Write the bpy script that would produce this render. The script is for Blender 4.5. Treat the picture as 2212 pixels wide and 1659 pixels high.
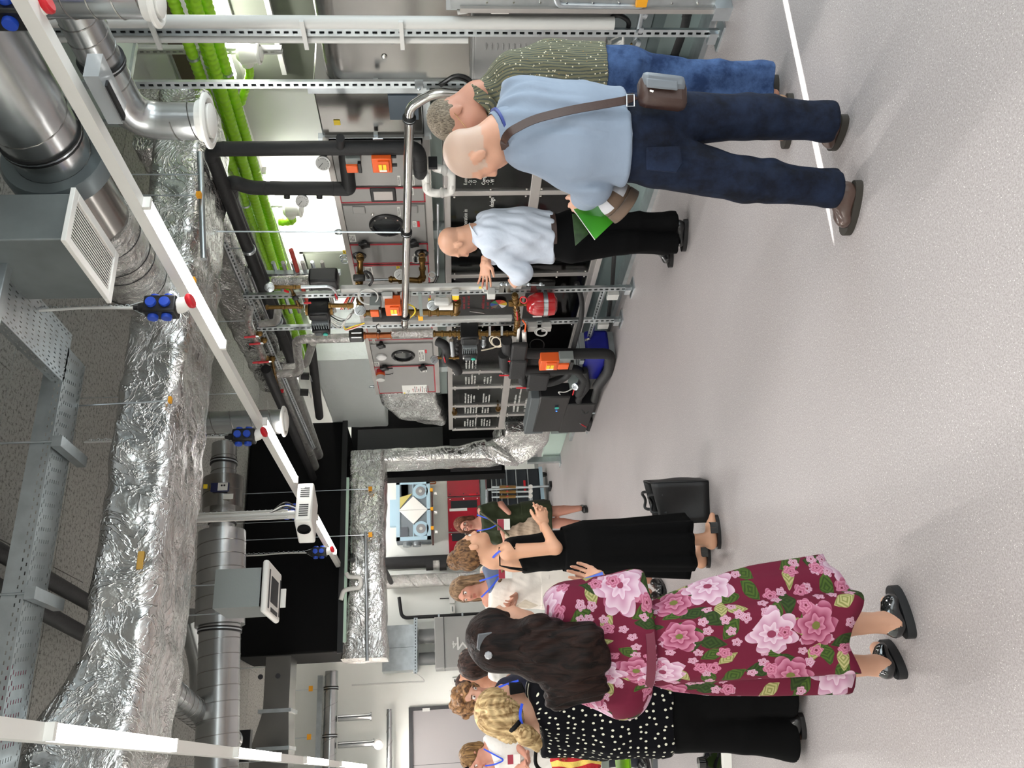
import bpy, math, random
import numpy as np
from mathutils import Vector, Matrix, Quaternion
random.seed(5); np.random.seed(5)
for o in list(bpy.data.objects): bpy.data.objects.remove(o)
SC = bpy.context.scene
COL = SC.collection
V = Vector
# ---------------------------------------------------------------- camera
# The photograph was taken with the phone on its side: the camera is rolled by 90 degrees.
PC = (1106.0, 829.5); FL = 1817.21; HC = 1.7
_X = np.array([840-PC[0], -(-3100-PC[1]), -FL]); _X /= np.linalg.norm(_X)
_Y = np.array([986-PC[0], -(1678-PC[1]), -FL]); _Y /= np.linalg.norm(_Y)
_Z = np.cross(_X, _Y)
RM = np.array([_X, _Y, _Z])
cd = bpy.data.cameras.new('camera'); cam = bpy.data.objects.new('camera', cd); COL.objects.link(cam)
cd.sensor_fit = 'HORIZONTAL'; cd.sensor_width = 36.0; cd.lens = FL/2212*36.0
cd.clip_start = 0.05; cd.clip_end = 200
cam.matrix_world = Matrix.Translation((0, 0, HC)) @ Matrix(RM.tolist()).to_4x4()
SC.camera = cam
HF = np.array([0.4205, 0.9073])            # level direction the camera looks in
def ray(x, y): return RM @ np.array([x-PC[0], -(y-PC[1]), -FL])
def W(x, y, X=None, Y=None, Z=None, S=None):
    """world point seen at a pixel of the photograph, on the plane X=, Y=, Z= or at level distance S="""
    r = ray(x, y)
    if X is not None: t = X/r[0]
    elif Y is not None: t = Y/r[1]
    elif Z is not None: t = (Z-HC)/r[2]
    else: t = S/(HF[0]*r[0]+HF[1]*r[1])
    return V((r[0]*t, r[1]*t, HC+r[2]*t))
def VD(r, f, u): return V((.9073*r+.4205*f, -.4205*r+.9073*f, u)).normalized()   # right, away, up as one looks at the room
def dep(p): return HF[0]*p[0]+HF[1]*p[1]
def PXR(p, px): return px*dep(p)/FL
# ---------------------------------------------------------------- world, sun, daylight, exposure
SC.view_settings.view_transform = 'Standard'; SC.view_settings.look = 'None'
SC.view_settings.gamma = 1.0; SC.view_settings.use_curve_mapping = False
SC.view_settings.exposure = 1.15
wd = bpy.data.worlds.new('world'); SC.world = wd; wd.use_nodes = True
nt = wd.node_tree
sky = nt.nodes.new('ShaderNodeTexSky'); sky.sky_type = 'HOSEK_WILKIE'; sky.turbidity = 3.0
sky.sun_direction = V((0.81, -0.07, 0.58)).normalized()
bg = nt.nodes['Background']; bg.inputs['Strength'].default_value = 1.0
nt.links.new(sky.outputs[0], bg.inputs[0])
sl = bpy.data.lights.new('sun', 'SUN'); sl.energy = 22; sl.angle = 0.004; sl.color = (1, .97, .93)
so = bpy.data.objects.new('sun', sl); COL.objects.link(so)
so.rotation_euler = V((-0.815, 0.073, -0.575)).to_track_quat('-Z', 'Y').to_euler()
def area(name, loc, direction, sx, sy, power, color):
    l = bpy.data.lights.new(name, 'AREA'); l.shape = 'RECTANGLE'; l.size = sx; l.size_y = sy; l.energy = power; l.color = color
    o = bpy.data.objects.new(name, l); COL.objects.link(o); o.location = loc
    o.rotation_euler = V(direction).to_track_quat('-Z', 'Z').to_euler()
    return o
# daylight through the glazed facade beside and behind the photographer
area('daylight_facade_near', (5.3, 0.6, 1.75), (-1, .1, -.15), 2.4, 2.6, 62, (.80, .93, 1))
area('daylight_facade_rear', (2.2, -3.2, 2.0), (0.0, 1, -.1), 5.5, 2.6, 62, (.86, .95, 1))

# ---------------------------------------------------------------- helpers
def link(o): COL.objects.link(o); return o
class MB:
    """collects vertices and faces; build() links them as one mesh object"""
    def __init__(s): s.v = []; s.f = []
    def add(s, vs, fs):
        n = len(s.v); s.v += [tuple(p) for p in vs]; s.f += [tuple(i+n for i in f) for f in fs]; return s
    def box(s, c, size, ax=None):
        c = V(c); hx, hy, hz = [k/2 for k in size]
        if ax is None: ax = (V((1,0,0)), V((0,1,0)), V((0,0,1)))
        vs = [c+ax[0]*(hx*i)+ax[1]*(hy*j)+ax[2]*(hz*k) for k in (-1,1) for j in (-1,1) for i in (-1,1)]
        return s.add(vs, [(0,2,3,1),(4,5,7,6),(0,1,5,4),(2,6,7,3),(0,4,6,2),(1,3,7,5)])
    def b2(s, a, b):
        a = V(a); b = V(b); return s.box((a+b)/2, [abs(b[i]-a[i]) for i in range(3)])
    def bar(s, a, b, w, h, up=(0,0,1)):
        a = V(a); b = V(b); d = (b-a); L = d.length; d.normalize(); u = V(up)
        if abs(d.dot(u)) > .98: u = V((1,0,0))
        r = d.cross(u).normalized(); u = r.cross(d)
        return s.box((a+b)/2, (L, w, h), (d, r, u))
    def tube(s, pts, r, seg=12, caps=True, closed=False):
        pts = [V(p) for p in pts]; n = len(pts)
        rr = r if isinstance(r, (list, tuple)) else [r]*n
        ts = []
        for i in range(n):
            if closed: t = (pts[(i+1) % n]-pts[i-1])
            else: t = pts[min(i+1, n-1)]-pts[max(i-1, 0)]
            ts.append(t.normalized() if t.length > 1e-9 else (ts[-1] if ts else V((0,0,1))))
        u = ts[0].orthogonal().normalized(); vs = []; fs = []
        for i in range(n):
            if i: u = (u-ts[i]*u.dot(ts[i])); u = u.normalized() if u.length > 1e-6 else ts[i].orthogonal().normalized()
            w = ts[i].cross(u)
            for k in range(seg):
                a = 2*math.pi*k/seg; vs.append(pts[i]+(u*math.cos(a)+w*math.sin(a))*rr[i])
        for i in range(n if closed else n-1):
            j = (i+1) % n
            for k in range(seg):
                k2 = (k+1) % seg; fs.append((i*seg+k, i*seg+k2, j*seg+k2, j*seg+k))
        if caps and not closed:
            fs.append(tuple(range(seg))[::-1]); fs.append(tuple((n-1)*seg+k for k in range(seg)))
        return s.add(vs, fs)
    def cyl(s, a, b, r, seg=16, r2=None): return s.tube([a, b], [r, r if r2 is None else r2], seg)
    def lathe(s, o, axis, prof, seg=24):
        o = V(o); d = V(axis).normalized(); u = d.orthogonal().normalized(); w = d.cross(u); vs = []; fs = []
        for (h, r) in prof:
            for k in range(seg):
                a = 2*math.pi*k/seg; vs.append(o+d*h+(u*math.cos(a)+w*math.sin(a))*max(r, 1e-5))
        for i in range(len(prof)-1):
            for k in range(seg):
                k2 = (k+1) % seg; fs.append((i*seg+k, i*seg+k2, (i+1)*seg+k2, (i+1)*seg+k))
        fs.append(tuple(range(seg))[::-1]); fs.append(tuple((len(prof)-1)*seg+k for k in range(seg)))
        return s.add(vs, fs)
    def prism(s, poly, d):
        d = V(d); n = len(poly); a = [V(p) for p in poly]
        fs = [tuple(range(n))[::-1], tuple(range(n, 2*n))]+[(i, (i+1) % n, n+(i+1) % n, n+i) for i in range(n)]
        return s.add(a+[p+d for p in a], fs)
    def ring(s, c, axis, R, r, seg=24, seg2=8):
        c = V(c); d = V(axis).normalized(); u = d.orthogonal().normalized(); w = d.cross(u)
        return s.tube([c+(u*math.cos(2*math.pi*k/seg)+w*math.sin(2*math.pi*k/seg))*R for k in range(seg)], r, seg2, closed=True)
    def ball(s, c, r, seg=12, sc=(1,1,1), ax=None):
        c = V(c); vs = []; fs = []; m = seg//2
        if ax is None: ax = (V((1,0,0)), V((0,1,0)), V((0,0,1)))
        for i in range(m+1):
            t = math.pi*i/m
            for k in range(seg):
                a = 2*math.pi*k/seg
                vs.append(c+ax[0]*(r*sc[0]*math.sin(t)*math.cos(a))+ax[1]*(r*sc[1]*math.sin(t)*math.sin(a))+ax[2]*(r*sc[2]*math.cos(t)))
        for i in range(m):
            for k in range(seg):
                k2 = (k+1) % seg; fs.append((i*seg+k, (i+1)*seg+k, (i+1)*seg+k2, i*seg+k2))
        return s.add(vs, fs)
    def build(s, name, mat, parent=None, label=None, cat=None, group=None, kind=None, smooth=True, bevel=0, uv=None):
        me = bpy.data.meshes.new(name); me.from_pydata(s.v, [], s.f); me.update()
        return place(name, me, mat, parent, label, cat, group, kind, smooth, bevel)
def tag(o, label=None, cat=None, group=None, kind=None):
    if label: o['label'] = label
    if cat: o['category'] = cat
    if group: o['group'] = group
    if kind: o['kind'] = kind
    return o
def place(name, me, mat, parent=None, label=None, cat=None, group=None, kind=None, smooth=True, bevel=0):
    o = bpy.data.objects.new(name, me)
    if mat: me.materials.append(mat)
    if smooth:
        me.shade_smooth()
        try: me.set_sharp_from_angle(angle=math.radians(38))
        except Exception: pass
    if parent is not None:
        o.parent = parent
        if parent.type == 'EMPTY': o.matrix_parent_inverse = Matrix.Translation(-parent.location)
        else: o.matrix_parent_inverse = Matrix.Translation(-parent.location) if parent.parent is None else Matrix.Identity(4)
    else:
        co = np.empty(len(me.vertices)*3); me.vertices.foreach_get('co', co); co = co.reshape(-1, 3)
        b = V(((co[:,0].min()+co[:,0].max())/2, (co[:,1].min()+co[:,1].max())/2, co[:,2].min()))
        me.transform(Matrix.Translation(-b)); o.location = b
    if bevel:
        m = o.modifiers.new('bevel', 'BEVEL'); m.width = bevel; m.segments = 2; m.limit_method = 'ANGLE'
    tag(o, label, cat, group, kind)
    return link(o)
def thing(name, loc, label, cat, group=None):
    o = bpy.data.objects.new(name, None); o.location = V(loc); o.empty_display_size = .1
    tag(o, label, cat, group); return link(o)
def fillet(pts, r, n=6):
    """path with its corners rounded"""
    pts = [V(p) for p in pts]; out = [pts[0]]
    for i in range(1, len(pts)-1):
        a, b, c = pts[i-1], pts[i], pts[i+1]
        d1 = (a-b); d2 = (c-b); rr = min(r, d1.length*.48, d2.length*.48)
        p = b+d1.normalized()*rr; q = b+d2.normalized()*rr
        for k in range(n+1):
            t = k/n; out.append(p*(1-t)**2+b*(2*t*(1-t))+q*t*t)
    out.append(pts[-1]); return out
# ---------------------------------------------------------------- materials
MATS = {}
def srgb(c):
    f = lambda v: v/12.92 if v <= .04045 else ((v+.055)/1.055)**2.4
    return tuple(f(v/255) for v in c)+(1,)
def mat(name, col, rough=.5, metal=0, bump=0, bscale=30, var=0, vscale=4, emit=0, spec=None, trans=0, alpha=1, coat=0, sheen=0, sss=0):
    if name in MATS: return MATS[name]
    m = bpy.data.materials.new(name); m.use_nodes = True; nt = m.node_tree; b = nt.nodes['Principled BSDF']
    c = srgb(col) if max(col) > 1.001 else tuple(col)+(1,)
    b.inputs['Base Color'].default_value = c; b.inputs['Roughness'].default_value = rough; b.inputs['Metallic'].default_value = metal
    if spec is not None: b.inputs['Specular IOR Level'].default_value = spec
    if trans: b.inputs['Transmission Weight'].default_value = trans
    if alpha < 1: b.inputs['Alpha'].default_value = alpha
    if coat: b.inputs['Coat Weight'].default_value = coat
    if sheen: b.inputs['Sheen Weight'].default_value = sheen; b.inputs['Sheen Roughness'].default_value = .5
    if sss: b.inputs['Subsurface Weight'].default_value = sss; b.inputs['Subsurface Radius'].default_value = (.01, .004, .002)
    if emit: b.inputs['Emission Color'].default_value = c; b.inputs['Emission Strength'].default_value = emit
    tc = nt.nodes.new('ShaderNodeTexCoord')
    if var:
        n = nt.nodes.new('ShaderNodeTexNoise'); n.inputs['Scale'].default_value = vscale; n.inputs['Detail'].default_value = 6
        nt.links.new(tc.outputs['Object'], n.inputs['Vector'])
        mx = nt.nodes.new('ShaderNodeMix'); mx.data_type = 'RGBA'; mx.blend_type = 'MULTIPLY'; mx.inputs[0].default_value = 1
        mr = nt.nodes.new('ShaderNodeMapRange'); mr.inputs[1].default_value = .3; mr.inputs[2].default_value = .7
        mr.inputs[3].default_value = 1-var; mr.inputs[4].default_value = 1+var*.4
        nt.links.new(n.outputs['Fac'], mr.inputs[0]); mx.inputs[6].default_value = c
        cb = nt.nodes.new('ShaderNodeCombineColor')
        for k in range(3): nt.links.new(mr.outputs[0], cb.inputs[k])
        nt.links.new(cb.outputs[0], mx.inputs[7]); nt.links.new(mx.outputs[2], b.inputs['Base Color'])
    if bump:
        n2 = nt.nodes.new('ShaderNodeTexNoise'); n2.inputs['Scale'].default_value = bscale; n2.inputs['Detail'].default_value = 4
        nt.links.new(tc.outputs['Object'], n2.inputs['Vector'])
        bp = nt.nodes.new('ShaderNodeBump'); bp.inputs['Strength'].default_value = bump; bp.inputs['Distance'].default_value = .01
        nt.links.new(n2.outputs['Fac'], bp.inputs['Height']); nt.links.new(bp.outputs[0], b.inputs['Normal'])
    MATS[name] = m; return m
def nodes(m): return m.node_tree, m.node_tree.nodes['Principled BSDF']
def foil_mat(name, col, sc, st, rough=.22):
    m = mat(name, col, rough, 1.0); nt, b = nodes(m)
    tc = nt.nodes.new('ShaderNodeTexCoord')
    n1 = nt.nodes.new('ShaderNodeTexNoise'); n1.inputs['Scale'].default_value = sc; n1.inputs['Detail'].default_value = 5; n1.inputs['Distortion'].default_value = 1.2
    vo = nt.nodes.new('ShaderNodeTexVoronoi'); vo.inputs['Scale'].default_value = sc*2.2; vo.feature = 'DISTANCE_TO_EDGE'
    mp = nt.nodes.new('ShaderNodeVectorMath'); mp.operation = 'ADD'
    nt.links.new(tc.outputs['Object'], n1.inputs['Vector']); nt.links.new(tc.outputs['Object'], mp.inputs[0]); nt.links.new(n1.outputs['Color'], mp.inputs[1]); nt.links.new(mp.outputs[0], vo.inputs['Vector'])
    cr = nt.nodes.new('ShaderNodeMapRange'); cr.interpolation_type = 'SMOOTHSTEP'; cr.inputs[1].default_value = 0; cr.inputs[2].default_value = .10; cr.inputs[3].default_value = 1; cr.inputs[4].default_value = 0
    nt.links.new(vo.outputs['Distance'], cr.inputs[0]); n3 = nt.nodes.new('ShaderNodeTexNoise'); n3.inputs['Scale'].default_value = sc*9; n3.inputs['Detail'].default_value = 3; nt.links.new(tc.outputs['Object'], n3.inputs['Vector'])
    m0 = nt.nodes.new('ShaderNodeMath'); m0.operation = 'MULTIPLY_ADD'; m0.inputs[1].default_value = .14; nt.links.new(n3.outputs['Fac'], m0.inputs[0]); nt.links.new(n1.outputs['Fac'], m0.inputs[2])
    mt = nt.nodes.new('ShaderNodeMath'); mt.operation = 'MULTIPLY_ADD'; mt.inputs[1].default_value = .16
    nt.links.new(cr.outputs[0], mt.inputs[0]); nt.links.new(m0.outputs[0], mt.inputs[2])
    bp = nt.nodes.new('ShaderNodeBump'); bp.inputs['Strength'].default_value = st; bp.inputs['Distance'].default_value = .03
    nt.links.new(mt.outputs[0], bp.inputs['Height']); nt.links.new(bp.outputs[0], b.inputs['Normal'])
    return m
galv = mat('galvanised_steel', (188,194,196), .34, .9, .08, 25, .18, 9)
zinc = mat('bright_zinc', (205,212,216), .28, .95, .05, 40, .1, 12)
steel = mat('sheet_steel', (150,148,144), .24, .95, .04, 3, .16, 2.5)
spir = mat('spiral_duct_steel', (186,188,188), .27, .95, .05, 8, .14, 3)
alum = mat('aluminium_profile', (178,174,170), .42, .7, .03, 30, .05, 5)
foil = foil_mat('crumpled_foil', (214,214,212), 3.2, .85, .24)
foil2 = foil_mat('pipe_foil', (214,212,208), 12, 1.0, .2)
blackins = mat('black_rubber_insulation', (20,20,21), .62, 0, .15, 60, .2, 10)
blackpl = mat('black_plastic', (14,14,15), .38, 0, .05, 80)
darkgrey = mat('dark_grey_plastic', (52,55,57), .45)
greyfin = mat('grey_cast_aluminium', (150,156,158), .45, .4)
lgrey = mat('light_grey_paint', (196,196,192), .45, 0, .03, 60)
mgrey = mat('grey_panel_paint', (150,149,146), .42, .25, .02, 60, .05, 2)
cabgrey = mat('cabinet_grey_paint', (140,140,138), .45, .1, .03, 120, .05, 2)
white = mat('white_plastic', (236,234,228), .4)
whitepaint = mat('white_wall_paint', (226,228,222), .75, 0, .06, 90, .04, 1.2)
led = mat('led_diffuser', (1., .955, .92), .5, emit=9)
green = mat('green_corrugated_plastic', (152,208,36), .45)
brass = mat('brass', (120,92,50), .33, .9, .1, 60, .25, 20)
copper = mat('copper', (150,86,52), .32, .95, .1, 60, .25, 14)
orange = mat('orange_plastic', (222,92,30), .45)
redpl = mat('red_plastic', (200,24,38), .4)
redenamel = mat('red_enamel', (165,20,26), .22, 0, coat=.6)
redseal = mat('red_seal', (168,48,58), .5)
maroon = mat('maroon_panel', (160,26,44), .3, .0, coat=.4)
yellow = mat('yellow_sticker', (238,206,40), .5)
amber = mat('amber_cap', (232,160,20), .45)
bluep = mat('blue_plastic', (28,70,180), .45)
black = mat('black_matt', (5,5,6), .7, spec=.15)
rubber = mat('rubber_ring', (12,12,13), .5)
steelbolt = mat('bright_bolt', (225,222,215), .2, 1)
paper = mat('paper_label', (224,224,218), .6)
ink = mat('ink', (40,40,44), .6)
teal = mat('teal_knob', (40,160,140), .35)
def clear_mat(name, tint, gloss):
    m = bpy.data.materials.new(name); m.use_nodes = True; nt = m.node_tree; nt.nodes.clear()
    o = nt.nodes.new('ShaderNodeOutputMaterial'); mx = nt.nodes.new('ShaderNodeMixShader'); tr = nt.nodes.new('ShaderNodeBsdfTransparent'); gl = nt.nodes.new('ShaderNodeBsdfGlossy'); fr = nt.nodes.new('ShaderNodeFresnel')
    tr.inputs[0].default_value = tint+(1,); gl.inputs['Roughness'].default_value = .05; fr.inputs[0].default_value = gloss
    nt.links.new(fr.outputs[0], mx.inputs[0]); nt.links.new(tr.outputs[0], mx.inputs[1]); nt.links.new(gl.outputs[0], mx.inputs[2]); nt.links.new(mx.outputs[0], o.inputs[0]); MATS[name] = m; return m
perspex = clear_mat('perspex', (.93,.95,.95), 1.35)
# ================================================================ the room
RX = 5.6; BY = 14.85; CZ = 4.4
fm = mat('vinyl_floor', (158,150,150), .38)
nt, b = nodes(fm); tc = nt.nodes.new('ShaderNodeTexCoord')
def vor(scale, thr, feature='F1'):
    v = nt.nodes.new('ShaderNodeTexVoronoi'); v.inputs['Scale'].default_value = scale; nt.links.new(tc.outputs['Object'], v.inputs['Vector'])
    c = nt.nodes.new('ShaderNodeMath'); c.operation = 'LESS_THAN'; c.inputs[1].default_value = thr; nt.links.new(v.outputs['Distance'], c.inputs[0])
    return v, c
def mixc(fac, a, bcol, amount=1.0):
    m = nt.nodes.new('ShaderNodeMix'); m.data_type = 'RGBA'
    if amount != 1.0:
        k = nt.nodes.new('ShaderNodeMath'); k.operation = 'MULTIPLY'; k.inputs[1].default_value = amount; nt.links.new(fac, k.inputs[0]); fac = k.outputs[0]
    nt.links.new(fac, m.inputs[0])
    if isinstance(a, tuple): m.inputs[6].default_value = a
    else: nt.links.new(a, m.inputs[6])
    m.inputs[7].default_value = bcol; return m.outputs[2]
n0 = nt.nodes.new('ShaderNodeTexNoise'); n0.inputs['Scale'].default_value = 140; n0.inputs['Detail'].default_value = 3; nt.links.new(tc.outputs['Object'], n0.inputs['Vector'])
r0 = nt.nodes.new('ShaderNodeMapRange'); r0.inputs[1].default_value = .38; r0.inputs[2].default_value = .62; nt.links.new(n0.outputs['Fac'], r0.inputs[0])
c = mixc(r0.outputs[0], srgb((142,136,134)), srgb((161,155,154)))
_, d1 = vor(210, .22); c = mixc(d1.outputs[0], c, srgb((98,92,92)), .6)
_, d2 = vor(85, .12); c = mixc(d2.outputs[0], c, srgb((225,222,216)), .9)
_, d3 = vor(60, .07); c = mixc(d3.outputs[0], c, srgb((70,66,66)), .8)
nt.links.new(c, b.inputs['Base Color'])
n5 = nt.nodes.new('ShaderNodeTexNoise'); n5.inputs['Scale'].default_value = 2.5; n5.inputs['Detail'].default_value = 6; nt.links.new(tc.outputs['Object'], n5.inputs['Vector'])
r5 = nt.nodes.new('ShaderNodeMapRange'); r5.inputs[3].default_value = .36; r5.inputs[4].default_value = .52; nt.links.new(n5.outputs['Fac'], r5.inputs[0]); nt.links.new(r5.outputs[0], b.inputs['Roughness'])
MB().b2((-4, -3.6, -.1), (RX+.3, BY+.3, 0)).build('floor', fm, kind='structure')
# back wall, left wall, wall behind the camera
MB().b2((-4, BY, 0), (RX+.3, BY+.2, CZ)).build('wall_back', whitepaint, kind='structure')
MB().b2((-4.2, -3.6, 0), (-4, BY+.2, CZ)).build('wall_left', whitepaint, kind='structure')
MB().b2((-4.2, -3.8, 0), (RX+.3, -3.6, CZ)).build('wall_front', whitepaint, kind='structure')
# right wall, in two leaves with a narrow glazed slit between them through which a sliver of sun falls
s0, s1 = 2.575, 2.635
wr = MB().b2((RX, -3.6, 0), (RX+.2, s0, CZ)).b2((RX, s1, 0), (RX+.2, BY, CZ))
wr.prism([(RX, s0, 2.45), (RX, s1, 2.80), (RX, s1, CZ), (RX, s0, CZ)], (.2, 0, 0))
wr.build('wall_right', whitepaint, kind='structure', smooth=False)
MB().b2((RX+.09, s0, 0), (RX+.1, s1, 2.8)).build('window_1', perspex, kind='structure')
# ceiling: grey slab with acoustic boards under it
cm = mat('wood_wool_board', (176,172,164), .9); nt, b = nodes(cm); tc = nt.nodes.new('ShaderNodeTexCoord')
n0 = nt.nodes.new('ShaderNodeTexNoise'); n0.inputs['Scale'].default_value = 38; n0.inputs['Detail'].default_value = 8; n0.inputs['Roughness'].default_value = .75; nt.links.new(tc.outputs['Object'], n0.inputs['Vector'])
r0 = nt.nodes.new('ShaderNodeMapRange'); r0.inputs[1].default_value = .36; r0.inputs[2].default_value = .5; nt.links.new(n0.outputs['Fac'], r0.inputs[0])
c = mixc(r0.outputs[0], srgb((68,67,64)), srgb((152,151,146))); nt.links.new(c, b.inputs['Base Color'])
ceil = MB().b2((-4, -3.6, CZ+.03), (RX+.2, BY+.2, CZ+.2)).build('ceiling', mat('ceiling_slab', (70,68,66), .9), kind='structure')
bd = {}
for j in range(21):
    y0 = 4.42+.5*j
    for i in range(5):
        x0 = -1.9+2.0*i-(1.0 if j % 2 else 0)+.37
        x1 = min(x0+1.994, RX-.01)
        if x1 < -1 or x0 > RX: continue
        k = (round(x1-x0, 3), j == -1)
        if k not in bd:
            me = bpy.data.meshes.new('ceiling_board'); m = MB().b2((0, 0, 0), (x1-x0, .494, .03)); me.from_pydata(m.v, [], m.f); me.materials.append(cm); bd[k] = me
        o = bpy.data.objects.new('ceiling_board', bd[k]); o.location = (x0, y0, CZ+random.uniform(-.002, .002)); link(o)
        o.parent = ceil; o.matrix_parent_inverse = Matrix.Translation(-ceil.location)
MB().b2((-4, -3.6, CZ), (RX, 4.41, CZ+.03)).build('ceiling_board_near', cm, ceil)
# skirting on the back wall
MB().b2((-4, BY-.012, 0), (RX, BY, .07)).build('baseboard_back', mat('skirting_grey', (150,152,150), .5), kind='structure')
# right wall: bands of closed roller blinds between white piers, sill band
blind = mat('roller_blind', (92,96,84), .8, 0, .04, 200)
for i, (ya, yb) in enumerate(((W(600,-160,X=RX).y, W(600,184,X=RX).y), (W(690,543,X=RX).y, W(690,640,X=RX).y))):
    w = MB().b2((RX-.03, ya, .9), (RX-.005, yb, 3.32)).build('window_%d' % (i+2), blind, kind='structure')
    MB().b2((RX-.05, ya, .86), (RX-.0, yb, .9)).build('window_sill', whitepaint, w)
    MB().b2((RX-.06, ya, 3.28), (RX-.002, yb, 3.34)).build('blind_cassette', lgrey, w)
# upper wall: brown band and white ledge above the blinds
MB().b2((RX-.05, 3.0, 3.72), (RX, 7.0, 3.86)).build('trim_1', mat('brown_facade_band', (104,92,78), .7), kind='structure')
MB().b2((RX-.06, 3.0, 3.9), (RX, 12.0, 4.1)).build('trim_2', whitepaint, kind='structure')
MB().b2((RX-.08, 3.0, 2.96), (RX, 5.5, 3.0)).build('trim_3', lgrey, kind='structure')
# double door in the back wall
da, db = W(883,1529,Y=BY), W(883,1660,Y=BY); dh = da.z
d = MB().b2((-1.05, BY-.03, 0), (1.02, BY-.004, dh-.05)).build('door_1', mat('door_leaf_grey', (150,146,146), .55), kind='structure')
fr = mat('door_frame_anthracite', (48,48,50), .5)
f = MB().b2((1.02, BY-.06, 0), (da.x, BY, dh)).b2((-1.13, BY-.06, 0), (-1.05, BY, dh)).b2((-1.05, BY-.06, dh-.06), (1.02, BY, dh)).build('door_frame', fr, d)
MB().b2((.2, BY-.033, 0), (.207, BY-.029, dh-.06)).build('door_gap', fr, d)
for z in (.35, 1.6, 2.1):
    MB().b2((1.0, BY-.07, z), (1.05, BY-.03, z+.12)).build('hinge', lgrey, d)
MB().b2((.12, BY-.09, 1.02), (.27, BY-.07, 1.05)).b2((.25, BY-.09, 1.02), (.27, BY-.03, 1.05)).build('door_handle', zinc, d)

# ================================================================ light lines
def light_line(name, label, X, Z, segs, y0, y1, w=.062, power=13, facing=V((0,0,-1)), gear=(), group=None):
    t = thing(name, (X, (y0+y1)/2, Z), label, 'light line', group)
    MB().b2((X-w/2, y0, Z+.012), (X+w/2, y1, Z+.07)).build('trunking', white, t)
    for a, b in segs:
        MB().b2((X-w*.45, a, Z-.018), (X+w*.45, b, Z+.012)).build('led_diffuser', led, t)
        l = bpy.data.lights.new('tube_light', 'AREA'); l.shape = 'RECTANGLE'; l.size = w*.8; l.size_y = (b-a)*.97; l.energy = power; l.color = (.99, .975, .95); l.spread = math.radians(160)
        lo = bpy.data.objects.new('tube_light', l); COL.objects.link(lo); lo.location = (X, (a+b)/2, Z-.02); lo.parent = t; lo.matrix_parent_inverse = Matrix.Translation(-t.location)
        for e in (a, b):
            MB().b2((X-w*.5, e-.012, Z-.022), (X+w*.5, e+.012, Z+.014)).build('end_cap', white, t)
    return t
LX, LZ = 2.585, 3.1
segs = [(LX and W(a, b, Z=LZ).y, W(c, d2_, Z=LZ).y) for a, b, c, d2_ in ((316,438,481,747), (571,911,638.6,1043), (683,1120,723.4,1191))]
segs = [(-2.6, -1.1), (-.7, .8)]+segs
t = light_line('light_line', 'long white light line running away overhead past the projector, three lit tubes in view', LX, LZ, segs, -3.0, 11.0)
for y in (1.6, 5.6, 8.9):
    MB().cyl((LX, y, LZ+.07), (LX, y, CZ-.006), .003, 6).build('suspension_wire', zinc, t)
bm_ = W(215,240,Z=3.08)
# box for emergency exit sign under the first light line
t2 = thing('emergency_light', (LX+.06, 3.0, 3.02), 'clear edged emergency light box under the near end of the right light line', 'emergency light')
pa, pb = W(185,190,Z=3.05), W(240,292,Z=3.05)
MB().b2((LX-.02, pa.y, 3.01), (LX+.10, pb.y, 3.07)).build('housing', mat('clear_housing', (190,194,196), .15, 0, alpha=.55), t2)
MB().b2((LX-.01, pa.y+.06, 3.0), (LX+.02, pb.y-.01, 3.03)).build('dark_insert', blackpl, t2)
RBX = .228
sB = [(W(a, b, Z=3.1).y, W(c, d2_, Z=3.1).y) for a, b, c, d2_ in ((104,1590,373.5,1618), (508,1630,602,1637), (658,1644,706,1650), (735,1654,780,1660))]
sB = [(-2.4, -.95), (.5, 1.95)]+sB+[(11.3, 12.75), (13.0, 14.45)]
t = light_line('light_line', 'white light line along the left edge of the view with glowing tubes', RBX, 3.1, sB, -3.0, 14.6)
for y in (3.0, 5.6, 8.2):
    MB().cyl((RBX, y, 3.17), (RBX, y, CZ-.006), .003, 6).build('suspension_wire', zinc, t)
X3 = 5.4; z3 = 3.37
t = light_line('light_line', 'light line along the facade beneath the green corrugated tubes', X3, z3, [(3.2, 5.40), (6.6, 8.47), (9.6, 11.3)], 2.6, 11.5, w=.07)
MB().b2((X3-.06, 2.6, z3+.02), (X3-.03, 11.5, z3+.16)).build('trunking_side', lgrey, t)
# two more rows of the same luminaires left of the view
for x in (-1.9, -3.4):
    light_line('light_line', ('light line over the tables left of the door' if x > -2 else 'light line close to the left wall'), x, 3.1, [(-2.4,-.9), (.5,2.), (3.4,4.9), (6.3,7.8), (9.2,10.7),(12.4,13.9)], -3, 14.2)
for x, lb_ in ((3.3, 'light line in the far bay behind the black plenum, left one of two'), (4.6, 'light line in the far bay before the maroon panels, right one of two')):
    light_line('light_line', lb_, x, 3.7, [(12.2, 13.3), (13.4, 14.5)], 12.1, 14.6, power=7)
    MB().cyl((x, 13.3, 3.77), (x, 13.3, CZ-.006), .003, 6).build('suspension_wire', zinc, bpy.data.objects[[o.name for o in COL.objects if o.name.startswith('light_line')][-1]])
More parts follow.
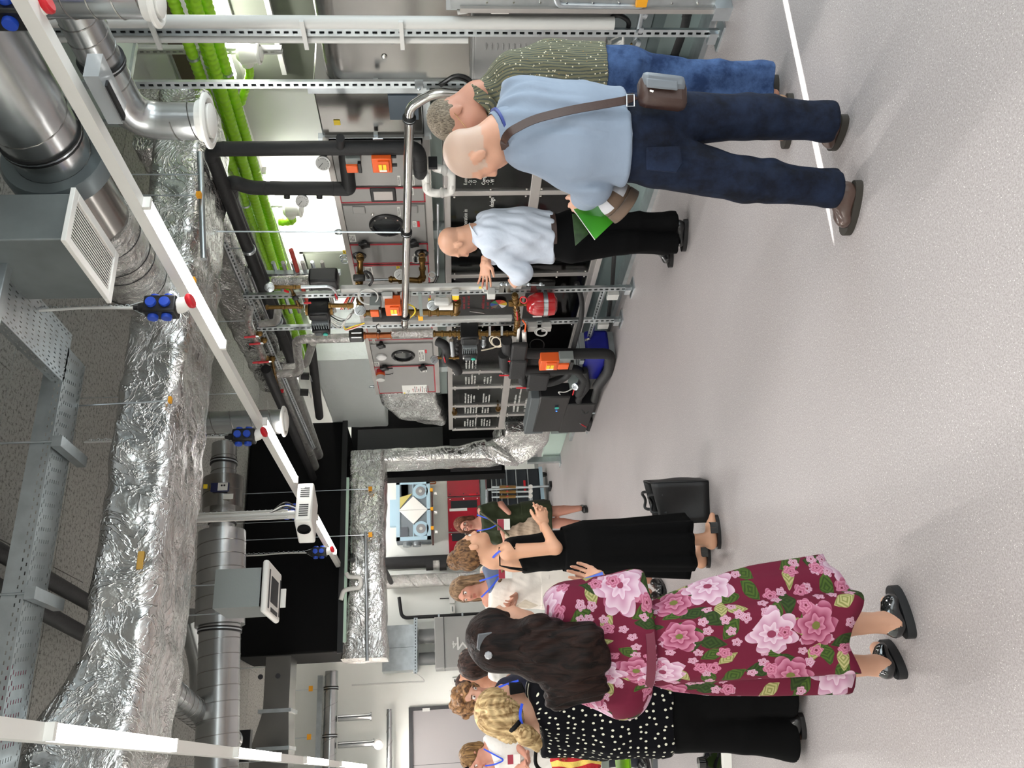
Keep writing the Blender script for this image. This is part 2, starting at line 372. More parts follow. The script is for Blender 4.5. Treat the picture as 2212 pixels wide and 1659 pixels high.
# ================================================================ ducts and ceiling services
def wob(P, amp, sc, seed=0):
    """smooth pseudo-random offset for an (n,3) array of points"""
    r = np.random.RandomState(seed); out = np.zeros(len(P))
    for k in range(9):
        d = r.normal(size=3)*sc*(1+.55*k); out += np.sin(P@d+r.uniform(0, 6.28)+1.3*np.sin(P@(r.normal(size=3)*sc*.6)))/(1+.5*k)
    return out*amp/2.2
def rect_duct(name, pts, ups, w, h, m, parent=None, rad=.04, step=.07, amp=.010, seed=1, sc=9, **kw):
    """rectangular duct along a path; w across, h along 'up'; w and h may vary per point"""
    pts = [V(p) for p in pts]; n = len(pts)
    ws = w if isinstance(w, (list, tuple)) else [w]*n; hs = h if isinstance(h, (list, tuple)) else [h]*n
    if not isinstance(ups, list): ups = [V(ups)]*n
    P = []; U = []; Wd = []; Hd = []
    for i in range(n-1):
        L = (pts[i+1]-pts[i]).length; k = max(1, int(L/step))
        for j in range(k+(i == n-2)):
            t = j/k; P.append(pts[i].lerp(pts[i+1], t)); U.append(V(ups[i]).lerp(V(ups[i+1]), t)); Wd.append(ws[i]+(ws[i+1]-ws[i])*t); Hd.append(hs[i]+(hs[i+1]-hs[i])*t)
    prof = []
    def sect(a, b):
        o = []; na = max(2, int(2*a/step)); nb = max(2, int(2*b/step)); r = min(rad, a*.6, b*.6)
        cs = [(a-r, b-r, 0), (-a+r, b-r, 90), (-a+r, -b+r, 180), (a-r, -b+r, 270)]
        return cs, r
    a0, b0 = max(Wd)/2, max(Hd)/2; na = max(2, int(2*a0/step)); nb = max(2, int(2*b0/step))
    vs = []; m_ = 0
    for i, p in enumerate(P):
        t = (P[min(i+1, len(P)-1)]-P[max(i-1, 0)]).normalized(); r_ = t.cross(U[i]).normalized(); u_ = r_.cross(t).normalized()
        cs, r = sect(Wd[i]/2, Hd[i]/2); ring = []
        for q in range(4):
            cx, cy, a = cs[q]; nx = cs[(q+1) % 4]
            for e in range(4):
                an = math.radians(a+30*e); ring.append((cx+r*math.cos(an), cy+r*math.sin(an)))
            l = na if q in (0, 2) else nb
            an = math.radians(a+90); p0 = (cx+r*math.cos(an), cy+r*math.sin(an)); an = math.radians(nx[2]); p1 = (nx[0]+r*math.cos(an), nx[1]+r*math.sin(an))
            for e in range(1, l): ring.append((p0[0]+(p1[0]-p0[0])*e/l, p0[1]+(p1[1]-p0[1])*e/l))
        m_ = len(ring)
        for (x, y) in ring: vs.append(p+r_*x+u_*y)
    A = np.array(vs)
    if amp:
        c = np.repeat(np.array(P), m_, 0); d = A-c; d /= np.linalg.norm(d, axis=1)[:, None]; A = A+d*wob(A, amp, sc, seed)[:, None]
    mb = MB(); fs = []
    for i in range(len(P)-1):
        for k in range(m_):
            k2 = (k+1) % m_; fs.append((i*m_+k, i*m_+k2, (i+1)*m_+k2, (i+1)*m_+k))
    fs.append(tuple(range(m_))[::-1]); fs.append(tuple((len(P)-1)*m_+k for k in range(m_)))
    mb.add(A.tolist(), fs)
    return mb.build(name, m, parent, **kw)
def spiral_duct(name, pts, r, label, elbow=.0, parent=None, group=None, pitch=.12, m=None, cat='duct', clamps=(), seamed=True):
    """folded spiral-seam duct: thing with tube, seam and clamps"""
    pts = [V(p) for p in pts]
    t = thing(name, pts[0], label, cat, group) if parent is None else parent
    path = fillet(pts, elbow, 8) if elbow else pts
    MB().tube(path, r, 28).build('tube', m or spir, t)
    if seamed:
        sm = MB()
        for i in range(len(pts)-1):
            a, b = pts[i], pts[i+1]; d = (b-a); L = d.length; d.normalize(); u = d.orthogonal().normalized(); w_ = d.cross(u)
            s = elbow if i > 0 else 0; e = L-(elbow if i < len(pts)-2 else 0)
            if e-s < pitch: continue
            k = int((e-s)/pitch*16); q = [a+d*(s+(e-s)*j/k)+(u*math.cos(j*2*math.pi/16)+w_*math.sin(j*2*math.pi/16))*(r+.001) for j in range(k+1)]
            sm.tube(q, .0035, 4)
        if sm.v: sm.build('spiral_seam', steel, t)
    return t
def clamp(t, c, axis, r, w=.03):
    MB().lathe(V(c)-V(axis)*w/2, axis, [(0, r), (0, r+.012), (w*.3, r+.012), (w*.3, r+.006), (w*.7, r+.006), (w*.7, r+.012), (w, r+.012), (w, r)], 28).build('rubber_lined_clamp', rubber, t)
    MB().lathe(V(c)-V(axis)*w*.15, axis, [(0, r), (0, r+.010), (w*.3, r+.010), (w*.3, r)], 28).build('clamp_band', zinc, t)
def rod(t, a, b, r=.005, name='threaded_rod', m=None): return MB().cyl(a, b, r, 6).build(name, m or zinc, t)
def disc_valve(t, c, axis, r):
    axis = V(axis).normalized()
    MB().lathe(c, axis, [(-.04, r*.72), (-.005, r*.8), (0, r), (.012, r), (.022, r*.9), (.022, r*.80), (.0, r*.72)], 28).build('valve_ring', white, t)
    MB().lathe(V(c)+axis*.008, axis, [(0, r*.1), (0, r*.6), (.02, r*.62), (.03, r*.45), (.032, r*.02)], 28).build('valve_disc', white, t)

# --- big foil-wrapped rectangular duct across the room
zt = W(430,1150,Z=3.3)
FD = thing('foil_duct', (1.9, 5.05, 3.3), 'large foil wrapped rectangular duct crossing the whole room under the boards', 'duct')
FY0, FY1, FZ0 = 4.72, 5.42, 3.3; FZ1 = W(270,760,Y=FY0).z+.02
fh = FZ1-FZ0; fc = FZ0+fh/2; fy = (FY0+FY1)/2
rect_duct('wrapped_duct', [(-1.4, fy-.35, fc+.22), (.15, fy-.1, fc+.1), (.62, fy, fc), (2.4, fy, fc), (3.5, fy, fc), (4.62, fy+.02, fc+.04)], (0,0,1), .7, [fh+.35, fh+.2, fh, fh, fh, fh], foil, FD, rad=.07, amp=.016, seed=3, step=.055)
rod(FD, W(112,880,Y=FY0-.03), W(360,866,Y=FY0-.03)); MB().b2(W(362,868,Y=FY0-.05), W(373,860,Y=FY0-.02)).build('amber_end_cap', amber, FD)
MB().box(W(303,1210,Y=FY0-.004), (.10, .012, .035)).build('torn_patch', mat('mineral_wool', (186,146,70), .95, 0, .4, 80), FD, bevel=.01)
rod(FD, W(275,377,Y=4.6), W(432,377,Y=4.6)); rod(FD, W(300,422,Y=4.6), W(435,422,Y=4.6))
MB().cyl(W(432,330,Y=4.6), W(440,560,Y=4.66), .02, 10).build('support_tube', galv, FD)
for (px, py) in ((430,421), (417,606)):
    MB().box(W(px,py,Y=4.57), (.035,.035,.03)).build('amber_end_cap', amber, FD)
# foil duct leg going on behind, rising to the right
FE = thing('foil_duct', (4.6, 5.6, 3.3), 'shorter foil wrapped duct leg behind the black pipes at right', 'duct')
rect_duct('wrapped_duct', [(4.72, 5.1, 3.74), (4.74, 7.4, 3.74), (4.78, 9.6, 3.74)], (0,0,1), .66, .46, foil, FE, rad=.08, amp=.02, seed=8)
# --- round duct running toward the photographer, foil-wrapped at its far end
sx = 2.95; sz = 3.62
sd = spiral_duct('spiral_duct', [(2.96, -.8, sz), (sx, 3.62, sz)], .185, 'thick bright spiral duct running overhead into the foil duct, widest of the bare round ducts', pitch=.14)
MB().tube([(2.962, -.8, sz), (sx+.003, 3.08, sz)], .197, 28).build('sleeve', spir, sd)
clamp(sd, (sx, 3.32, sz), (0,1,0), .185, .035)
MB().lathe((sx, 3.46, sz), (0,1,0), [(0, .185), (0, .245), (.02, .26), (.10, .26), (.11, .24), (.11, .19), (.05, .19)], 32).build('collar', mat('grey_collar', (108,116,118), .4, .6), sd)
MB().tube([(sx, 3.46, sz), (sx, 4.05, sz)], .186, 28).build('plain_section', steel, sd)
q = []
for i in range(26):
    q.append(V((sx, 4.0+.78*i/25, sz)))
mb = MB(); mb.tube(q, [.2+.005*math.sin(i*1.7) for i in range(26)], 36)
A = np.array(mb.v); A += np.random.normal(size=A.shape)*.002; mb.v = A.tolist()
mb.build('foil_wrap', foil2, sd)
for y in (4.1, 4.27, 4.36, 4.58):
    MB().ring((sx, y, sz), (.1,1,.15), .207, .0035, 32, 5).build('binding_wire', blackpl, sd)
# --- smaller round duct that turns down to a disc valve
p1 = W(285,262,Z=3.3); S_ = dep(p1); p2 = W(447,272,S=S_)
s2 = spiral_duct('spiral_duct', [(p1.x-.02, .6, 3.3), (p1.x, p1.y, 3.3), (p1.x, p1.y, p2.z)], .098, 'bright round duct bending down to a white disc valve', elbow=.22, pitch=.1)
clamp(s2, (p1.x-.005, p1.y-.42, 3.3), (0,1,0), .1)
disc_valve(s2, (p1.x, p1.y, p2.z), (0,0,-1), .145)
p3 = W(230,2,S=dep(p1)-1.0); p4 = W(332,5,S=dep(p1)-1.0)
s2b = spiral_duct('spiral_duct', [(p3.x, p3.y, 3.5), (p3.x, p3.y, p4.z)], .07, 'short round duct dropping to a disc valve at the top right corner', pitch=.1)
disc_valve(s2b, (p3.x, p3.y, p4.z), (0,0,-1), .105)
# --- grey supply-air box with a louvred grille
ga, gb, gc = W(161,411,Z=3.4), W(253,547,Z=3.4), W(141,519,Z=3.4)
gx0, gx1, gy0, gy1 = gc.x, ga.x, ga.y, gb.y
gt = thing('supply_air_box', ((gx0+gx1)/2, (gy0+gy1)/2, 3.4), 'grey sheet metal air box with white louvred grille facing down', 'air diffuser')
boxm = mat('aged_sheet_steel', (128,134,134), .5, .55, .04, 4, .25, 3)
MB().b2((gx0+.01, gy0+.01, 3.415), (gx1-.01, gy1-.01, 4.3)).build('plenum_box', boxm, gt, bevel=.006)
fb = MB(); w_ = .035
for (a, b) in (((gx0-.01, gy0-.01), (gx1+.01, gy0+w_)), ((gx0-.01, gy1-w_), (gx1+.01, gy1+.01)), ((gx0-.01, gy0+w_), (gx0+w_, gy1-w_)), ((gx1-w_, gy0+w_), (gx1+.01, gy1-w_))):
    fb.b2((a[0], a[1], 3.392), (b[0], b[1], 3.415))
fb.build('grille_frame', white, gt, bevel=.003)
ns = 13
for i in range(ns):
    x = gx0+w_+(gx1-gx0-2*w_)*(i+.5)/ns
    m_ = MB().box((x, (gy0+gy1)/2, 3.405), (.014, gy1-gy0-2*w_, .005), (V((.75,0,.66)), V((0,1,0)), V((-.66,0,.75)))); m_.build('louvre_slat', white, gt)
# --- perforated cable trays
def tray(label, a, b, width, side, m=galv, group=None, brackets=()):
    a = V(a); b = V(b); d = (b-a); L = d.length; d.normalize(); r = d.cross(V((0,0,1))).normalized(); u = V((0,0,1))
    t = thing('cable_tray', (a+b)/2, label, 'cable tray', group)
    def perf(origin, e1, e2, L1, L2, rows):
        """sheet with slots: rows = [(offset, slot width, slot length, pitch, phase)]"""
        mb = MB(); edges = sorted(set([0, L2]+[v for (o, sw, *_) in rows for v in (o, o+sw)]))
        for k in range(len(edges)-1):
            lo, hi = edges[k], edges[k+1]; rw = [q for q in rows if q[0] <= lo+1e-6 and hi <= q[0]+q[1]+1e-6]
            if not rw:
                spans = [(0, L1)]
            else:
                o, sw, sl, pt, ph = rw[0]; spans = []; x = 0; c_ = ph
                while c_ < L1:
                    if c_ > x: spans.append((x, min(c_, L1)))
                    x = c_+sl; c_ += pt
                if x < L1: spans.append((x, L1))
            for (s_, e_) in spans:
                mb.add([origin+e1*s_+e2*lo, origin+e1*e_+e2*lo, origin+e1*e_+e2*hi, origin+e1*s_+e2*hi], [(0,1,2,3)])
        return mb
    rows = []
    w2 = width
    for o, sl, pt, ph in ((.012, .022, .05, .0), (.03, .022, .05, .025)): rows += [(o, .007, sl, pt, ph), (w2-o-.007, .007, sl, pt, ph)]
    k = .055
    while k < w2-.065:
        rows.append((k, .007, .02 if int(k*1000) % 2 else .03, .065, (k*7.3) % .06)); k += .024
    perf(a-r*width/2, d, r, L, width, rows).build('base', m, t, smooth=False)
    for s_ in (-1, 1):
        perf(a+r*s_*width/2, d, u, L, side, [(.012, .006, .018, .045, 0), (.034, .006, .018, .045, .02)]).build('side_flange', m, t, smooth=False)
    return t
t = tray('perforated cable tray hung beside the louvred air box', (2.26, 2.6, 3.80), (2.26, 4.36, 3.80), .3, .06)
cb = thing('tray_bracket', (2.05, 3.55, 3.9), 'strut bracket fixed to the ceiling under the bend of the tray', 'bracket')
pz = W(60,740,Y=3.55)
MB().b2((2.02, 3.50, 3.74), (2.45, 3.55, 3.79)).build('arm', galv, cb, bevel=.004)
MB().b2((2.02, 3.50, 3.77), (2.06, 3.55, 4.37)).build('upright', galv, cb, bevel=.004)
MB().b2((1.95, 3.44, 4.37), (2.13, 3.60, 4.385)).build('head_plate', blackpl, cb)
MB().cyl((2.42, 3.525, 3.765), (2.46, 3.525, 3.765), .02, 8).build('black_end_cap', blackpl, cb)
t = tray('perforated cable tray along the foil duct under the boards', (2.32, 4.46, 3.80), (-1.0, 4.46, 3.80), .24, .11)
for x in (1.75, .95, .32):
    MB().b2((x-.03, 4.32, 3.74), (x+.03, 4.66, 3.79)).build('support_arm', galv, t)
    MB().cyl((x, 4.33, 3.79), (x, 4.33, CZ-.004), .006, 6).build('threaded_rod', zinc, t)
MB().b2((.25, 4.38, 3.812), (.62, 4.54, 3.84)).build('pink_cable_bundle', mat('pink_cable', (214,96,130), .5), t, bevel=.01)
# two black pipes in the top corner running under the boards
for k, (y0, nm) in enumerate(((1195, 'upper'), (1275, 'lower'))):
    a, b = W(0, y0, Z=4.22), W(112, y0+70, Z=4.22)
    MB().cyl(a+(a-b)*.3, (b.x, 6.2, 4.22), .05, 16).build('insulated_pipe', blackins, None, 'black insulated pipe under the ceiling boards, %s of the pair by the tray' % nm, 'pipe')
# power drops: black socket boxes on cables
def power_drop(px, py, Z, label, top=CZ, hgt=.17, blue_side=1, X=None):
    c = W(px, py, X=X) if X else W(px, py, Z=Z); t = thing('socket_box', c, label, 'power drop', 'hanging socket boxes')
    w_ = .10
    MB().box(c, (w_, w_, hgt)).build('housing', blackpl, t, bevel=.012)
    MB().lathe(c+V((0,0,hgt/2)), (0,0,1), [(0, .028), (.03, .026), (.035, .014), (.06, .012)], 14).build('cable_gland', blackpl, t)
    MB().tube(fillet([c+V((0,0,hgt/2+.05)), c+V((.01,0,hgt/2+.3)), c+V((.0,.01,hgt/2+.6)), (c.x, c.y, top)], .1), .008, 8).build('cable', lgrey, t)
    ch = MB(); n = int((top-c.z-hgt/2-.1)/.028)
    for i in range(n):
        z = c.z+hgt/2+.1+i*.028; ax = (1,0,0) if i % 2 else (0,1,0)
        ch.ring((c.x+.02, c.y+.012, z), ax, .011, .0022, 8, 4)
    ch.build('chain', zinc, t); tag(t.children[-1] if t.children else t) if False else None
    for s_ in (-1, 1): rod(t, c+V((.045*s_, 0, hgt/2)), c+V((.02, .012, hgt/2+.1)), .0025, 'chain_leg')
    for ax in (V((1,0,0)), V((-1,0,0)), V((0,-1,0))):
        for z in (-.03, .04):
            p = c+V((0,0,z))+ax*(w_/2)
            MB().lathe(p, ax, [(-.005, .027), (.014, .028), (.02, .026), (.021, .002)], 16).build('blue_socket_lid', bluep, t)
    p = c-V((0,0,hgt/2))
    MB().lathe(p+V((0,0,.01)), (.3,-.25,-1), [(0, .04), (.03, .043), (.05, .036), (.065, .034)], 16).build('red_cee_socket', white, t)
    MB().lathe(p+V((.02,-.016,-.05)), (.3,-.25,-1), [(0, .034), (.012, .042), (.022, .042), (.03, .034)], 16).build('red_lid', redpl, t)
    return t
power_drop(350, 664, 0, 'black socket box hanging in front of the foil duct, nearest one', X=2.34)
power_drop(528, 943, 0, 'black socket box hanging below the light line near the white disc valve', X=2.44)
power_drop(630, 1105, 0, 'black socket box hanging beside the projector', X=2.34)
power_drop(690, 1193, 0, 'black socket box at the far end by the black plenum', X=2.44)
power_drop(10, 25, 0, 'hanging socket box with red cap at the top corner', X=2.62)
# --- far round duct across the room
zf = 3.82
pa = W(497,960,Z=zf); yf = pa.y
def dX(px, py): return W(px, py, Y=yf).x
sp3 = thing('spiral_duct', (1.8, yf, zf), 'long round duct crossing the room behind the foil duct with a wide silencer', 'duct')
rr = PXR(W(490,1040,Y=yf), 27)
zl = lambda y, x: W(x, y, Y=yf)
A1 = zl(855, 487); A2 = zl(1659, 468)
zc = lambda X_: A1.z+(A2.z-A1.z)*(X_-A1.x)/(A2.x-A1.x)
def seg3(nm, ya, yb, r, m=spir):
    xa, xb = zl(ya, 495).x, zl(yb, 480).x
    mb = MB().tube([(xa, yf, zc(xa)), (xb, yf, zc(xb))], r, 30).build(nm, m, sp3)
    k = max(2, int(abs(xa-xb)/.12)); sm = MB()
    for i in range(1, k):
        x = xa+(xb-xa)*i/k; sm.ring((x, yf, zc(x)), (1, 0, .12), r+.001, .004, 30, 4)
    sm.build('spiral_seam', steel, sp3)
seg3('tube', 960, 1050, rr*.95); seg3('fan_housing', 1034, 1102, rr*1.5, steel); seg3('tube', 1100, 1160, rr*.95); seg3('silencer_shell', 1150, 1352, rr*1.75); seg3('tube', 1352, 1700, rr*1.45)
for (py, r) in ((1000, rr*.95), (1128, rr*.95), (1362, rr*1.45)):
    x = zl(py, 490).x; clamp(sp3, (x, yf, zc(x)), (1,0,0), r, .04)
cx = zl(1066, 500).x
MB().box((cx, yf-rr*1.5-.015, zc(cx)-.02), (.09, .03, .17)).build('blue_controller', mat('navy_controller', (22,28,70), .4), sp3, bevel=.01)
MB().box((cx, yf-rr*1.5-.031, zc(cx)-.05), (.075, .006, .09)).build('controller_plate', paper, sp3)
for dz in (-.02, -.045): MB().cyl((cx+.01, yf-rr*1.5-.033, zc(cx)+dz-.02), (cx+.01, yf-rr*1.5-.038, zc(cx)+dz-.02), .009, 10).build('controller_dial', ink, sp3)
MB().box((cx-.09, yf-rr*1.5-.003, zc(cx)-.1), (.05, .004, .09)).build('type_plate', paper, sp3)
MB().box((cx+.02, yf-rr*1.5+.005, zc(cx)+.12), (.04, .012, .035)).build('yellow_tag', yellow, sp3)
# short branch with a disc valve at the far end of the first light line
a, b = W(470,915,Z=3.6), W(612,916,S=dep(W(470,915,Z=3.6)))
vb = spiral_duct('spiral_duct', [(a.x, a.y, 4.1), (a.x, a.y, b.z)], PXR(b, 26), 'round duct dropping to a disc valve behind the second lit tube', pitch=.16)
rod(vb, (a.x, a.y, 4.05), (a.x, a.y, CZ-.004)); disc_valve(vb, (a.x, a.y, b.z), (0,0,-1), PXR(b, 33))
# flexible and angled ducts at the lower left of the duct run
a, b = W(372,1500,Z=3.9), W(500,1600,Z=3.9)
spiral_duct('spiral_duct', [a+(a-b)*.5, b], .11, 'slanting narrow round duct above the left light line', pitch=.12)
a, b, c_ = W(400,1405,Z=4.1), W(432,1430,Z=4.1), W(435,1530,Z=4.1)
spiral_duct('spiral_duct', [a+V((.3,0,0)), b, c_], .1, 'short bent round duct tucked between foil duct and far round duct', elbow=.15, seamed=False)
# --- projector under the light line with its pole
pj = W(662,1108,S=dep(W(662,1108,Z=2.82))); PZ = pj.z
pt = thing('projector', pj, 'white ceiling projector hanging under the light line with lens to the left', 'projector')
fa = V((-.88,-.42,-.04)).normalized(); ra_ = V((-fa.y, fa.x, 0)).normalized(); ua = V((0,0,1))
pw, pd, ph = .27, .40, .13
MB().box(pj, (pd, pw, ph), (fa, ra_, ua)).build('housing', white, pt, bevel=.015)
side = -ra_ if ra_.y > 0 else ra_
for k in range(14):
    if 4 < k < 8: continue
    MB().box(pj+side*(pw/2+.001)+fa*(-.14+.022*k), (.01, .004, .07), (fa, ra_, ua)).build('vent_slot', ink, pt)
MB().lathe(pj+fa*(pd/2-.01)+side*.04, fa, [(0, .05), (.02, .052), (.022, .04), (.012, .035), (.012, .001)], 20).build('lens', black, pt)
MB().cyl(pj+side*(pw/2)-fa*.16+ua*.02, pj+side*(pw/2+.004)-fa*.16+ua*.02, .025, 16).build('speaker_grille', lgrey, pt)
MB().cyl((pj.x, pj.y, PZ+ph/2), (pj.x, pj.y, CZ-.005), .014, 12).build('mount_tube', lgrey, pt)
for k in range(3):
    MB().tube(fillet([pj+V((.05, .1, .05)), pj+V((.1+.03*k, .15, .2)), pj+V((0, .02*k, .32))], .08), .005, 6).build('cable', (blackpl, white, blackpl)[k], pt)
a, b = W(433,1120,Z=3.75), W(636,1112,S=dep(W(433,1120,Z=3.75)))
t = thing('pole', a, 'white ceiling pole with cables beside the round duct fan', 'pole'); MB().cyl((a.x, a.y, CZ-.004), (a.x, a.y, b.z), .035, 14).build('tube', white, t)
for k in (-.03, .03): MB().cyl((a.x+k, a.y-.035, CZ-.004), (a.x+k, a.y-.035, b.z+.05), .008, 8).build('cable', lgrey, t)
# --- cassette air conditioner under the black plenum
ca = [W(578,1205,Z=3.05), W(603,1255,Z=3.05), W(594,1350,Z=3.05), W(569,1310,Z=3.05)]
cc = sum(ca, V())/4; ct = thing('cassette_air_conditioner', cc, 'grey ceiling cassette unit with white slotted face below the round duct', 'air conditioner')
cx0, cx1 = min(p.x for p in ca)+.02, max(p.x for p in ca)-.02; cy0, cy1 = min(p.y for p in ca), max(p.y for p in ca)
MB().b2((cx0, cy0, 3.03), (cx1, cy1, 3.075)).build('face_panel', white, ct, bevel=.018)
MB().b2((cx0+.05, cy0+.04, 3.075), (cx1-.05, cy1-.04, 3.42)).build('body', mat('cassette_steel', (138,142,140), .5, .4, .05, 60), ct)
MB().b2((cx0+.05, cy0+.04, 3.075), (cx1-.05, cy1-.04, 3.09)).build('black_gasket', blackpl, ct)
for k in range(20):
    x = cx0+.1+(cx1-cx0-.2)*k/19; MB().b2((x-.004, cy0+.13, 3.026), (x+.004, cy1-.13, 3.032)).build('intake_slot', ink, ct)
MB().b2((cx0+.04, cy0+.05, 3.027), (cx1-.06, cy0+.08, 3.032)).build('outlet_slot', ink, ct)
MB().b2((cx0+.04, cy1-.06, 3.027), (cx1-.06, cy1-.03, 3.032)).build('outlet_slot', ink, ct)
MB().b2((cx0+.03, cy0+.15, 3.027), (cx0+.06, cy1-.12, 3.032)).build('outlet_slot', ink, ct)
for i_ in (cx0+.08, cx1-.08): rod(ct, (i_, cy1-.1, 3.4), (i_, cy1-.1, CZ-.004))
MB().b2((cx0+.12, cy1-.02, 2.99), (cx1-.12, cy1+.0, 3.04)).build('flap', white, ct)
# --- black plenum at the far end
plen = thing('black_plenum', (3.4, 11.5, 3.1), 'huge black insulated plenum box under the ceiling at the far end', 'air plenum')
MB().b2((1.5, 11.0, 3.08), (4.6, 12.0, CZ-.02)).build('box', black, plen, bevel=.03)
MB().b2((1.48, 10.97, 3.06), (4.62, 11.0, 3.13)).build('edge_strip', blackpl, plen)
MB().b2((4.0, 11.75, .85), (5.3, 12.0, 3.1)).build('drop_section', black, plen)
MB().b2((4.25, 11.70, 1.75), (4.75, 11.75, 3.0)).build('side_rib', mat('soot_grey', (34,34,35), .5), plen)
MB().b2((4.05, 11.70, .9), (4.55, 11.76, 1.65)).build('access_plate', mat('soot_grey', (34,34,35), .5), plen)
# --- foil ducts below the plenum
fz0, fz1 = 2.56, 3.03
fp = thing('foil_duct', (2.8, 11.4, 2.55), 'foil wrapped duct running level under the black plenum', 'duct')
rect_duct('wrapped_duct', [(4.15, 11.25, 2.8), (2.7, 11.2, 2.78), (1.40, 11.2, 2.8)], (0,0,1), .5, [.5, .44, .56], foil, fp, rad=.06, amp=.015, seed=12)
MB().cyl(W(790,1150,Y=10.9), W(793,1428,Y=10.9), .022, 12).build('support_tube', galv, fp)
MB().cyl(W(762,1200,Y=10.93), W(762,1210,Y=10.6), .03, 12).build('black_plug', blackpl, fp)
for py in (1056, 1155):
    p = W(800, py, Y=10.9); MB().box(p, (.06,.02,.05)).build('amber_end_cap', amber, fp); rod(fp, (p.x, p.y, p.z), (p.x, p.y, CZ-.004), .006)
fv = thing('foil_duct', (4.2, 11.5, .3), 'crumpled foil duct dropping down and curving into the unit near the floor', 'duct')
rect_duct('wrapped_duct', [(4.10, 11.28, 2.62), (4.12, 11.3, 1.5), (4.14, 11.25, 1.05), (4.22, 11.05, .78), (4.34, 10.75, .62), (4.38, 10.3, .6)],
          [V((0,1,0)), V((0,1,0)), V((0,.8,.35)), V((0,.5,.8)), V((0,.1,1)), V((0,0,1))], [.2, .2, .3, .5, .62, .64], [.5, .5, .5, .58, .62, .62], foil, fv, rad=.06, amp=.014, seed=14)
MB().b2((4.19, 11.85, 0), (4.27, 11.93, .5)).build('foot_post', galv, fv); MB().b2((4.13, 11.8, 0), (4.33, 11.98, .012)).build('foot_plate', zinc, fv)

# pale sheet duct along the facade above the green tubes
e0 = W(350,235,X=4.9); t = thing('rectangular_duct', (4.6, 3.6, e0.z), 'pale grey green sheet duct running along the facade above the green tubes', 'duct')
MB().b2((4.2, 1.5, e0.z), (4.9, 4.66, e0.z+.42)).build('section', mat('pale_sheet', (166,178,170), .4, .35, .05, 3, .1, 2), t)
for y in (2.2, 3.4, 4.6): MB().b2((4.18, y-.02, e0.z-.02), (4.92, y+.02, e0.z+.43)).build('joint_flange', galv, t); rod(t, (4.94, y, e0.z), (4.94, y, CZ-.004))

# pale green strip whose colour stands in for the light gap beside the plenum
MB().b2((1.6, 10.93, 3.02), (3.75, 10.96, 3.055)).build('light_gap_strip', mat('light_gap_green', (196,224,206), .5), plen)
# ================================================================ air handling units
AF = 4.2
def A(px, py, X=AF): return W(px, py, X=X)
def Yb(py, X=AF, px=830): return W(px, py, X=X).y
ex = V((1,0,0)); ey = V((0,1,0)); ez = V((0,0,1)); out = V((-1,0,0))
def panel_text(parent, rows, X, size, m, sp=1.25, name='lettering', right=V((0,-1,0)), up=ez):
    """rows: [(string, world point of the baseline start)]"""
    for s_, p in rows:
        cu = bpy.data.curves.new('t', 'FONT'); cu.body = s_; cu.size = size; cu.extrude = .0004; cu.resolution_u = 2
        to = bpy.data.objects.new('t', cu); me = bpy.data.meshes.new_from_object(to)
        bpy.data.objects.remove(to); bpy.data.curves.remove(cu)
        r = V(right).normalized(); u = V(up).normalized(); n = r.cross(u)
        M = Matrix(((r.x,u.x,n.x,p[0]),(r.y,u.y,n.y,p[1]),(r.z,u.z,n.z,p[2]),(0,0,0,1)))
        me.transform(M); me.name = name; place(name, me, m, parent, smooth=False)
def scribble(parent, p, length, h, m, right=V((0,-1,0)), up=ez, nrm=V((-1,0,0)), name='text_line', seed=0):
    """a line of print too small to read: word-like marks"""
    rg = random.Random(seed); x = 0; mb = MB()
    while x < length:
        w = h*rg.uniform(.35, .6); k = rg.random()
        if k > .16:
            hh = h*(1.0 if k > .75 else .68); c = V(p)+right*(x+w/2)+up*(hh/2)
            mb.box(c-up*(hh/2-h*.1), (w*.85, .0008, h*.18), (right, nrm, up)); mb.box(c-right*(w*.32), (w*.24, .0008, hh), (right, nrm, up))
            if k > .4: mb.box(c+right*(w*.3), (w*.22, .0008, hh*.8), (right, nrm, up))
            if k < .7: mb.box(c+up*(hh*.38), (w*.8, .0008, h*.16), (right, nrm, up))
        x += w*1.08
    return mb.build(name, m, parent, smooth=False)
# --- upper storey: grey modules with red seals
UZ0, UZ1 = 1.785, 2.505
ahu = thing('air_handling_unit', (4.7, 7.4, UZ0), 'long grey upper air handling unit with red panel seals, portholes and black knobs', 'air handler')
ya, yz = Yb(300), Yb(850)
MB().b2((AF+.01, ya, UZ0), (5.25, yz, UZ1)).build('casing', mgrey, ahu, bevel=.006)
MB().b2((AF-.012, ya, UZ1-.03), (AF+.02, yz, UZ1+.012)).b2((AF-.012, ya, UZ0-.03), (AF+.02, yz, UZ0+.02)).build('edge_frame', alum, ahu)
pl = [(303,400,0),(404,435,1),(441,521,0),(526,567,1),(571,733,1),(742,787,0),(791,848,1)]
for (a, b_, s_) in pl:
    y0, y1 = Yb(a), Yb(b_)
    MB().b2((AF-.008, y0+.006, UZ0+.03), (AF+.012, y1-.006, UZ1-.035)).build('panel', mgrey, ahu, bevel=.004)
    if s_:
        e = .010; x0, x1 = AF-.011, AF-.004
        MB().b2((x0, y0-.004, UZ0+.02), (x1, y0+e, UZ1-.025)).b2((x0, y1-e, UZ0+.02), (x1, y1+.004, UZ1-.025)).b2((x0, y0, UZ0+.02), (x1, y1, UZ0+.032)).b2((x0, y0, UZ1-.037), (x1, y1, UZ1-.025)).build('red_seal', redseal, ahu)
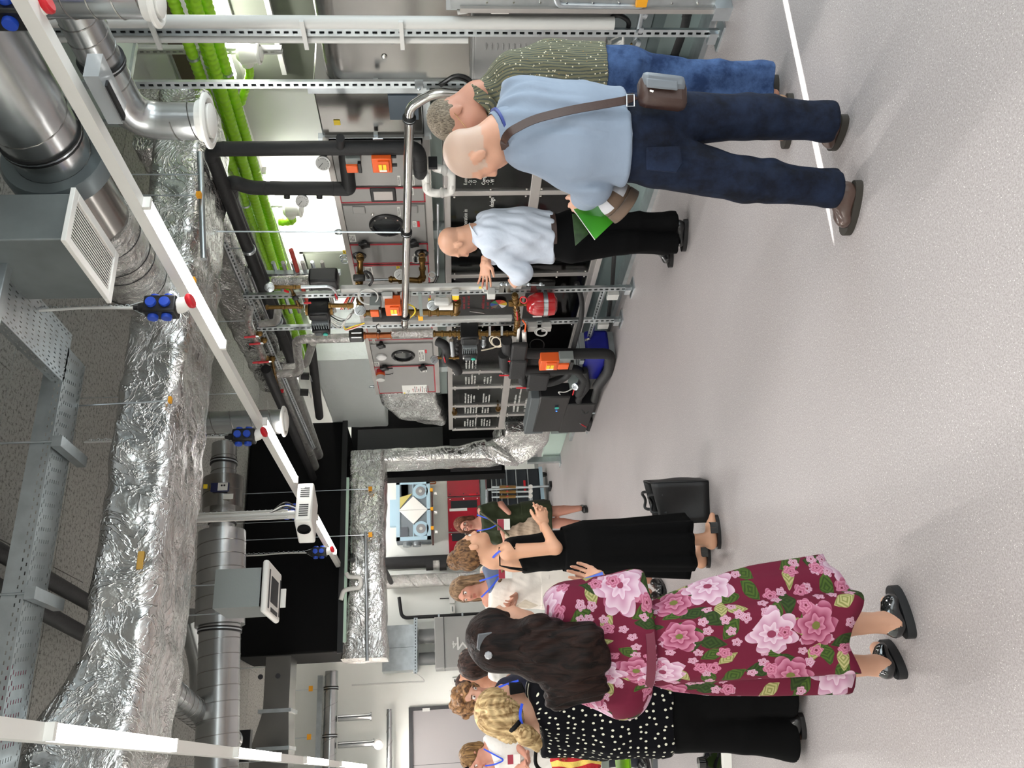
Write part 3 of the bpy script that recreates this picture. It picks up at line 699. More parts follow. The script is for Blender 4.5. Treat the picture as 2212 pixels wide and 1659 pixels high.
def porthole(px, py, r, parent=ahu, X=AF):
    p = A(px, py, X)
    MB().lathe(p, out, [(-.01, r*.8), (-.01, r), (.02, r), (.03, r*.93), (.03, r*.78), (.012, r*.76), (.010, r*.74)], 32).build('porthole_ring', blackpl, parent)
    MB().lathe(p, out, [(.0, r*.77), (.012, r*.77)], 32).build('porthole_glass', mat('dark_glass', (30,32,34), .08, 0, coat=.5), parent)
    for k in range(8):
        a = k*math.pi/4; q = p+(ey*math.cos(a)+ez*math.sin(a))*r*.88+out*.028; MB().cyl(q, q+out*.005, r*.05, 8).build('screw', steelbolt, parent)
porthole(836, 484, .148); porthole(871, 766, .128)
def knob(px, py, r=.042, parent=ahu, X=AF):
    p = A(px, py, X); mb = MB(); mb.lathe(p, out, [(0, r*.55), (.03, r*.55), (.034, r), (.06, r*.95), (.066, r*.6)], 8)
    for k in range(4):
        a = k*math.pi/2+.4; mb.box(p+(ey*math.cos(a)+ez*math.sin(a))*r*.9+out*.048, (.026, r*.62, r*.62))
    mb.build('star_knob', blackpl, parent, bevel=.004)
for q in ((787,519),(893,517),(823,739),(830,788),(913,787)): knob(*q)
for (px, py) in ((775,448), (889,447)):
    p = A(px, py); MB().b2((AF-.022, p.y-.03, p.z-.05), (AF-.004, p.y+.06, p.z+.05)).build('hinge', mgrey, ahu, bevel=.006)
p = A(828, 418); MB().b2((AF-.02, p.y-.085, p.z-.10), (AF-.002, p.y+.085, p.z+.10)).build('handle_recess', blackpl, ahu, bevel=.02)
MB().b2((AF-.024, p.y-.05, p.z-.075), (AF-.018, p.y+.055, p.z+.075)).build('handle_plate', alum, ahu, bevel=.01)
p = A(805, 460); MB().ball(p+out*.01, .014, 10).build('button', steelbolt, ahu)
p = A(842, 766); 
p = A(834, 768); MB().lathe(A(834-10,768), out, [(0, .055), (.03, .058), (.045, .045), (.055, .02)], 20).build('bulkhead_lamp', mat('lamp_glass', (228,228,226), .12, 0, coat=.6), ahu)
def sticker(px0, py0, px1, py1, m=paper, lines=4, parent=ahu, X=AF, nm='label_sheet', red=False):
    a, b_ = A(px0, py0, X), A(px1, py1, X); z0, z1 = sorted((a.z, b_.z)); y0, y1 = sorted((a.y, b_.y))
    MB().b2((X-.0115, y0, z0), (X-.0085, y1, z1)).build(nm, m, parent)
    h = (z1-z0)/(lines*1.7+1)
    for k in range(lines):
        scribble(parent, (X-.0122, y1-(y1-y0)*.08, z1-h*1.6*(k+1)), (y1-y0)*.8, h, ink if not red else redseal, seed=int(px0+k))
for q in ((753,505,770,520),(858,445,866,465),(891,476,900,488),(870,472,878,483)): sticker(*q)
for q in ((788,575,806,591),(890,552,901,565),(894,546,905,566),(904,755,918,778),(804,732,811,740),(808,781,820,790),(908,795,922,802)): sticker(*q)
for q in ((858,377,866,399),(886,376,896,398),(885,404,894,419)): sticker(*q)
for q in ((740,539,748,546),(856,573,864,580),(925,642,933,650)): sticker(*q, m=yellow, lines=1)
for q in ((901,476,907,488),(918,754,922,761)): sticker(*q, m=redpl, lines=0, nm='red_mark')
p0, p1 = A(868,831), A(923,849)
MB().b2((AF-.012, p0.y, p1.z), (AF-.0085, p1.y-.03, p0.z)).build('info_sheet', paper, ahu)
panel_text(ahu, [('4.2', (AF-.0125, p1.y-.06, p0.z-.085))], AF, .05, ink)
for k in range(9): scribble(ahu, (AF-.0125, p1.y-.06, p0.z-.13-.022*k), (p1.y-p0.y)*(.62 if k % 3 else .4), .011, ink if k % 2 else redseal, seed=70+k)
MB().b2((AF-.013, p1.y-.06, p0.z-.03), (AF-.0118, p1.y-.035, p0.z-.01)).build('yellow_mark', yellow, ahu)
# lifting eyes on top
for (px, py) in ((738,512),(744,566),(745,574),(792,741),(806,844)):
    p = A(px, py); MB().ring((AF+.05, p.y, UZ1+.05), (1,0,0), .03, .009, 20, 8).cyl((AF+.05, p.y, UZ1), (AF+.05, p.y, UZ1+.025), .01, 8).build('lifting_eye', zinc, ahu)
# pressure switch with tubes
p = A(822, 798)
MB().lathe(p, out, [(0, .045), (.05, .05), (.06, .05)], 20).build('switch_base', redpl, ahu); MB().lathe(p+out*.06, out, [(0, .052), (.025, .052)], 20).build('switch_ring', orange, ahu); MB().lathe(p+out*.085, out, [(0, .05), (.05, .048), (.055, .02)], 20).build('switch_cover', lgrey, ahu)
MB().tube(fillet([p+out*.05, p+V((-.06,.02,-.09)), p+V((-.02,.06,-.14)), p+V((0,.14,-.12)), p+V((0,.12,.02))], .05), .004, 6).build('air_tube', blackpl, ahu)
for k in (.05,.11): MB().tube([p+V((-.02,-k,-.06)), p+V((-.02,-k-.01,-.14))], .008, 8).build('tube_nipple', blackpl, ahu)
# --- bright steel casings nearest the camera
sc1 = thing('steel_casing', (4.7, 3.7, 1.42), 'shiny sheet steel casing with rounded top edge behind the nearest post', 'casing')
q = []
for k in range(7):
    a = math.pi/2*k/6; q.append(V((4.42-.14*math.sin(a), 3.0, 2.30+.14*math.cos(a))))
prof = [V((5.2,3.0,1.3)), V((5.2,3.0,2.44))]+q+[V((4.28,3.0,1.3))]
MB().prism(prof, (0, Yb(178, 4.28)-3.0, 0)).build('sheet', steel, sc1)
yq = Yb(172, 4.28)
MB().b2((4.262, yq, 1.3), (4.28, yq+.05, 2.46)).build('flange', galv, sc1)
for (px, py) in ((847,90),(830,123)): MB().ball(A(px,py,4.275), .02, 12, (.5,1,1)).build('bolt', steelbolt, sc1)
MB().b2((4.27, 3.55, 1.40), (4.285, 4.3, 1.46)).b2((4.262, 3.62, 1.3), (4.29, 3.72, 1.62)).build('rail', zinc, sc1)
sc2 = thing('steel_casing', (4.7, 4.6, 1.75), 'shiny sheet steel casing with clamped flanges between post and grey unit', 'casing')
y0, y1 = Yb(190, 4.24), Yb(297, 4.24)
MB().b2((4.24, y0, 1.79), (5.2, y1, 2.52)).build('sheet', steel, sc2, bevel=.012)
MB().b2((4.21, y1-.03, 1.76), (4.26, y1+.03, 2.55)).b2((4.21, y0-.03, 1.76), (4.26, y0+.02, 2.55)).b2((4.22, y0, 1.74), (4.26, y1, 1.79)).build('flange', zinc, sc2)
for py in (290, 175):
    p = A(812, py+3, 4.2); MB().box(p, (.03,.05,.03)).cyl(p+V((-.03,0,.02)), p+V((-.03,0,-.05)), .008, 8).build('flange_clamp', zinc, sc2)
p = A(728, 265, 4.235); MB().box(p, (.004, .045, .045)).build('warning_sticker', yellow, sc2)
# lower: dark louvre bracket
p = A(872, 232, 4.22); MB().b2((4.2, p.y-.13, p.z-.1), (4.24, p.y+.1, p.z+.1)).build('blue_grey_bracket', mat('blue_grey_metal', (90,100,108), .5, .3), sc2)
# --- tall grey control cabinet
CX = 3.98
c0, c1 = W(1020,45,X=CX), W(1308,210,X=CX)
cb = thing('control_cabinet', (4.1, 3.8, c1.z), 'light grey control cabinet with a row of louvre slots and yellow labels', 'cabinet')
cz0, cz1 = W(1305,120,X=CX).z, W(1020,120,X=CX).z
MB().b2((CX, 3.42, cz0), (4.24, 4.24, cz1)).build('housing', cabgrey, cb, bevel=.008)
MB().b2((CX-.012, W(1150,60,X=CX).y, cz0+.01), (CX+.002, 4.22, cz1-.015)).build('door', cabgrey, cb, bevel=.005)
for k in range(21):
    p = W(1050+12.1*k, 100+.28*k, X=CX-.012); MB().ball(p, .03, 10, (.30, 1.0, .17)).build('louvre_slot', cabgrey, cb)
for k in range(4):
    p = W(1256+12.3*k, 62, X=CX-.012); MB().box(p, (.003, .04, .026)).build('yellow_label', yellow, cb)
p = W(1241,66,X=CX-.012); MB().box(p, (.003, .06, .03)).build('type_plate', lgrey, cb)
for k in range(5): MB().cyl(W(1311,90+13*k,X=CX+.08), W(1320,90+13*k,X=CX+.08), .016, 10).build('cable_gland', lgrey, cb)
for k in range(3):
    a = W(1320,72+14*k,X=4.05); MB().tube(fillet([a, W(1348,60+12*k,X=4.0), W(1345,95+6*k,X=4.0), W(1322,98+5*k,X=4.05)], .12), .007, 6).build('grey_cable', lgrey, cb)
MB().tube(fillet([W(1302,60,X=3.99), W(1330,28,X=3.95), W(1362,45,X=3.95), W(1352,75,X=3.95), W(1320,72,X=4.02)], .12), .014, 8).build('black_cable', blackpl, cb)
sk = MB().b2((4.5, 3.0, .24), (5.2, 4.25, 1.28)).build('machine_plinth_box', mat('blue_grey_base', (120,128,130), .5, .2), None, 'blue grey machine housing behind the control cabinet and the first posts', 'housing')
# --- lower storey: glazed display frame
LZ0, LZ1 = .29, 1.655
yl0, yl1 = W(1150,290,X=AF).y, W(1000,926,X=AF).y
du = thing('glazed_display_unit', (4.7, 7.5, LZ0), 'low aluminium framed machine with clear front panes and white print', 'display unit')
iw = mat('inner_dark_wall', (52,52,52), .6)
MB().b2((5.1, yl0, LZ0), (5.15, yl1, LZ1)).b2((4.24, yl0, LZ0-.02), (5.15, yl1, LZ0)).b2((4.24, yl0, LZ1-.04), (5.15, yl1, LZ1)).build('carcass', iw, du)
MB().b2((AF-.01, yl0, LZ1-.05), (AF+.05, yl1, LZ1+.005)).build('top_rail', alum, du, bevel=.004)
MB().b2((AF-.01, yl0, LZ0-.05), (AF+.05, yl1, LZ0+.04)).build('bottom_rail', alum, du, bevel=.004)
MB().b2((AF-.02, yl0, LZ0-.052), (AF-.008, yl1, LZ0-.01)).build('bottom_ledge', mat('pale_ledge', (206,200,196), .4, .3), du)
muls = [300, 416, 595, 700, 803, 836, 876, 898, 926]
ys = [W(1030, m_, X=AF).y for m_ in muls]
for y in ys: MB().b2((AF-.012, y-.028, LZ0+.03), (AF+.045, y+.028, LZ1-.04)).build('mullion', alum, du, bevel=.004)
zr1, zr2 = W(1152,420,X=AF).z, W(1092,850,X=AF).z
MB().b2((AF-.014, ys[0], zr1-.05), (AF+.04, ys[4], zr1+.03)).build('mid_rail', alum, du, bevel=.004)
MB().b2((AF-.014, ys[4], zr2-.04), (AF+.04, ys[8], zr2+.04)).build('mid_rail', alum, du, bevel=.004)
for i in range(len(ys)-1):
    zr = zr1 if i < 4 else zr2
    for (za, zb) in ((LZ0+.04, zr-.03), (zr+.03, LZ1-.05)):
        MB().b2((AF-.004, ys[i]+.012, za), (AF+.002, ys[i+1]-.012, zb)).build('clear_pane', perspex, du)
        fr_ = MB(); w_ = .05
        fr_.b2((AF+.003, ys[i]+.01, za), (AF+.006, ys[i]+.028+w_, zb)).b2((AF+.003, ys[i+1]-.028-w_, za), (AF+.006, ys[i+1]-.01, zb)).b2((AF+.003, ys[i], za), (AF+.006, ys[i+1], za+w_)).b2((AF+.003, ys[i], zb-w_), (AF+.006, ys[i+1], zb))
        fr_.build('inner_frame', mat('taupe_frame', (122,116,114), .5, .4), du)
        for yy in (ys[i]+.045, ys[i+1]-.045):
            for zz in (za+.03, (za+zb)/2, zb-.03):
                MB().ball((AF-.008, yy, zz), .011, 8, (.6,1,1)).build('dome_screw', steelbolt, du)
# inside the display unit
y0, y1 = ys[0]+.05, ys[1]-.12
MB().b2((4.35, y0-.3, .45), (4.5, y1, 1.55)).build('coil_block', mat('coil_dark', (38,38,42), .5, .5), du)
for k in range(14): MB().b2((4.335, y0-.3, .5+.075*k), (4.35, y1, .512+.075*k)).build('coil_fin_row', alum, du)
mb = MB()
for k in range(70):
    y = y0-.3+(y1-y0+.3)*k/70; mb.b2((4.341, y, .47), (4.349, y+.004, 1.53))
mb.build('coil_fins', alum, du, kind='stuff')
fy_ = (ys[1]+ys[2])/2-.12
MB().lathe((4.36, fy_, 1.12), ex, [(0, .42), (.03, .44), (.3, .44), (.3, .2)], 36).build('fan_drum', mat('fan_grey', (98,96,92), .4, .6), du)
MB().lathe((4.34, fy_, 1.12), ex, [(0, .22), (.02, .24), (.2, .26)], 28).build('fan_inlet', mat('fan_light', (140,138,132), .4, .6), du)
MB().b2((4.4, fy_-.55, .5), (4.44, fy_+.5, .56)).b2((4.36, fy_-.4, .5), (4.40, fy_-.36, 1.5)).b2((4.36, fy_+.33, .5), (4.4, fy_+.37, 1.5)).build('fan_frame', alum, du)
a = W(975,432,X=4.24); b_ = W(1002,452,X=4.24)
MB().prism([W(974,425,X=4.23), W(974,458,X=4.23), W(1006,469,X=4.23), W(985,450,X=4.23)], (.01,0,0)).build('blue_sheet', mat('blue_sheet', (66,96,190), .5), du)
MB().b2((4.5, ys[2], .5), (4.95, ys[3], 1.5)).build('inner_box', black, du)
# colour wheel poster inside, with red print
cw = W(1077, 657, X=4.17); cols = [(30,70,160),(110,98,80),(54,54,60),(228,226,230),(226,192,40),(222,100,40),(196,40,44),(40,120,70)]
R_ = .082
for k, c_ in enumerate(cols):
    a0 = math.pi/2-.35+k*math.pi/4; pts_ = [cw]+[cw+(V((0,-1,0))*math.cos(a0+j*math.pi/16)*1.0+ez*math.sin(a0+j*math.pi/16))*R_ for j in range(5)]
    MB().prism(pts_, (-.002,0,0)).build('wheel_sector', mat('wheel_%d' % k, c_, .5), du, smooth=False)
MB().b2((AF-.006, ys[2]+.14, .62), (AF-.002, ys[3]-.06, 1.6)).build('black_board', mat('board_black', (16,15,15), .35), du)
for k in range(6): scribble(du, (AF-.008, cw.y+.12-.0*k, 1.52-.045*k-(.1 if k > 2 else 0)), .24, .028, redseal, seed=40+k)
MB().bar(W(1015,672,X=AF-.03), W(1046,676,X=AF-.03), .012, .012).build('gas_spring', alum, du)
# maroon plates and light shapes in the far half
mr = mat('maroon_inside', (120,20,34), .4)
MB().b2((4.45, ys[5]+.1, .35), (4.47, ys[8]-.05, zr2-.06)).build('maroon_plate', mr, du)
MB().b2((4.5, ys[5]+.05, 1.02), (4.52, ys[8], 1.25)).build('maroon_plate', mr, du)
MB().b2((4.34, ys[3]+.2, 1.0), (4.36, ys[4]-.1, 1.5)).build('grey_plate', mat('slate_plate', (64,78,78), .5), du)
MB().lathe((4.4, (ys[4]+ys[6])/2, .95), ex, [(0, .5), (.02, .52), (.1, .52)], 40).build('rotor_wheel', mat('rotor_grey', (112,110,108), .5, .3), du)
for k in range(10): MB().b2((4.32, ys[4]+.08, 1.1+.045*k), (4.335, ys[5]-.06, 1.118+.045*k)).build('coil_row', alum, du)
for i, (n1, n2) in enumerate(((4,0),(4,3),(4,3),(5,3),(5,4))):
    j = i+3; y = ys[j+1 if j+1 < 9 else 8]-.10; ww = ys[j+1]-ys[j] if j+1 < 9 else .4
    for k in range(n1): scribble(du, (AF-.006, y, 1.44-.035*k), min(.62*ww, .3)*random.uniform(.7, 1.), .022, paper, seed=100+i*10+k)
    for k in range(n2): scribble(du, (AF-.006, y, 1.22-.035*k), min(.62*ww, .3)*random.uniform(.6, .9), .022, paper, seed=200+i*10+k)
for k in range(5): scribble(du, (AF-.006, ys[7]-.1, .82-.05*k-(.04 if k > 1 else 0)), (.55,.7,.4,.62,.3)[k], .026, paper, seed=300+k)
y = W(1010,398,X=AF).y
panel_text(du, [('Kompo', (AF-.006, y, W(1009,398,X=AF).z)), ('- St', (AF-.006, y, W(1019,398,X=AF).z)), ('- Ü', (AF-.006, y, W(1029,398,X=AF).z)), ('Comp', (AF-.006, y, W(1048,398,X=AF).z)), ('- O', (AF-.006, y, W(1057,398,X=AF).z)), ('- W', (AF-.006, y, W(1067,398,X=AF).z))], AF, .042, paper)
panel_text(du, [('generation in', (AF-.006, W(1009,492,X=AF).y, W(1009,492,X=AF).z)), ('design', (AF-.006, W(1066,446,X=AF).y, W(1066,446,X=AF).z))], AF, .05, paper)
# valves poking through the far panes
for px in ((982,893),(1076,885)):
    p = A(px[0], px[1], AF-.03); MB().cyl(p, p+V((-.0,-.16,.01)), .012, 8).lathe(p+V((0,-.03,0)), ey, [(0,.035),(.03,.035)], 8).build('bronze_valve', brass, du)
# plinth rail and floor channel under the machine
pb_ = thing('machine_plinth', (4.3, 7.6, 0), 'grey green sheet base with a steel floor channel under the glazed machine', 'base')
basem = mat('base_sheet_green_grey', (126,140,138), .32, .35)
MB().b2((4.26, 3.3, .0), (5.2, 10.9, .235)).build('base_sheet', basem, pb_)
MB().b2((4.03, 3.3, 0), (4.12, 10.6, .035)).build('floor_channel', galv, pb_)
MB().b2((4.12, 3.3, 0), (4.26, 10.6, .012)).build('floor_channel_web', galv, pb_)
MB().b2((4.3, 10.9, 0), (4.36, 12.0, .26)).build('pale_base_end', mat('pale_green_wall', (176,196,186), .5), pb_)
# foil ducts and fixed parts between the storeys
t = thing('foil_duct', (4.6, 9.7, 1.8), 'foil wrapped elbow at the far end of the upper grey unit', 'duct')
rect_duct('wrapped_duct', [(4.70, yz+.01, 2.14), (4.70, yz+.35, 2.14), (4.72, yz+.8, 2.02), (4.78, yz+1.15, 1.8)], [ez, ez, V((0,-.3,1)), V((0,-.6,.8))], .98, [.70,.70,.62,.5], foil, t, rad=.06, amp=.012, seed=21)
smf = foil_mat('smooth_foil', (226,232,230), 9, .5, .5); smf.node_tree.nodes['Principled BSDF'].inputs['Metallic'].default_value = .35
t = thing('foil_duct', (5.0, 8.6, 2.5), 'bright foil covered duct standing on top of the far grey unit', 'duct')
rect_duct('wrapped_duct', [(4.95, W(700,778,X=4.6).y, 2.9), (4.95, W(700,925,X=4.6).y, 2.9)], (0,0,1), .7, .76, smf, t, rad=.03, amp=.006, seed=22)
for y in (yl0+1.2, 7.0, 8.6): MB().b2((4.22, y, LZ1), (4.32, y+.12, UZ0)).build('spacer', mat('spacer_grey', (150,158,156), .5), du)
MB().b2((4.45, yl0, LZ1+.01), (5.2, yl1-.6, UZ0-.03)).build('gap_tray', mat('gap_sheet', (172,186,182), .4, .3), du)
# ================================================================ posts, pipes, pumps in front of the units
def strut(t, a, b, w=.041, facing=V((-1,0,0)), m=galv, slots=True, name='strut'):
    """slotted C channel from a to b, its slotted back toward 'facing'"""
    a = V(a); b = V(b); d = b-a; L = d.length; d.normalize(); n = (V(facing)-d*V(facing).dot(d)).normalized(); r = d.cross(n); mb = MB(); h = w/2
    def quad(p, q, off0, off1): mb.add([p+off0, q+off0, q+off1, p+off1], [(0,1,2,3)])
    quad(a, b, r*h+n*h, r*h-n*h); quad(a, b, -r*h-n*h, -r*h+n*h)
    quad(a, b, r*h-n*h, r*h*.5-n*h); quad(a, b, -r*h-n*h, -r*h*.5-n*h)
    if slots:
        quad(a, b, r*h+n*h, r*.007+n*h); quad(a, b, -r*h+n*h, -r*.007+n*h)
        x = 0; k = int(L/.05)
        for i in range(k+1):
            s_, e_ = max(0, i*.05-.011), min(L, i*.05+.011)
            if e_ > s_: mb.add([a+d*s_-r*.007+n*h, a+d*e_-r*.007+n*h, a+d*e_+r*.007+n*h, a+d*s_+r*.007+n*h], [(0,1,2,3)])
        mb.build(name, m, t, smooth=False)
        MB().bar(a-n*h*.2, b-n*h*.2, w*.5, .002, up=n).build('slot_shadow_back', mat('channel_shade', (60,62,64), .6, .5), t)  # dark strip behind the slots, painted shade of the hollow channel
    else:
        quad(a, b, r*h+n*h, -r*h+n*h); mb.build(name, m, t, smooth=False)
def post(label, pts, foot, conduits=(), top=None, facing=V((-.9,-.43,0))):
    x, y = foot; PXp = 3.85
    t = thing('strut_post', (x, y, 0), label, 'post', 'slotted posts along the units' if False else None)
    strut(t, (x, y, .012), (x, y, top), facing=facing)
    MB().b2((x-.06, y-.09, 0), (x+.06, y+.09, .012)).build('foot_plate', zinc, t)
    MB().bar((x-.03, y-.03, .05), (x-.03, y+.05, .05), .03, .05).build('foot_bracket', zinc, t)
    for z in (.06,): MB().ball((x-.03, y+.03, z), .012, 8).build('bolt', steelbolt, t)
    return t
fA = W(1548,76,Z=0); fB = W(1548,180,Z=0); fC = W(1374,622,Z=0); fD = W(1346,690,Z=0)
X_ = 3.86
yA, yB2, yC, yD = fA.y, W(800,181,X=X_).y, W(1200,625,X=X_).y, W(1200,693,X=X_).y
tA = post('slotted strut post nearest the camera with pale conduits both sides, beside the control cabinet', 0, (X_+.06, W(700,68,X=X_+.06).y), top=CZ)
ya_ = W(700,68,X=X_+.06).y
for (dy, r, z0) in ((-.075, .036, cz0+.0), (.05, .02, 1.5)):
    MB().cyl((X_+.05, ya_+dy, z0), (X_+.05, ya_+dy, CZ-.3), r, 18).build('pale_conduit', lgrey, tA)
for px in (330, 655, 867):
    z = W(px, 68, X=X_).z; MB().b2((X_, ya_-.12, z-.012), (X_+.02, ya_+.08, z+.012)).build('conduit_clip', lgrey, tA)
tB = post('slotted strut post in front of the steel casing left of the first post', 0, (X_, yB2), top=W(270,181,X=X_).z+.9)
p = W(905,185,X=X_-.03); MB().box(p, (.006,.09,.05)).ball(p+V((-.006,.02,0)), .012, 8).build('corner_plate', zinc, tB)
MB().tube(fillet([W(950,183,X=X_-.03), W(985,160,X=X_-.04), W(1018,170,X=X_-.04), W(1018,195,X=X_-.03)], .15), .012, 8).build('cable_loop', blackpl, tB)
MB().tube(fillet([W(952,186,X=X_-.03), W(980,166,X=X_-.04), W(1014,176,X=X_-.04), W(1016,198,X=X_-.03)], .15), .009, 8).build('cable_loop', blackpl, tB)
zC1 = W(470,640,X=X_).z
tC = post('slotted strut post carrying the yellow emergency switch', 0, (X_, yC), top=3.4)
tD = post('slotted strut post with the lower pump on its left side', 0, (X_, yD), top=3.4)
for t, y, z0, z1 in ((tC, yC-.09, 1.0, W(735,620,X=X_).z), (tD, yD-.085, 1.05, W(785,690,X=X_).z)):
    MB().b2((X_-.03, y-.032, z0), (X_+.02, y+.032, z1)).build('cable_duct', lgrey, t, bevel=.01)
    for k in range(5):
        z = z0+(z1-z0)*(k+.5)/5; MB().b2((X_-.034, y+.02, z-.012), (X_-.0, y+.06, z+.012)).build('duct_clip', lgrey, t)
# rails between and above the posts
fr_t = thing('pipe_rack', (X_, (yC+yD)/2, 3.3), 'horizontal slotted rails and bright pipes high up between the two pump posts', 'frame')
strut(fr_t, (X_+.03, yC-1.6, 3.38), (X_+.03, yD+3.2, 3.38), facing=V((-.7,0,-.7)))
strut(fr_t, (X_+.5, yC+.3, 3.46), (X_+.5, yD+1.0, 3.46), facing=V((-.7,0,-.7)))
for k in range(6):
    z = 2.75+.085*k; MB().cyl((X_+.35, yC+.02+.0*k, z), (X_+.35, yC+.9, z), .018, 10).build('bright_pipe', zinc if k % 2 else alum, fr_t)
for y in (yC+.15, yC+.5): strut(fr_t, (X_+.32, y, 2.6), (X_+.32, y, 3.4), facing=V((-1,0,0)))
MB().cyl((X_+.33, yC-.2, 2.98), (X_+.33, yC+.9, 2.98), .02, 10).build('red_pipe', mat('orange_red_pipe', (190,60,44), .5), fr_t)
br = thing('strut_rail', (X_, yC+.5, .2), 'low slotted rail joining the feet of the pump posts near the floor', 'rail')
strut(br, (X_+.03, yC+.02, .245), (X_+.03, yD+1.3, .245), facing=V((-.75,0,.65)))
for y in (yC+.12, yD+.1, yD+.55): MB().b2((X_, y, .10), (X_+.04, y+.09, .2)).build('angle_plate', lgrey, br)
for y in (yC+.95, yC+1.25): MB().lathe((X_-.01, y, .27), out, [(0,.03),(.012,.03),(.02,.016)], 12).build('washer_bolt', steelbolt, br)
# --- generic fittings
def gauge(t, c, axis, r=.045):
    c = V(c); axis = V(axis).normalized()
    MB().lathe(c-axis*.02, axis, [(0, r*.55), (.0, r*.9), (.02, r), (.032, r), (.034, r*.88)], 26).build('gauge_case', zinc if r < .05 else lgrey, t)
    MB().lathe(c+axis*.0125, axis, [(0, r*.88), (.0015, r*.88)], 26).build('gauge_face', paper, t)
    u = axis.cross(ez).normalized() if abs(axis.z) < .9 else ey; w_ = u.cross(axis)
    MB().bar(c+axis*.0155-u*r*.1, c+axis*.0155+(u*.5+w_*.55).normalized()*r*.7, r*.07, .001, up=axis).build('gauge_needle', ink, t)
    tk = MB()
    for k in range(11):
        a = math.radians(-225+27*k); q = u*math.cos(a)+w_*math.sin(a); tk.bar(c+axis*.0145+q*r*.66, c+axis*.0145+q*r*.8, r*.05, .001, up=axis)
    tk.build('gauge_scale', ink, t)
def lever(t, a, b, w=.022):
    a = V(a); b = V(b); MB().bar(a, a.lerp(b, .3), w*.7, .005).build('lever_shank', zinc, t); MB().bar(a.lerp(b, .22), b, w, .011).build('red_lever', redpl, t, bevel=.004)
def fitted(t, pts, r, m=brass, every=.11, elbow=.03, name='pipe_run'):
    pts = [V(p) for p in pts]; MB().tube(fillet(pts, elbow, 5), r, 12).build(name, m, t); rg = MB()
    for i in range(len(pts)-1):
        a, b = pts[i], pts[i+1]; L = (b-a).length; d = (b-a).normalized(); k = max(1, int(L/every))
        for j in range(k+1):
            q = a+(b-a)*((j+.15*((j*7) % 3))/(k+.5)); rg.lathe(q-d*.012, d, [(0, r*1.02), (.003, r*1.3), (.02, r*1.3), (.024, r*1.02)], 10)
    rg.build('fitting_collars', m, t, kind='stuff')
def flange(t, c, axis, r, m=blackpl, n=6):
    MB().lathe(V(c)-V(axis).normalized()*.012, axis, [(0, r), (.024, r)], 20).build('flange', m, t)
    u = V(axis).normalized().orthogonal().normalized(); w_ = V(axis).normalized().cross(u)
    for k in range(n):
        a = 2*math.pi*k/n; q = V(c)+(u*math.cos(a)+w_*math.sin(a))*r*.78; MB().cyl(q-V(axis).normalized()*.02, q+V(axis).normalized()*.02, r*.13, 6).build('flange_bolt', zinc, t)
def ins(label, pts, r, m=blackins, elbow=.1, rings=True, cat='pipe', name='insulated_pipe', caps=()):
    pts = [V(p) for p in pts]; t = thing(name, pts[0], label, cat)
    mb = MB().tube(fillet(pts, elbow, 7), r, 18)
    if m is foil2:
        Aa = np.array(mb.v); Aa += np.random.RandomState(int(abs(pts[0][0]*1000)) % 999).normal(size=Aa.shape)*.0022; mb.v = Aa.tolist()
    mb.build('insulation', m, t)
    if rings:
        for i in range(len(pts)-1):
            a, b = pts[i], pts[i+1]; L = (b-a).length; d = (b-a).normalized()
            if L > 3*elbow:
                for q in (a+d*elbow*1.1 if i else a+d*.25*L, b-d*elbow*1.1): MB().lathe(q-d*.008, d, [(0, r), (.002, r*1.035), (.014, r*1.035), (.016, r)], 18).build('joint_band', m, t)
    return t
def pump(label, px, py, hx, hy, X, hp=None, fins=8):
    """circulator: black block, grey cooling fins, black head with display and teal knob; hx,hy = pixel size along z, y"""
    c = W(px, py, X=X); dz = hx*dep(c)/FL; dy = hy*dep(c)/FL
    t = thing('circulation_pump', c, label, 'pump')
    MB().box(c+V((0.03, -dy*.26, 0)), (.17, dy*.46, dz)).build('insulation_shell', blackpl, t, bevel=.014)
    MB().box(c+V((-.06, -dy*.27, .0)), (.012, dy*.36, dz*.8)).build('shell_cover', blackpl, t, bevel=.006)
    y0 = c.y; 
    MB().box(c+V((-.02, dy*.07, 0)), (.13, dy*.16, dz*.8)).build('motor_body', greyfin, t, bevel=.006)
    for k in range(fins):
        z = -dz*.40+dz*.8*k/(fins-1); MB().box(c+V((-.09, dy*.06, z)), (.05, dy*.17, .005)).build('cooling_fin', greyfin, t)
    MB().box(c+V((-.05, dy*.32, 0)), (.17, dy*.32, dz*.84)).build('control_head', blackpl, t, bevel=.015)
    q = c+V((-.138, dy*.34, dz*.12)); MB().box(q, (.006, dy*.2, dz*.32)).build('display', mat('pump_display', (70,74,76), .2), t, bevel=.003)
    q = c+V((-.135, dy*.36, -dz*.2)); MB().lathe(q, out, [(0,.021),(.008,.021),(.01,.018)], 18).build('teal_knob', teal, t)
    MB().box(c+V((-.137, dy*.30, dz*.36)), (.004, dy*.07, dz*.07)).build('white_tag', paper, t)
    for s_ in (-1, 1): flange(t, c+V((.03, -dy*.2, s_*(dz*.5+.015))), ez, .05, brass, 4)
    return t
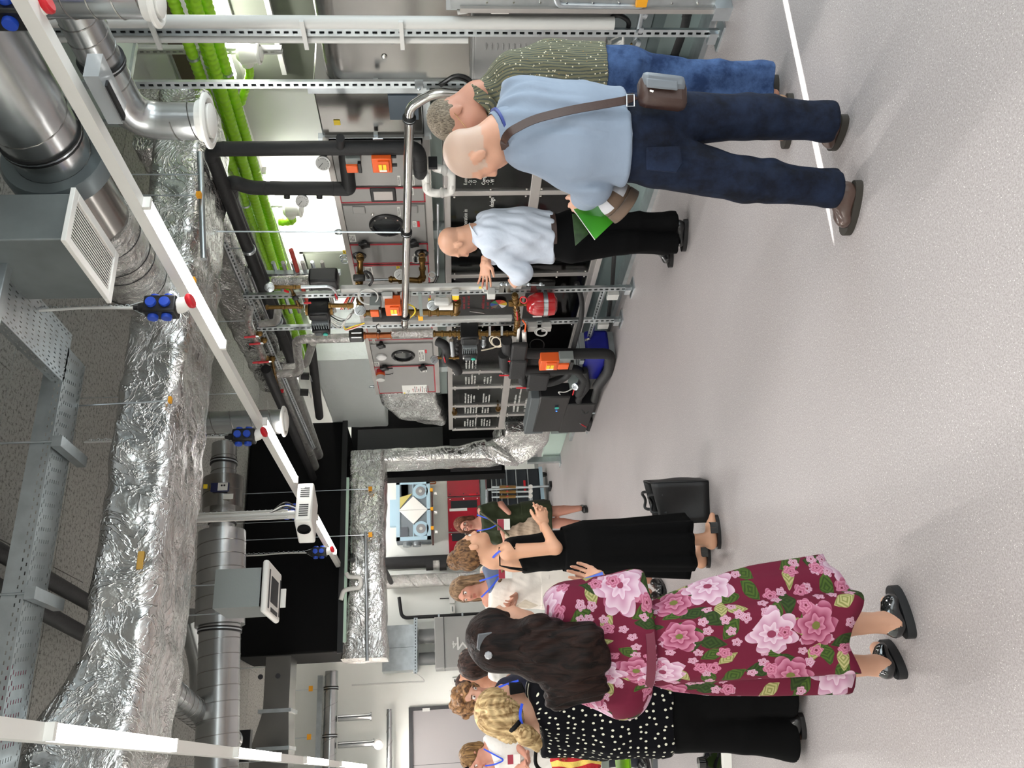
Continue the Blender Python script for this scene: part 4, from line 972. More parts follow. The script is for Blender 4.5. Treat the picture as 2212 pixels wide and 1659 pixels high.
def actuator(label, px0, py0, px1, py1, X, two_tone=True, extra=True):
    a, b = W(px0, py0, X=X), W(px1, py1, X=X); y0, y1 = sorted((a.y, b.y)); z0, z1 = sorted((a.z, b.z)); c = (a+b)/2
    t = thing('valve_actuator', c, label, 'actuator')
    if two_tone:
        MB().b2((X-.03, y0, z0), (X+.06, (y0+y1)/2, z1)).build('grey_base', mat('actuator_grey', (120,126,124), .5), t, bevel=.006)
        MB().b2((X-.05, (y0+y1)/2-.01, z0+(z1-z0)*.25), (X+.06, y1, z1)).build('orange_cover', orange, t, bevel=.006)
        MB().b2((X-.06, y0+.02, z0), (X-.03, y1-.01, z0+(z1-z0)*.22)).build('crank', blackpl, t, bevel=.004)
    else:
        MB().b2((X-.04, y0, z0), (X+.06, y1, z1)).build('orange_cover', orange, t, bevel=.006)
        MB().b2((X-.055, y0+(y1-y0)*.1, z0+(z1-z0)*.12), (X-.04, y1-(y1-y0)*.2, z1-(z1-z0)*.3)).build('raised_lid', orange, t, bevel=.004)
        for k in (0, 1):
            yy = y0+(y1-y0)*(.35+.0*k); zz = z0+(z1-z0)*(.36+.22*k)
            MB().box((X-.058, yy+(y1-y0)*.1, zz), (.003, (y1-y0)*.36, (z1-z0)*.17)).build('yellow_label', yellow, t)
        MB().box((X-.057, y0+(y1-y0)*.7, z0+(z1-z0)*.45), (.003, (y1-y0)*.12, (z1-z0)*.38)).build('white_label', paper, t)
        for k in (.15, .75): MB().cyl((X-.0, y0+(y1-y0)*k, z0), (X-.0, y0+(y1-y0)*k, z0-.035), .012, 8).build('cable_gland', blackpl, t)
    return t
# --- two black insulated pipes coming down to the first grey panel
px1 = 4.02
a = W(452,322,X=px1); b = W(905,322,X=px1)
far = W(640,700,X=px1+.35)
p1t = ins('black insulated pipe with sharp elbow, right one of the two dropping to the grey unit', [(a.x+.02, a.y+3.6, a.z+.02), (a.x, a.y, a.z), (a.x, a.y, b.z), (a.x-.02, a.y+.30, b.z), (AF, a.y+.34, b.z)], PXR(a, 15.5), elbow=.09)
d_ = W(905,350,X=px1); 
MB().cyl(W(735,318,X=px1-.01), W(735,298,X=px1-.06), .03, 12).build('branch_stub', blackins, p1t)
g = W(700,336,X=px1-.02); MB().cyl(g, W(700,322,X=px1), .022, 10).build('gauge_stub', blackins, p1t); gauge(p1t, W(698,352,X=px1-.06), (-.85,-.45,.05), .052)
for y in (1.2, 2.4): MB().lathe((a.x, a.y+y, a.z), ey, [(0,PXR(a,15.5)),(.004,PXR(a,17)),(.03,PXR(a,17)),(.034,PXR(a,15.5))], 18).build('pipe_clip', zinc, p1t); rod(p1t, (a.x, a.y+y, a.z), (a.x, a.y+y, CZ-.004), .005)
px2 = 4.06
a = W(487,402,X=px2); b = W(752,408,X=px2)
p2t = ins('black insulated pipe with swan bend, left one of the two dropping to the grey unit', [(a.x+.1, a.y+3.2, a.z+.02), (a.x+.06, a.y-.1+.35, a.z+.02), (a.x, a.y-.06, a.z-.05), W(540,406,X=px2), (px2, b.y, b.z), (px2, b.y-.02, b.z-.01), (AF+.02, b.y-.22, b.z)], PXR(a, 15), elbow=.1)
for (py, px) in ((0, 620), (0, 690)): MB().cyl(W(px,412,X=px2-.02), W(px,428,X=px2-.05), .024, 10).build('branch_stub', blackins, p2t)
gauge(p2t, W(653,434,X=px2-.07), (-.85,-.45,.05), .05)
MB().cyl(W(653,412,X=px2), W(653,428,X=px2-.04), .022, 10).build('gauge_stub', blackins, p2t)
actuator('orange valve actuator with grey base beside the right black pipe', 745, 336, 783, 362, 4.0)
actuator('orange box actuator with two yellow labels above the stainless pipe', 802, 334, 848, 364, 3.98, two_tone=False)
t = thing('white_trap', W(935,390,X=4.05), 'white plastic siphon fittings below the stainless pipe', 'siphon')
MB().tube(fillet([W(905,370,X=4.1), W(918,372,X=4.05), W(922,412,X=4.0), W(938,418,X=4.0), W(965,416,X=4.0), W(975,412,X=4.0), W(975,372,X=4.0), W(955,366,X=4.02), W(940,362,X=4.1)], .05, 5), .032, 12).build('bent_pipe', white, t)
for q in ((922,382),(922,402),(955,416),(975,398),(960,368)): MB().ball(W(*q, X=4.0), .042, 12, (1,1,.6)).build('union_nut', white, t)
MB().b2(W(925,338,X=4.1), W(945,366,X=4.0)).build('black_valve_block', blackins, t)
# --- stainless pipe along the front
sp_ = thing('stainless_pipe', W(882,262,X=3.72), 'long bright stainless pipe running level in front of the grey unit with bent end', 'pipe')
rS = PXR(W(882,262,X=3.72), 10.5)
MB().tube(fillet([W(1012,204,X=3.78), W(935,200,X=3.76), W(885,232,X=3.74), W(884,262,X=3.72), W(874,700,X=3.70)], .3, 8), rS, 20).build('tube', mat('stainless', (196,194,190), .18, 1.0, .02, 20), sp_)
clamp(sp_, W(884,256,X=3.72), (W(874,700,X=3.70)-W(884,262,X=3.72)).normalized(), rS, .025)
clamp(sp_, W(878,502,X=3.71), (W(874,700,X=3.70)-W(884,262,X=3.72)).normalized(), rS, .03); clamp(sp_, W(875,684,X=3.70), (0,1,0), rS, .03)
q = W(878,502,X=3.71); rod(sp_, q+V((0,0,.04)), W(452,500,X=3.71), .006); 
MB().lathe(W(874,698,X=3.70), (0,1,0), [(0, rS*1.05), (.06, rS*1.0), (.08, rS*.6)], 14).build('end_cap', steel, sp_)
# --- pipework between the pump posts
XP = 3.74
t = thing('pipe_assembly', W(740,605,X=XP), 'brass and steel pipe assembly with foil insulation above the pump posts', 'pipework')
MB().tube([W(588,608,X=XP+.15), W(668,606,X=XP+.15)], .045, 14).build('foil_insulation', foil2, t)
MB().box(W(700,603,X=XP+.12), (.14,.16,.24)).build('black_valve_shell', blackpl, t, bevel=.02)
fitted(t, [W(594,620,X=XP), W(650,620,X=XP)], .016); MB().tube(fillet([W(650,620,X=XP), W(716,618,X=XP), W(726,632,X=XP), W(727,648,X=XP)], .05), .014, 10).build('steel_pipe', zinc, t)
gauge(t, W(582,620,X=XP-.03), (-.85,-.5,-.1), .04); lever(t, W(610,626,X=XP-.03), W(624,631,X=XP-.03))
fitted(t, [W(628,622,X=XP), W(636,640,X=XP), W(646,662,X=XP)], .014); MB().ball(W(638,644,X=XP-.03), .03, 8, (.6,1,1)).build('black_handwheel', blackpl, t)
fitted(t, [W(577,664,X=XP), W(655,662,X=XP)], .018); lever(t, W(652,655,X=XP-.04), W(672,654,X=XP-.04))
fitted(t, [W(712,660,X=XP), W(764,660,X=XP)], .02); lever(t, W(730,648,X=XP-.05), W(724,636,X=XP-.05))
MB().lathe(W(762,660,X=XP), ez, [(0,.026),(.03,.028),(.05,.02)], 12).build('brass_nut', brass, t)
for k in range(5):
    a = W(705,672+4*k,X=XP+.05); b = W(764,668+2*k,X=XP+.02); MB().tube(fillet([a, W(735,690+6*k,X=XP), W(755,690-3*k,X=XP-.05), b], .12), .006, 6).build('cable', (lgrey, blackpl, lgrey, white, lgrey)[k], t)
for k in range(6): MB().tube([W(736+4*k,668,X=XP+.1), W(752+3*k,640,X=XP+.14)], .006, 6).build('coloured_wire', (redpl, orange, blackpl, lgrey, redpl, blackpl)[k], t)
for k in range(4): MB().tube(fillet([W(788,698,X=XP), W(765,704+2*k,X=XP), W(745,712+k,X=XP), W(742,704,X=XP)], .1), .006, 6).build('coloured_wire', (yellow, blackpl, orange, lgrey)[k], t)
pump('black circulation pump with pale fins, upper one between the posts', 692, 682, 44, 62, XP)
t = thing('brass_riser', W(830,545,X=4.0), 'brass pipes with valves in front of the upper grey unit', 'pipework')
fitted(t, [W(777,551,X=AF), W(778,560,X=4.02), W(778,600,X=3.95), W(776,612,X=3.9), W(778,668,X=3.85)], .026)
MB().box(W(776,600,X=3.9), (.05,.05,.10)).build('black_union', blackpl, t, bevel=.01)
fitted(t, [W(911,546,X=AF), W(912,562,X=4.02), W(913,602,X=3.98), W(905,606,X=3.96), W(862,603,X=3.96), W(840,604,X=3.96)], .024)
MB().tube([W(840,604,X=3.96), W(790,605,X=3.94)], .011, 10).build('thin_steel_pipe', zinc, t)
gauge(t, W(864,592,X=3.92), (-.85,-.5,0), .05); fitted(t, [W(864,604,X=3.96), W(866,612,X=3.96)], .016)
lever(t, W(791,612,X=3.9), W(792,628,X=3.9), .012)
MB().ring(W(933,594,X=3.95), (-.8,-.5,.1), .03, .005, 18, 6).build('chain_ring', zinc, t); MB().ring(W(776,552,X=AF-.005), out, .05, .014, 20, 6).ring(W(911,546,X=AF-.005), out, .05, .014, 20, 6).build('pipe_rosette', blackpl, t)
MB().ring(W(795,640,X=3.78), (-.9,-.4,0), .085, .006, 28, 6).ring(W(796,641,X=3.77), (-.9,-.4,0), .08, .006, 28, 6).build('cable_coil', lgrey, t)
MB().tube(fillet([W(796,600,X=3.86), W(786,585,X=3.86), W(800,590,X=3.84), W(806,606,X=3.84), W(798,616,X=3.84)], .1), .012, 8).build('black_hose', blackpl, t)
MB().tube([W(946,440,X=4.12), W(946,595,X=4.12)], .009, 8).build('thin_steel_pipe', zinc, t); MB().tube(fillet([W(946,595,X=4.12), W(938,612,X=4.1), W(925,613,X=4.1)], .1), .012, 8).build('black_hose', blackpl, t)
t = thing('brass_header', W(860,674,X=XP+.06), 'brass pipe with gauges and thick black section between the posts below the upper pump', 'pipework')
fitted(t, [W(788,676,X=XP+.06), W(805,676,X=XP+.06)], .026); MB().tube([W(805,680,X=XP+.08), W(868,680,X=XP+.08)], .065, 18).build('black_insulation', blackins, t)
fitted(t, [W(868,675,X=XP+.06), W(985,674,X=XP+.06), W(988,650,X=XP+.06)], .03)
gauge(t, W(778,670,X=XP-.02), (-.8,-.55,-.1), .048); gauge(t, W(934,659,X=XP-.02), (-.85,-.5,0), .048)
MB().box(W(955,651,X=XP), (.07,.06,.14)).build('white_actuator', lgrey, t, bevel=.02); MB().tube([W(948,662,X=XP), W(978,662,X=XP)], .034, 12).build('white_valve_body', white, t)
MB().box(W(908,662,X=XP-.1), (.01,.05,.0)); MB().b2(W(903,634,X=XP-.08), W(914,684,X=XP-.07)).build('grey_bracket', mat('bracket_green_grey', (124,134,130), .45, .4), t); MB().b2(W(903,684,X=XP-.081), W(914,690,X=XP-.069)).build('amber_end_cap', amber, t)
MB().tube(fillet([W(884,658,X=XP), W(895,663,X=XP-.03), W(898,675,X=XP-.03), W(884,688,X=XP-.02)], .08), .006, 6).build('yellow_cable', yellow, t)
for (px, py) in ((838,641),(876,641)): MB().box(W(px,py,X=XP+.05), (.05,.09,.085)).build('junction_box', lgrey, t, bevel=.006)
actuator('orange actuator with grey foot between the pump posts', 798, 654, 826, 674, XP)
actuator('orange actuator with yellow labels crossed by the stainless pipe', 831, 651, 868, 674, XP-.0, two_tone=False)
t = thing('emergency_stop', W(984,637,X=3.78), 'yellow box with red mushroom emergency button on the post', 'switch')
q = W(984,637,X=3.78); MB().box(q, (.06,.075,.06)).build('yellow_housing', yellow, t, bevel=.006); MB().box(q+V((0,-.045,0)), (.06,.02,.06)).build('grey_backing', lgrey, t); MB().lathe(q+V((0,.037,0)), ey, [(0,.012),(.02,.012),(.022,.022),(.034,.022),(.04,.012)], 16).build('red_button', redpl, t)
t = thing('sensor_box', W(1061,634,X=3.78), 'small grey sensor box with white cable on the post', 'box')
q = W(1061,634,X=3.78); MB().box(q, (.07,.09,.07)).build('housing', lgrey, t, bevel=.005); MB().tube(fillet([q+V((0,-.02,.035)), q+V((0,-.03,.07)), q+V((0,-.08,.07))], .05), .006, 6).build('cable', white, t)
MB().box(W(1038,621,X=3.80), (.004,.03,.03)).build('warning_label', yellow, t)
t = thing('bracket_set', W(1100,612,X=3.8), 'triangular steel gusset brackets with clamp bar on the post', 'bracket')
for px in (1085,1096,1153): MB().prism([W(px-4,611,X=3.8), W(px+4,611,X=3.8), W(px+8,632,X=3.8), W(px-8,632,X=3.8)], (.006,0,0)).build('gusset', steel, t)
MB().cyl(W(1078,614,X=3.79), W(1176,616,X=3.79), .008, 8).build('clamp_bar', zinc, t)
for px in (1084,1095,1142,1168): MB().ball(W(px,614,X=3.78), .018, 8).build('wing_nut', zinc, t)
# foil-wrapped pipe, brass section and lower pump, left of the far post
XQ = 3.72
t = ins('foil wrapped pipe looping from the pump post up to the ceiling pipes', [W(935,720,X=XQ), W(846,720,X=XQ)], PXR(W(900,720,X=XQ), 10.5), foil2, rings=True, name='foil_pipe')
fitted(t, [W(846,724,X=XQ), W(782,725,X=XQ)], PXR(W(820,725,X=XQ), 6.5), copper, every=.09)
MB().box(W(770,724,X=XQ), (.10,.11,.13)).build('black_coupling', blackpl, t, bevel=.012)
for k in (-1,1): MB().box(W(770,724+5*k,X=XQ-.055), (.006,.012,.09)).build('coupling_bolt', zinc, t)
MB().tube(fillet([W(757,730,X=XQ), W(640,733,X=XQ), W(644,770,X=XQ+.05), W(650,806,X=XQ+.0), W(600,808,X=XQ)], .1, 7), PXR(W(700,730,X=XQ), 10), 16).build('foil_insulation', foil2, t)
MB().tube(fillet([W(676,740,X=XQ+.12), W(660,790,X=XQ+.15), W(610,794,X=XQ+.1)], .1, 6), PXR(W(660,790,X=XQ+.1), 8), 16).build('foil_insulation', foil2, t)
MB().tube(fillet([W(815,712,X=XQ-.02), W(812,704,X=XQ-.03), W(818,700,X=XQ-.03)], .05), .005, 6).build('cable', blackpl, t); MB().ball(W(818,716,X=XQ-.03), .02, 8).build('sensor_head', blackpl, t)
fitted(t, [W(938,721,X=XQ), W(990,721,X=XQ)], PXR(W(960,721,X=XQ), 6), brass, every=.06)
fitted(t, [W(1035,721,X=XQ), W(1115,720,X=XQ), W(1118,690,X=XQ), W(1112,636,X=XQ+.02)], PXR(W(1070,721,X=XQ), 5.5), brass, every=.06)
for px in (1058,1084): MB().bar(W(px,704,X=XQ), W(px,724,X=XQ-.05), .012, .02).build('pipe_hanger', zinc, t)
lever(t, W(1116,668,X=XQ-.04), W(1118,690,X=XQ-.04), .024)
for (px,py) in ((1090,662),): MB().lathe(W(1113,655,X=XQ+.02), ez, [(0,.03),(.03,.034),(.06,.03)], 12).build('brass_union', brass, t)
pump('black circulation pump with pale fins, lower one left of the far post', 1014, 736, 38, 72, XQ)
t = thing('small_valves', W(970,760,X=XQ), 'cluster of brass valves, gauge and black insulated tee left of the lower pump', 'valves')
fitted(t, [W(946,773,X=XQ-.02), W(992,773,X=XQ-.02)], .014); gauge(t, W(938,777,X=XQ-.04), (-.7,-.55,-.4), .042); lever(t, W(958,768,X=XQ-.05), W(962,782,X=XQ-.05))
MB().tube(fillet([W(945,738,X=XQ+.05), W(962,745,X=XQ+.0), W(965,762,X=XQ+.0), W(958,776,X=XQ), W(985,790,X=XQ), W(990,804,X=XQ-.02)], .08, 6), .045, 14).build('black_tee', blackins, t)
MB().tube([W(975,735,X=XQ-.04), W(978,768,X=XQ-.04)], .02, 10).build('steel_sleeve', zinc, t)
for k in range(3): MB().ball(W(988,744+9*k,X=XQ-.06), .018, 8).build('black_nut', blackpl, t)
fitted(t, [W(1044,732,X=XQ), W(1044,748,X=XQ)], .02, zinc); MB().ring(W(1070,737,X=XQ-.03), (-.8,-.3,.5), .06, .007, 24, 6).ring(W(1074,739,X=XQ-.04), (-.8,-.4,.4), .055, .007, 24, 6).build('white_cable_coil', mat('cream_cable', (206,196,176), .5), t)
MB().tube(fillet([W(1085,744,X=XQ-.03), W(1065,752,X=XQ-.06), W(1040,757,X=XQ-.1)], .1), .007, 6).build('white_cable', mat('cream_cable', (206,196,176), .5), t)
gauge(t, W(1097,743,X=XQ-.03), (-.5,-.5,.75), .045); fitted(t, [W(1097,722,X=XQ), W(1097,738,X=XQ)], .016)
# red expansion vessel
p = W(1170,657,X=3.72)
t = thing('expansion_vessel', p, 'glossy red expansion vessel strapped between the two posts', 'tank')
L_ = PXR(p, 34); R2 = PXR(p, 26)
MB().lathe(p-V((0,0,L_)), ez, [(0,R2*.2),(.006,R2*.62),(L_*.22,R2*.95),(L_*.5,R2),(L_*1.05,R2),(L_*1.4,R2*.98),(L_*1.75,R2*.8),(L_*1.95,R2*.55),(L_*2,R2*.15)], 36).build('shell', redenamel, t)
MB().lathe(p-V((0,0,L_*.34)), ez, [(0,R2*1.0),(0,R2*1.03),(.035,R2*1.03),(.035,R2)], 36).build('clamp_band', zinc, t); MB().lathe(p-V((0,0,L_*.15)), ez, [(0,R2*1.0),(0,R2*1.025),(.014,R2*1.025),(.014,R2)], 36).build('seam_rim', steel, t)
MB().box(p+V((-R2*.86,R2*.55,.04)), (.01,.05,.075), (V((.84,-.54,0)),V((.54,.84,0)),ez)).build('white_print', paper, t)
fitted(t, [p+V((0,0,L_)), p+V((0,-.0,L_+.06)), W(1125,644,X=3.74)], .012, brass); MB().ring(W(1131,648,X=3.7), (-.7,-.5,.4), .03, .006, 16, 6).build('red_tap', redpl, t)
# lower black pipework, red levers, orange actuators
XL = 3.66
def LB(label, pts, rpx, elbow=.1, name='insulated_pipe'):
    q = [W(a, b, X=x) for a, b, x in pts]; return ins(label, q, PXR(q[0], rpx), elbow=elbow, rings=len(pts) < 5, name=name)
b1 = LB('thick black pipe bent at the top with red lever, upper of the low valve group', [(1094,735,XL),(1096,762,XL),(1150,764,XL),(1318,764,XL),(1316,800,XL-.02),(1290,835,XL-.02)], 12.5, .08)
lever(b1, W(1112,780,X=XL-.06), W(1083,780,X=XL-.06), .02); MB().b2(W(1106,748,X=XL-.07), W(1134,776,X=XL-.02)).build('valve_cover', blackins, b1, bevel=.02)
b2_ = LB('thick black insulated pipe with red lever, second of the low valve group', [(1088,765,XL-.03),(1090,798,XL-.03),(1120,800,XL-.03),(1200,800,XL-.03),(1245,797,XL),(1262,815,XL),(1250,850,XL)], 11.5, .07)
lever(b2_, W(1106,811,X=XL-.08), W(1078,811,X=XL-.08), .02); MB().b2(W(1103,783,X=XL-.09), W(1133,808,X=XL-.03)).build('valve_cover', blackins, b2_, bevel=.02)
b3 = LB('thick black insulated pipe with red lever, lowest of the low valve group', [(1126,806,XL-.05),(1130,828,XL-.05),(1150,831,XL-.05),(1195,826,XL-.05),(1222,815,XL-.02),(1230,800,XL)], 9, .06)
lever(b3, W(1143,838,X=XL-.1), W(1115,838,X=XL-.1), .02); MB().b2(W(1142,812,X=XL-.1), W(1180,834,X=XL-.04)).build('valve_cover', blackins, b3, bevel=.02)
actuator('orange actuator with yellow labels on the low black valve group', 1168, 773, 1203, 792, XL-.08, two_tone=False)
actuator('small grey and orange actuator low on the black pipes', 1208, 770, 1234, 788, XL-.08)
LB('black insulated pipe curving down behind the posts to the floor rail', [(1246,610,3.95),(1258,650,3.85),(1256,690,3.75),(1240,745,3.70),(1236,765,3.70)], 5.8, .12)
LB('black insulated pipe running level under the machine ledge', [(1330,500,4.0),(1322,625,4.0),(1312,700,4.0)], 5, .05)
b4 = LB('bulky black insulated pipes zigzagging above the floor at the far end', [(1262,800,XL),(1268,835,XL),(1248,862,XL),(1262,890,XL-.02),(1282,870,XL),(1292,830,XL)], 8.5, .06)
b5 = LB('black insulated bend rising beside the inverter box', [(1228,926,XL+.0),(1226,905,XL),(1240,895,XL),(1275,908,XL),(1272,925,XL)], 7.5, .05)
lever(b5, W(1252,914,X=XL-.05), W(1266,922,X=XL-.05), .016)
t = thing('blue_base_pump', W(1290,800,X=XL+.1), 'blue pump base half hidden behind the low black pipes', 'pump')
MB().b2((XL+.05, W(1290,770,X=XL).y, .06), (XL+.3, W(1290,830,X=XL).y, .30)).build('blue_body', mat('deep_blue', (14,22,130), .45), t, bevel=.03)
for k in range(4): MB().b2((XL+.03, W(1290,772+12*k,X=XL).y, .30), (XL+.28, W(1290,780+12*k,X=XL).y, .34)).build('cast_rib', greyfin, t)
MB().b2((XL, W(1290,775,X=XL).y, 0), (XL+.3, W(1290,825,X=XL).y, .06)).build('base_frame', galv, t)
pv = W(1178,885,X=XL-.02)
t = thing('inverter_pump', pv, 'grey and black pump drive box with teal light at the far end of the pipes', 'pump')
MB().b2(W(1147,862,X=XL-.05), W(1170,908,X=XL+.12)).build('grey_housing', mat('drive_grey', (78,84,86), .5), t, bevel=.01); MB().b2(W(1166,860,X=XL-.06), W(1208,902,X=XL+.12)).build('black_head', blackpl, t, bevel=.02)
MB().lathe(W(1203,881,X=XL-.07), out, [(0,.024),(.006,.024)], 16).build('teal_button', teal, t); MB().lathe(W(1202,888,X=XL-.07), out, [(0,.008),(.004,.008)], 8).build('status_light', mat('blue_led', (40,90,255), .4, emit=4), t)
MB().b2(W(1212,885,X=XL-.02), W(1226,904,X=XL+.1)).build('neck', mat('drive_grey', (78,84,86), .5), t); MB().b2(W(1224,875,X=XL-.05), W(1262,902,X=XL+.14)).build('motor_block', blackpl, t, bevel=.015)
MB().box(W(1180,908,X=XL-.03), (.004,.03,.05)).build('label_sheet', paper, t); MB().box(W(1170,909,X=XL-.03), (.004,.03,.05)).build('yellow_label', yellow, t)
for px, py in ((1262,893),(1280,912),(1266,935)): MB().cyl((W(px,py,X=XL).x, W(px,py,X=XL).y, 0), W(px,py,X=XL), .012, 8).build('adjustable_foot', zinc, t)
t = thing('white_tubes', W(1140,718,X=3.7), 'two white plastic cylinders with orange hose beside the far post', 'tubes')
MB().tube([W(1132,716,X=3.7), W(1133,742,X=3.68)], .022, 12).tube([W(1121,708,X=3.7), W(1118,738,X=3.68)], .013, 10).build('white_cylinder', white, t)
MB().tube(fillet([W(1134,716,X=3.7), W(1136,700,X=3.7), W(1128,691,X=3.72)], .05), .008, 8).build('orange_hose', orange, t)
t = thing('cable_coils', W(1168,718,X=3.74), 'grey cable coil hung behind the white cylinders', 'cable')
MB().ring(W(1168,717,X=3.74), (-.95,-.2,.1), .055, .006, 26, 6).ring(W(1170,718,X=3.73), (-.95,-.25,.1), .05, .006, 26, 6).build('coil', lgrey, t); MB().ring(W(1160,745,X=3.72), (-.9,-.4,.1), .07, .005, 26, 6).build('black_coil', blackpl, t)
for px in (1150,1180): MB().box(W(px,706,X=3.8), (.06,.09,.09)).build('junction_box', lgrey, t, bevel=.006)
gm = thing('pressure_gauge', W(1240,836,X=XL-.1), 'white dial gauge with red tap on a thin hose near the floor', 'gauge')
gauge(gm, W(1243,835,X=XL-.06), (-.6,-.5,.6), .038); MB().tube(fillet([W(1238,838,X=XL-.06), W(1222,848,X=XL-.1), W(1205,846,X=XL-.1), W(1210,852,X=XL-.08)], .1), .006, 6).build('hose', lgrey, gm); MB().bar(W(1240,842,X=XL-.06), W(1237,853,X=XL-.06), .012, .01).build('red_tap', redpl, gm)
# ceiling pipes behind: foil pipes running along the units with valves
t = thing('foil_pipe_pair', W(640,880,X=4.0), 'pair of foil wrapped pipes running away under the ceiling past the disc valve', 'pipework')
a, b = W(598,800,X=3.95), W(690,1038,X=3.95)
for k, (dx, dz) in enumerate(((0,0),(.16,-.05))):
    p_, q_ = a+V((dx,0,dz)), b+V((dx,0,dz)); mb = MB().tube([p_+(q_-p_)*i/20 for i in range(21)], .07, 16); mb.build('foil_insulation', foil2, t)
MB().tube([a+V((-.18,-.4,.02)), b+V((-.16,0,0))], .05, 14).build('black_insulation', blackins, t)
for (px,py) in ((576,775),(588,775),(560,720),(570,735)):
    p = W(px,py,X=3.85); MB().ball(p, .035, 8).build('brass_valve', brass, t); lever(t, p+V((-.03,0,0)), p+V((-.05,-.02,.13)), .02)
fitted(t, [W(588,780,X=3.83), W(600,840,X=3.83)], .016); MB().lathe(W(600,845,X=3.83), -ez, [(0,.02),(.06,.022),(.062,.012)], 12).build('red_cap', redpl, t)
MB().tube(fillet([W(540,664,X=3.85), W(536,700,X=3.85), W(555,735,X=3.85), W(575,790,X=3.85)], .1), .035, 14).build('foil_insulation', foil2, t)
MB().tube(fillet([W(600,672,X=3.82), W(598,696,X=3.82), W(560,700,X=3.82)], .06), .034, 14).build('foil_insulation', foil2, t)
for k in range(2): MB().tube([W(610+60*k,730+0*k,X=4.3), W(640+50*k,900,X=4.3)], .05, 14).build('black_insulation', blackins, t)
for (px, py) in ((668,812),(666,847)): MB().tube([W(px-18,py,X=4.0), W(px,py+1,X=4.0)], .04, 14).build('black_stub', blackins, t); MB().bar(W(px+2,py,X=3.98), W(px+6,py+12,X=3.98), .012, .006).build('lever', zinc, t)
# --- green corrugated tubes along the facade
def corrugated(t, pts, r, elbow=.12):
    path = fillet(pts, elbow, 10); L = 0; P_ = []
    for i in range(len(path)-1):
        n = max(1, int((path[i+1]-path[i]).length/.012))
        for j in range(n): P_.append(path[i].lerp(path[i+1], j/n))
    MB().tube(P_, [r*(1+.055*(1 if (i//2) % 2 else -1)) for i in range(len(P_))], 12).build('corrugated_tube', green, t)
gt_ = [((374,0),(440,180),(482,304)), ((402,0),(470,200),(520,380)), ((420,0),(500,250),(545,415)), ((436,0),(520,230),(560,420))]
for k in range(4):
    (x0, y0), _, (x2, y2) = gt_[k]; a = W(x0, y0, X=5.0); b = W(x2, y2, X=5.0); d = b-a; d.z *= 1; bz = (a.z+b.z)/2-.05
    Zk = bz; Xk = 5.0+.12*(k % 2)
    t = thing('corrugated_tube', a, 'green corrugated tube along the facade, %s' % ('uppermost of the four in view','second from the top','third from the top','lowest of the four, partly behind the others')[k], 'tube')
    e = a+(b-a)*2.6; e2 = a-(b-a)*.3
    dx = .10 if k in (1, 3) else 0
    corrugated(t, [e2+V((dx,0,0)), e+V((dx,0,0))], PXR(a, 12.5))
    for f_ in (.35, .98, 1.6): q = a+(b-a)*f_+V((dx,0,0)); MB().lathe(q, (b-a), [(0, PXR(a,13.4)), (.0, PXR(a,14.4)), (.022, PXR(a,14.4)), (.022, PXR(a,13.4))], 16).build('pipe_clip', zinc, t)
def air_head(label, px, py, X, tail):
    c = W(px, py, X=X); t = thing('air_terminal', c, label, 'air outlet')
    MB().lathe(c+V((0,0,.10)), -ez, [(0,.05),(.03,.085),(.05,.085),(.10,.075),(.16,.07)], 20).build('white_body', white, t); disc_valve(t, c-V((0,0,.06)), (0,0,-1), .085)
    MB().cyl(c+V((0,0,.04)), c+V((0,.11,.04)), .05, 16).build('side_spigot', white, t)
    corrugated(t, [c+V((0,.10,.04)), c+V((0,.2,.04)), W(*tail, X=X)], PXR(c, 9), .1)
    rod(t, c+V((0,-.05,.1)), V((c.x, c.y-.05, CZ-.004)), .012, 'hanger', lgrey)
air_head('white air head with green tail, near one by the facade light', 540, 116, 5.25, (520,225))
air_head('white air head with green tail, far one by the facade light', 634, 452, 5.25, (600,480))
# vertical support posts near the facade
for k, (px, py) in enumerate(((300,107),)):
    a = W(px, py, X=5.3); t = thing('facade_post', a, 'pale slotted post at the facade behind the green tubes', 'post'); strut(t, (5.3, a.y, 2.9), (5.3, a.y, CZ-.004), w=.05, m=lgrey)
# pipes at the right edge by the first post
t = thing('edge_pipework', W(1385,60,X=3.95), 'steel and black pipes with valves at the right edge near the first post foot', 'pipework')
MB().tube(fillet([W(1200,-8,X=3.9), W(1205,11,X=3.9), W(1378,14,X=3.9), W(1388,24,X=3.9), W(1380,60,X=3.92), W(1372,92,X=3.95)], .06), .018, 10).build('steel_pipe', zinc, t)
for q in ((1216,11),(1386,30),(1377,62),(1371,92)): MB().lathe(W(*q, X=3.91), (0,.4,-1), [(0,.024),(.03,.024)], 10).build('press_collar', zinc, t)
fitted(t, [W(1368,100,X=3.95), W(1362,122,X=3.95)], .018); MB().bar(W(1366,114,X=3.93), W(1380,116,X=3.93), .02, .02).build('red_tap', brass, t)
MB().tube(fillet([W(1361,124,X=3.95), W(1358,150,X=3.95), W(1350,176,X=3.98)], .1), .011, 8).build('black_hose', blackpl, t)
bt = ins('black pipe dropping to the floor tee behind the jeans', [W(1485,-10,X=4.3), W(1480,40,X=4.3), W(1450,125,X=4.3)], .05, elbow=.05)
MB().tube(fillet([W(1405,175,X=4.2), W(1412,150,X=4.2), W(1480,148,X=4.2), W(1484,165,X=4.2)], .08), .05, 14).build('tee', blackins, bt); MB().tube([W(1452,122,X=4.28), W(1446,150,X=4.22)], .055, 12).build('joint', blackins, bt)
MB().b2((3.95, 3.0, W(1380,10,X=3.95).z), (4.02, W(1080,22,X=3.95).y, W(1330,10,X=3.95).z)).build('white_ledge', lgrey, t)
et = thing('right_edge_machine', (3.9, 3.2, .1), 'steel framed machine edge at the top right corner of the view', 'machine')
yv = W(1300,21,X=3.9).y
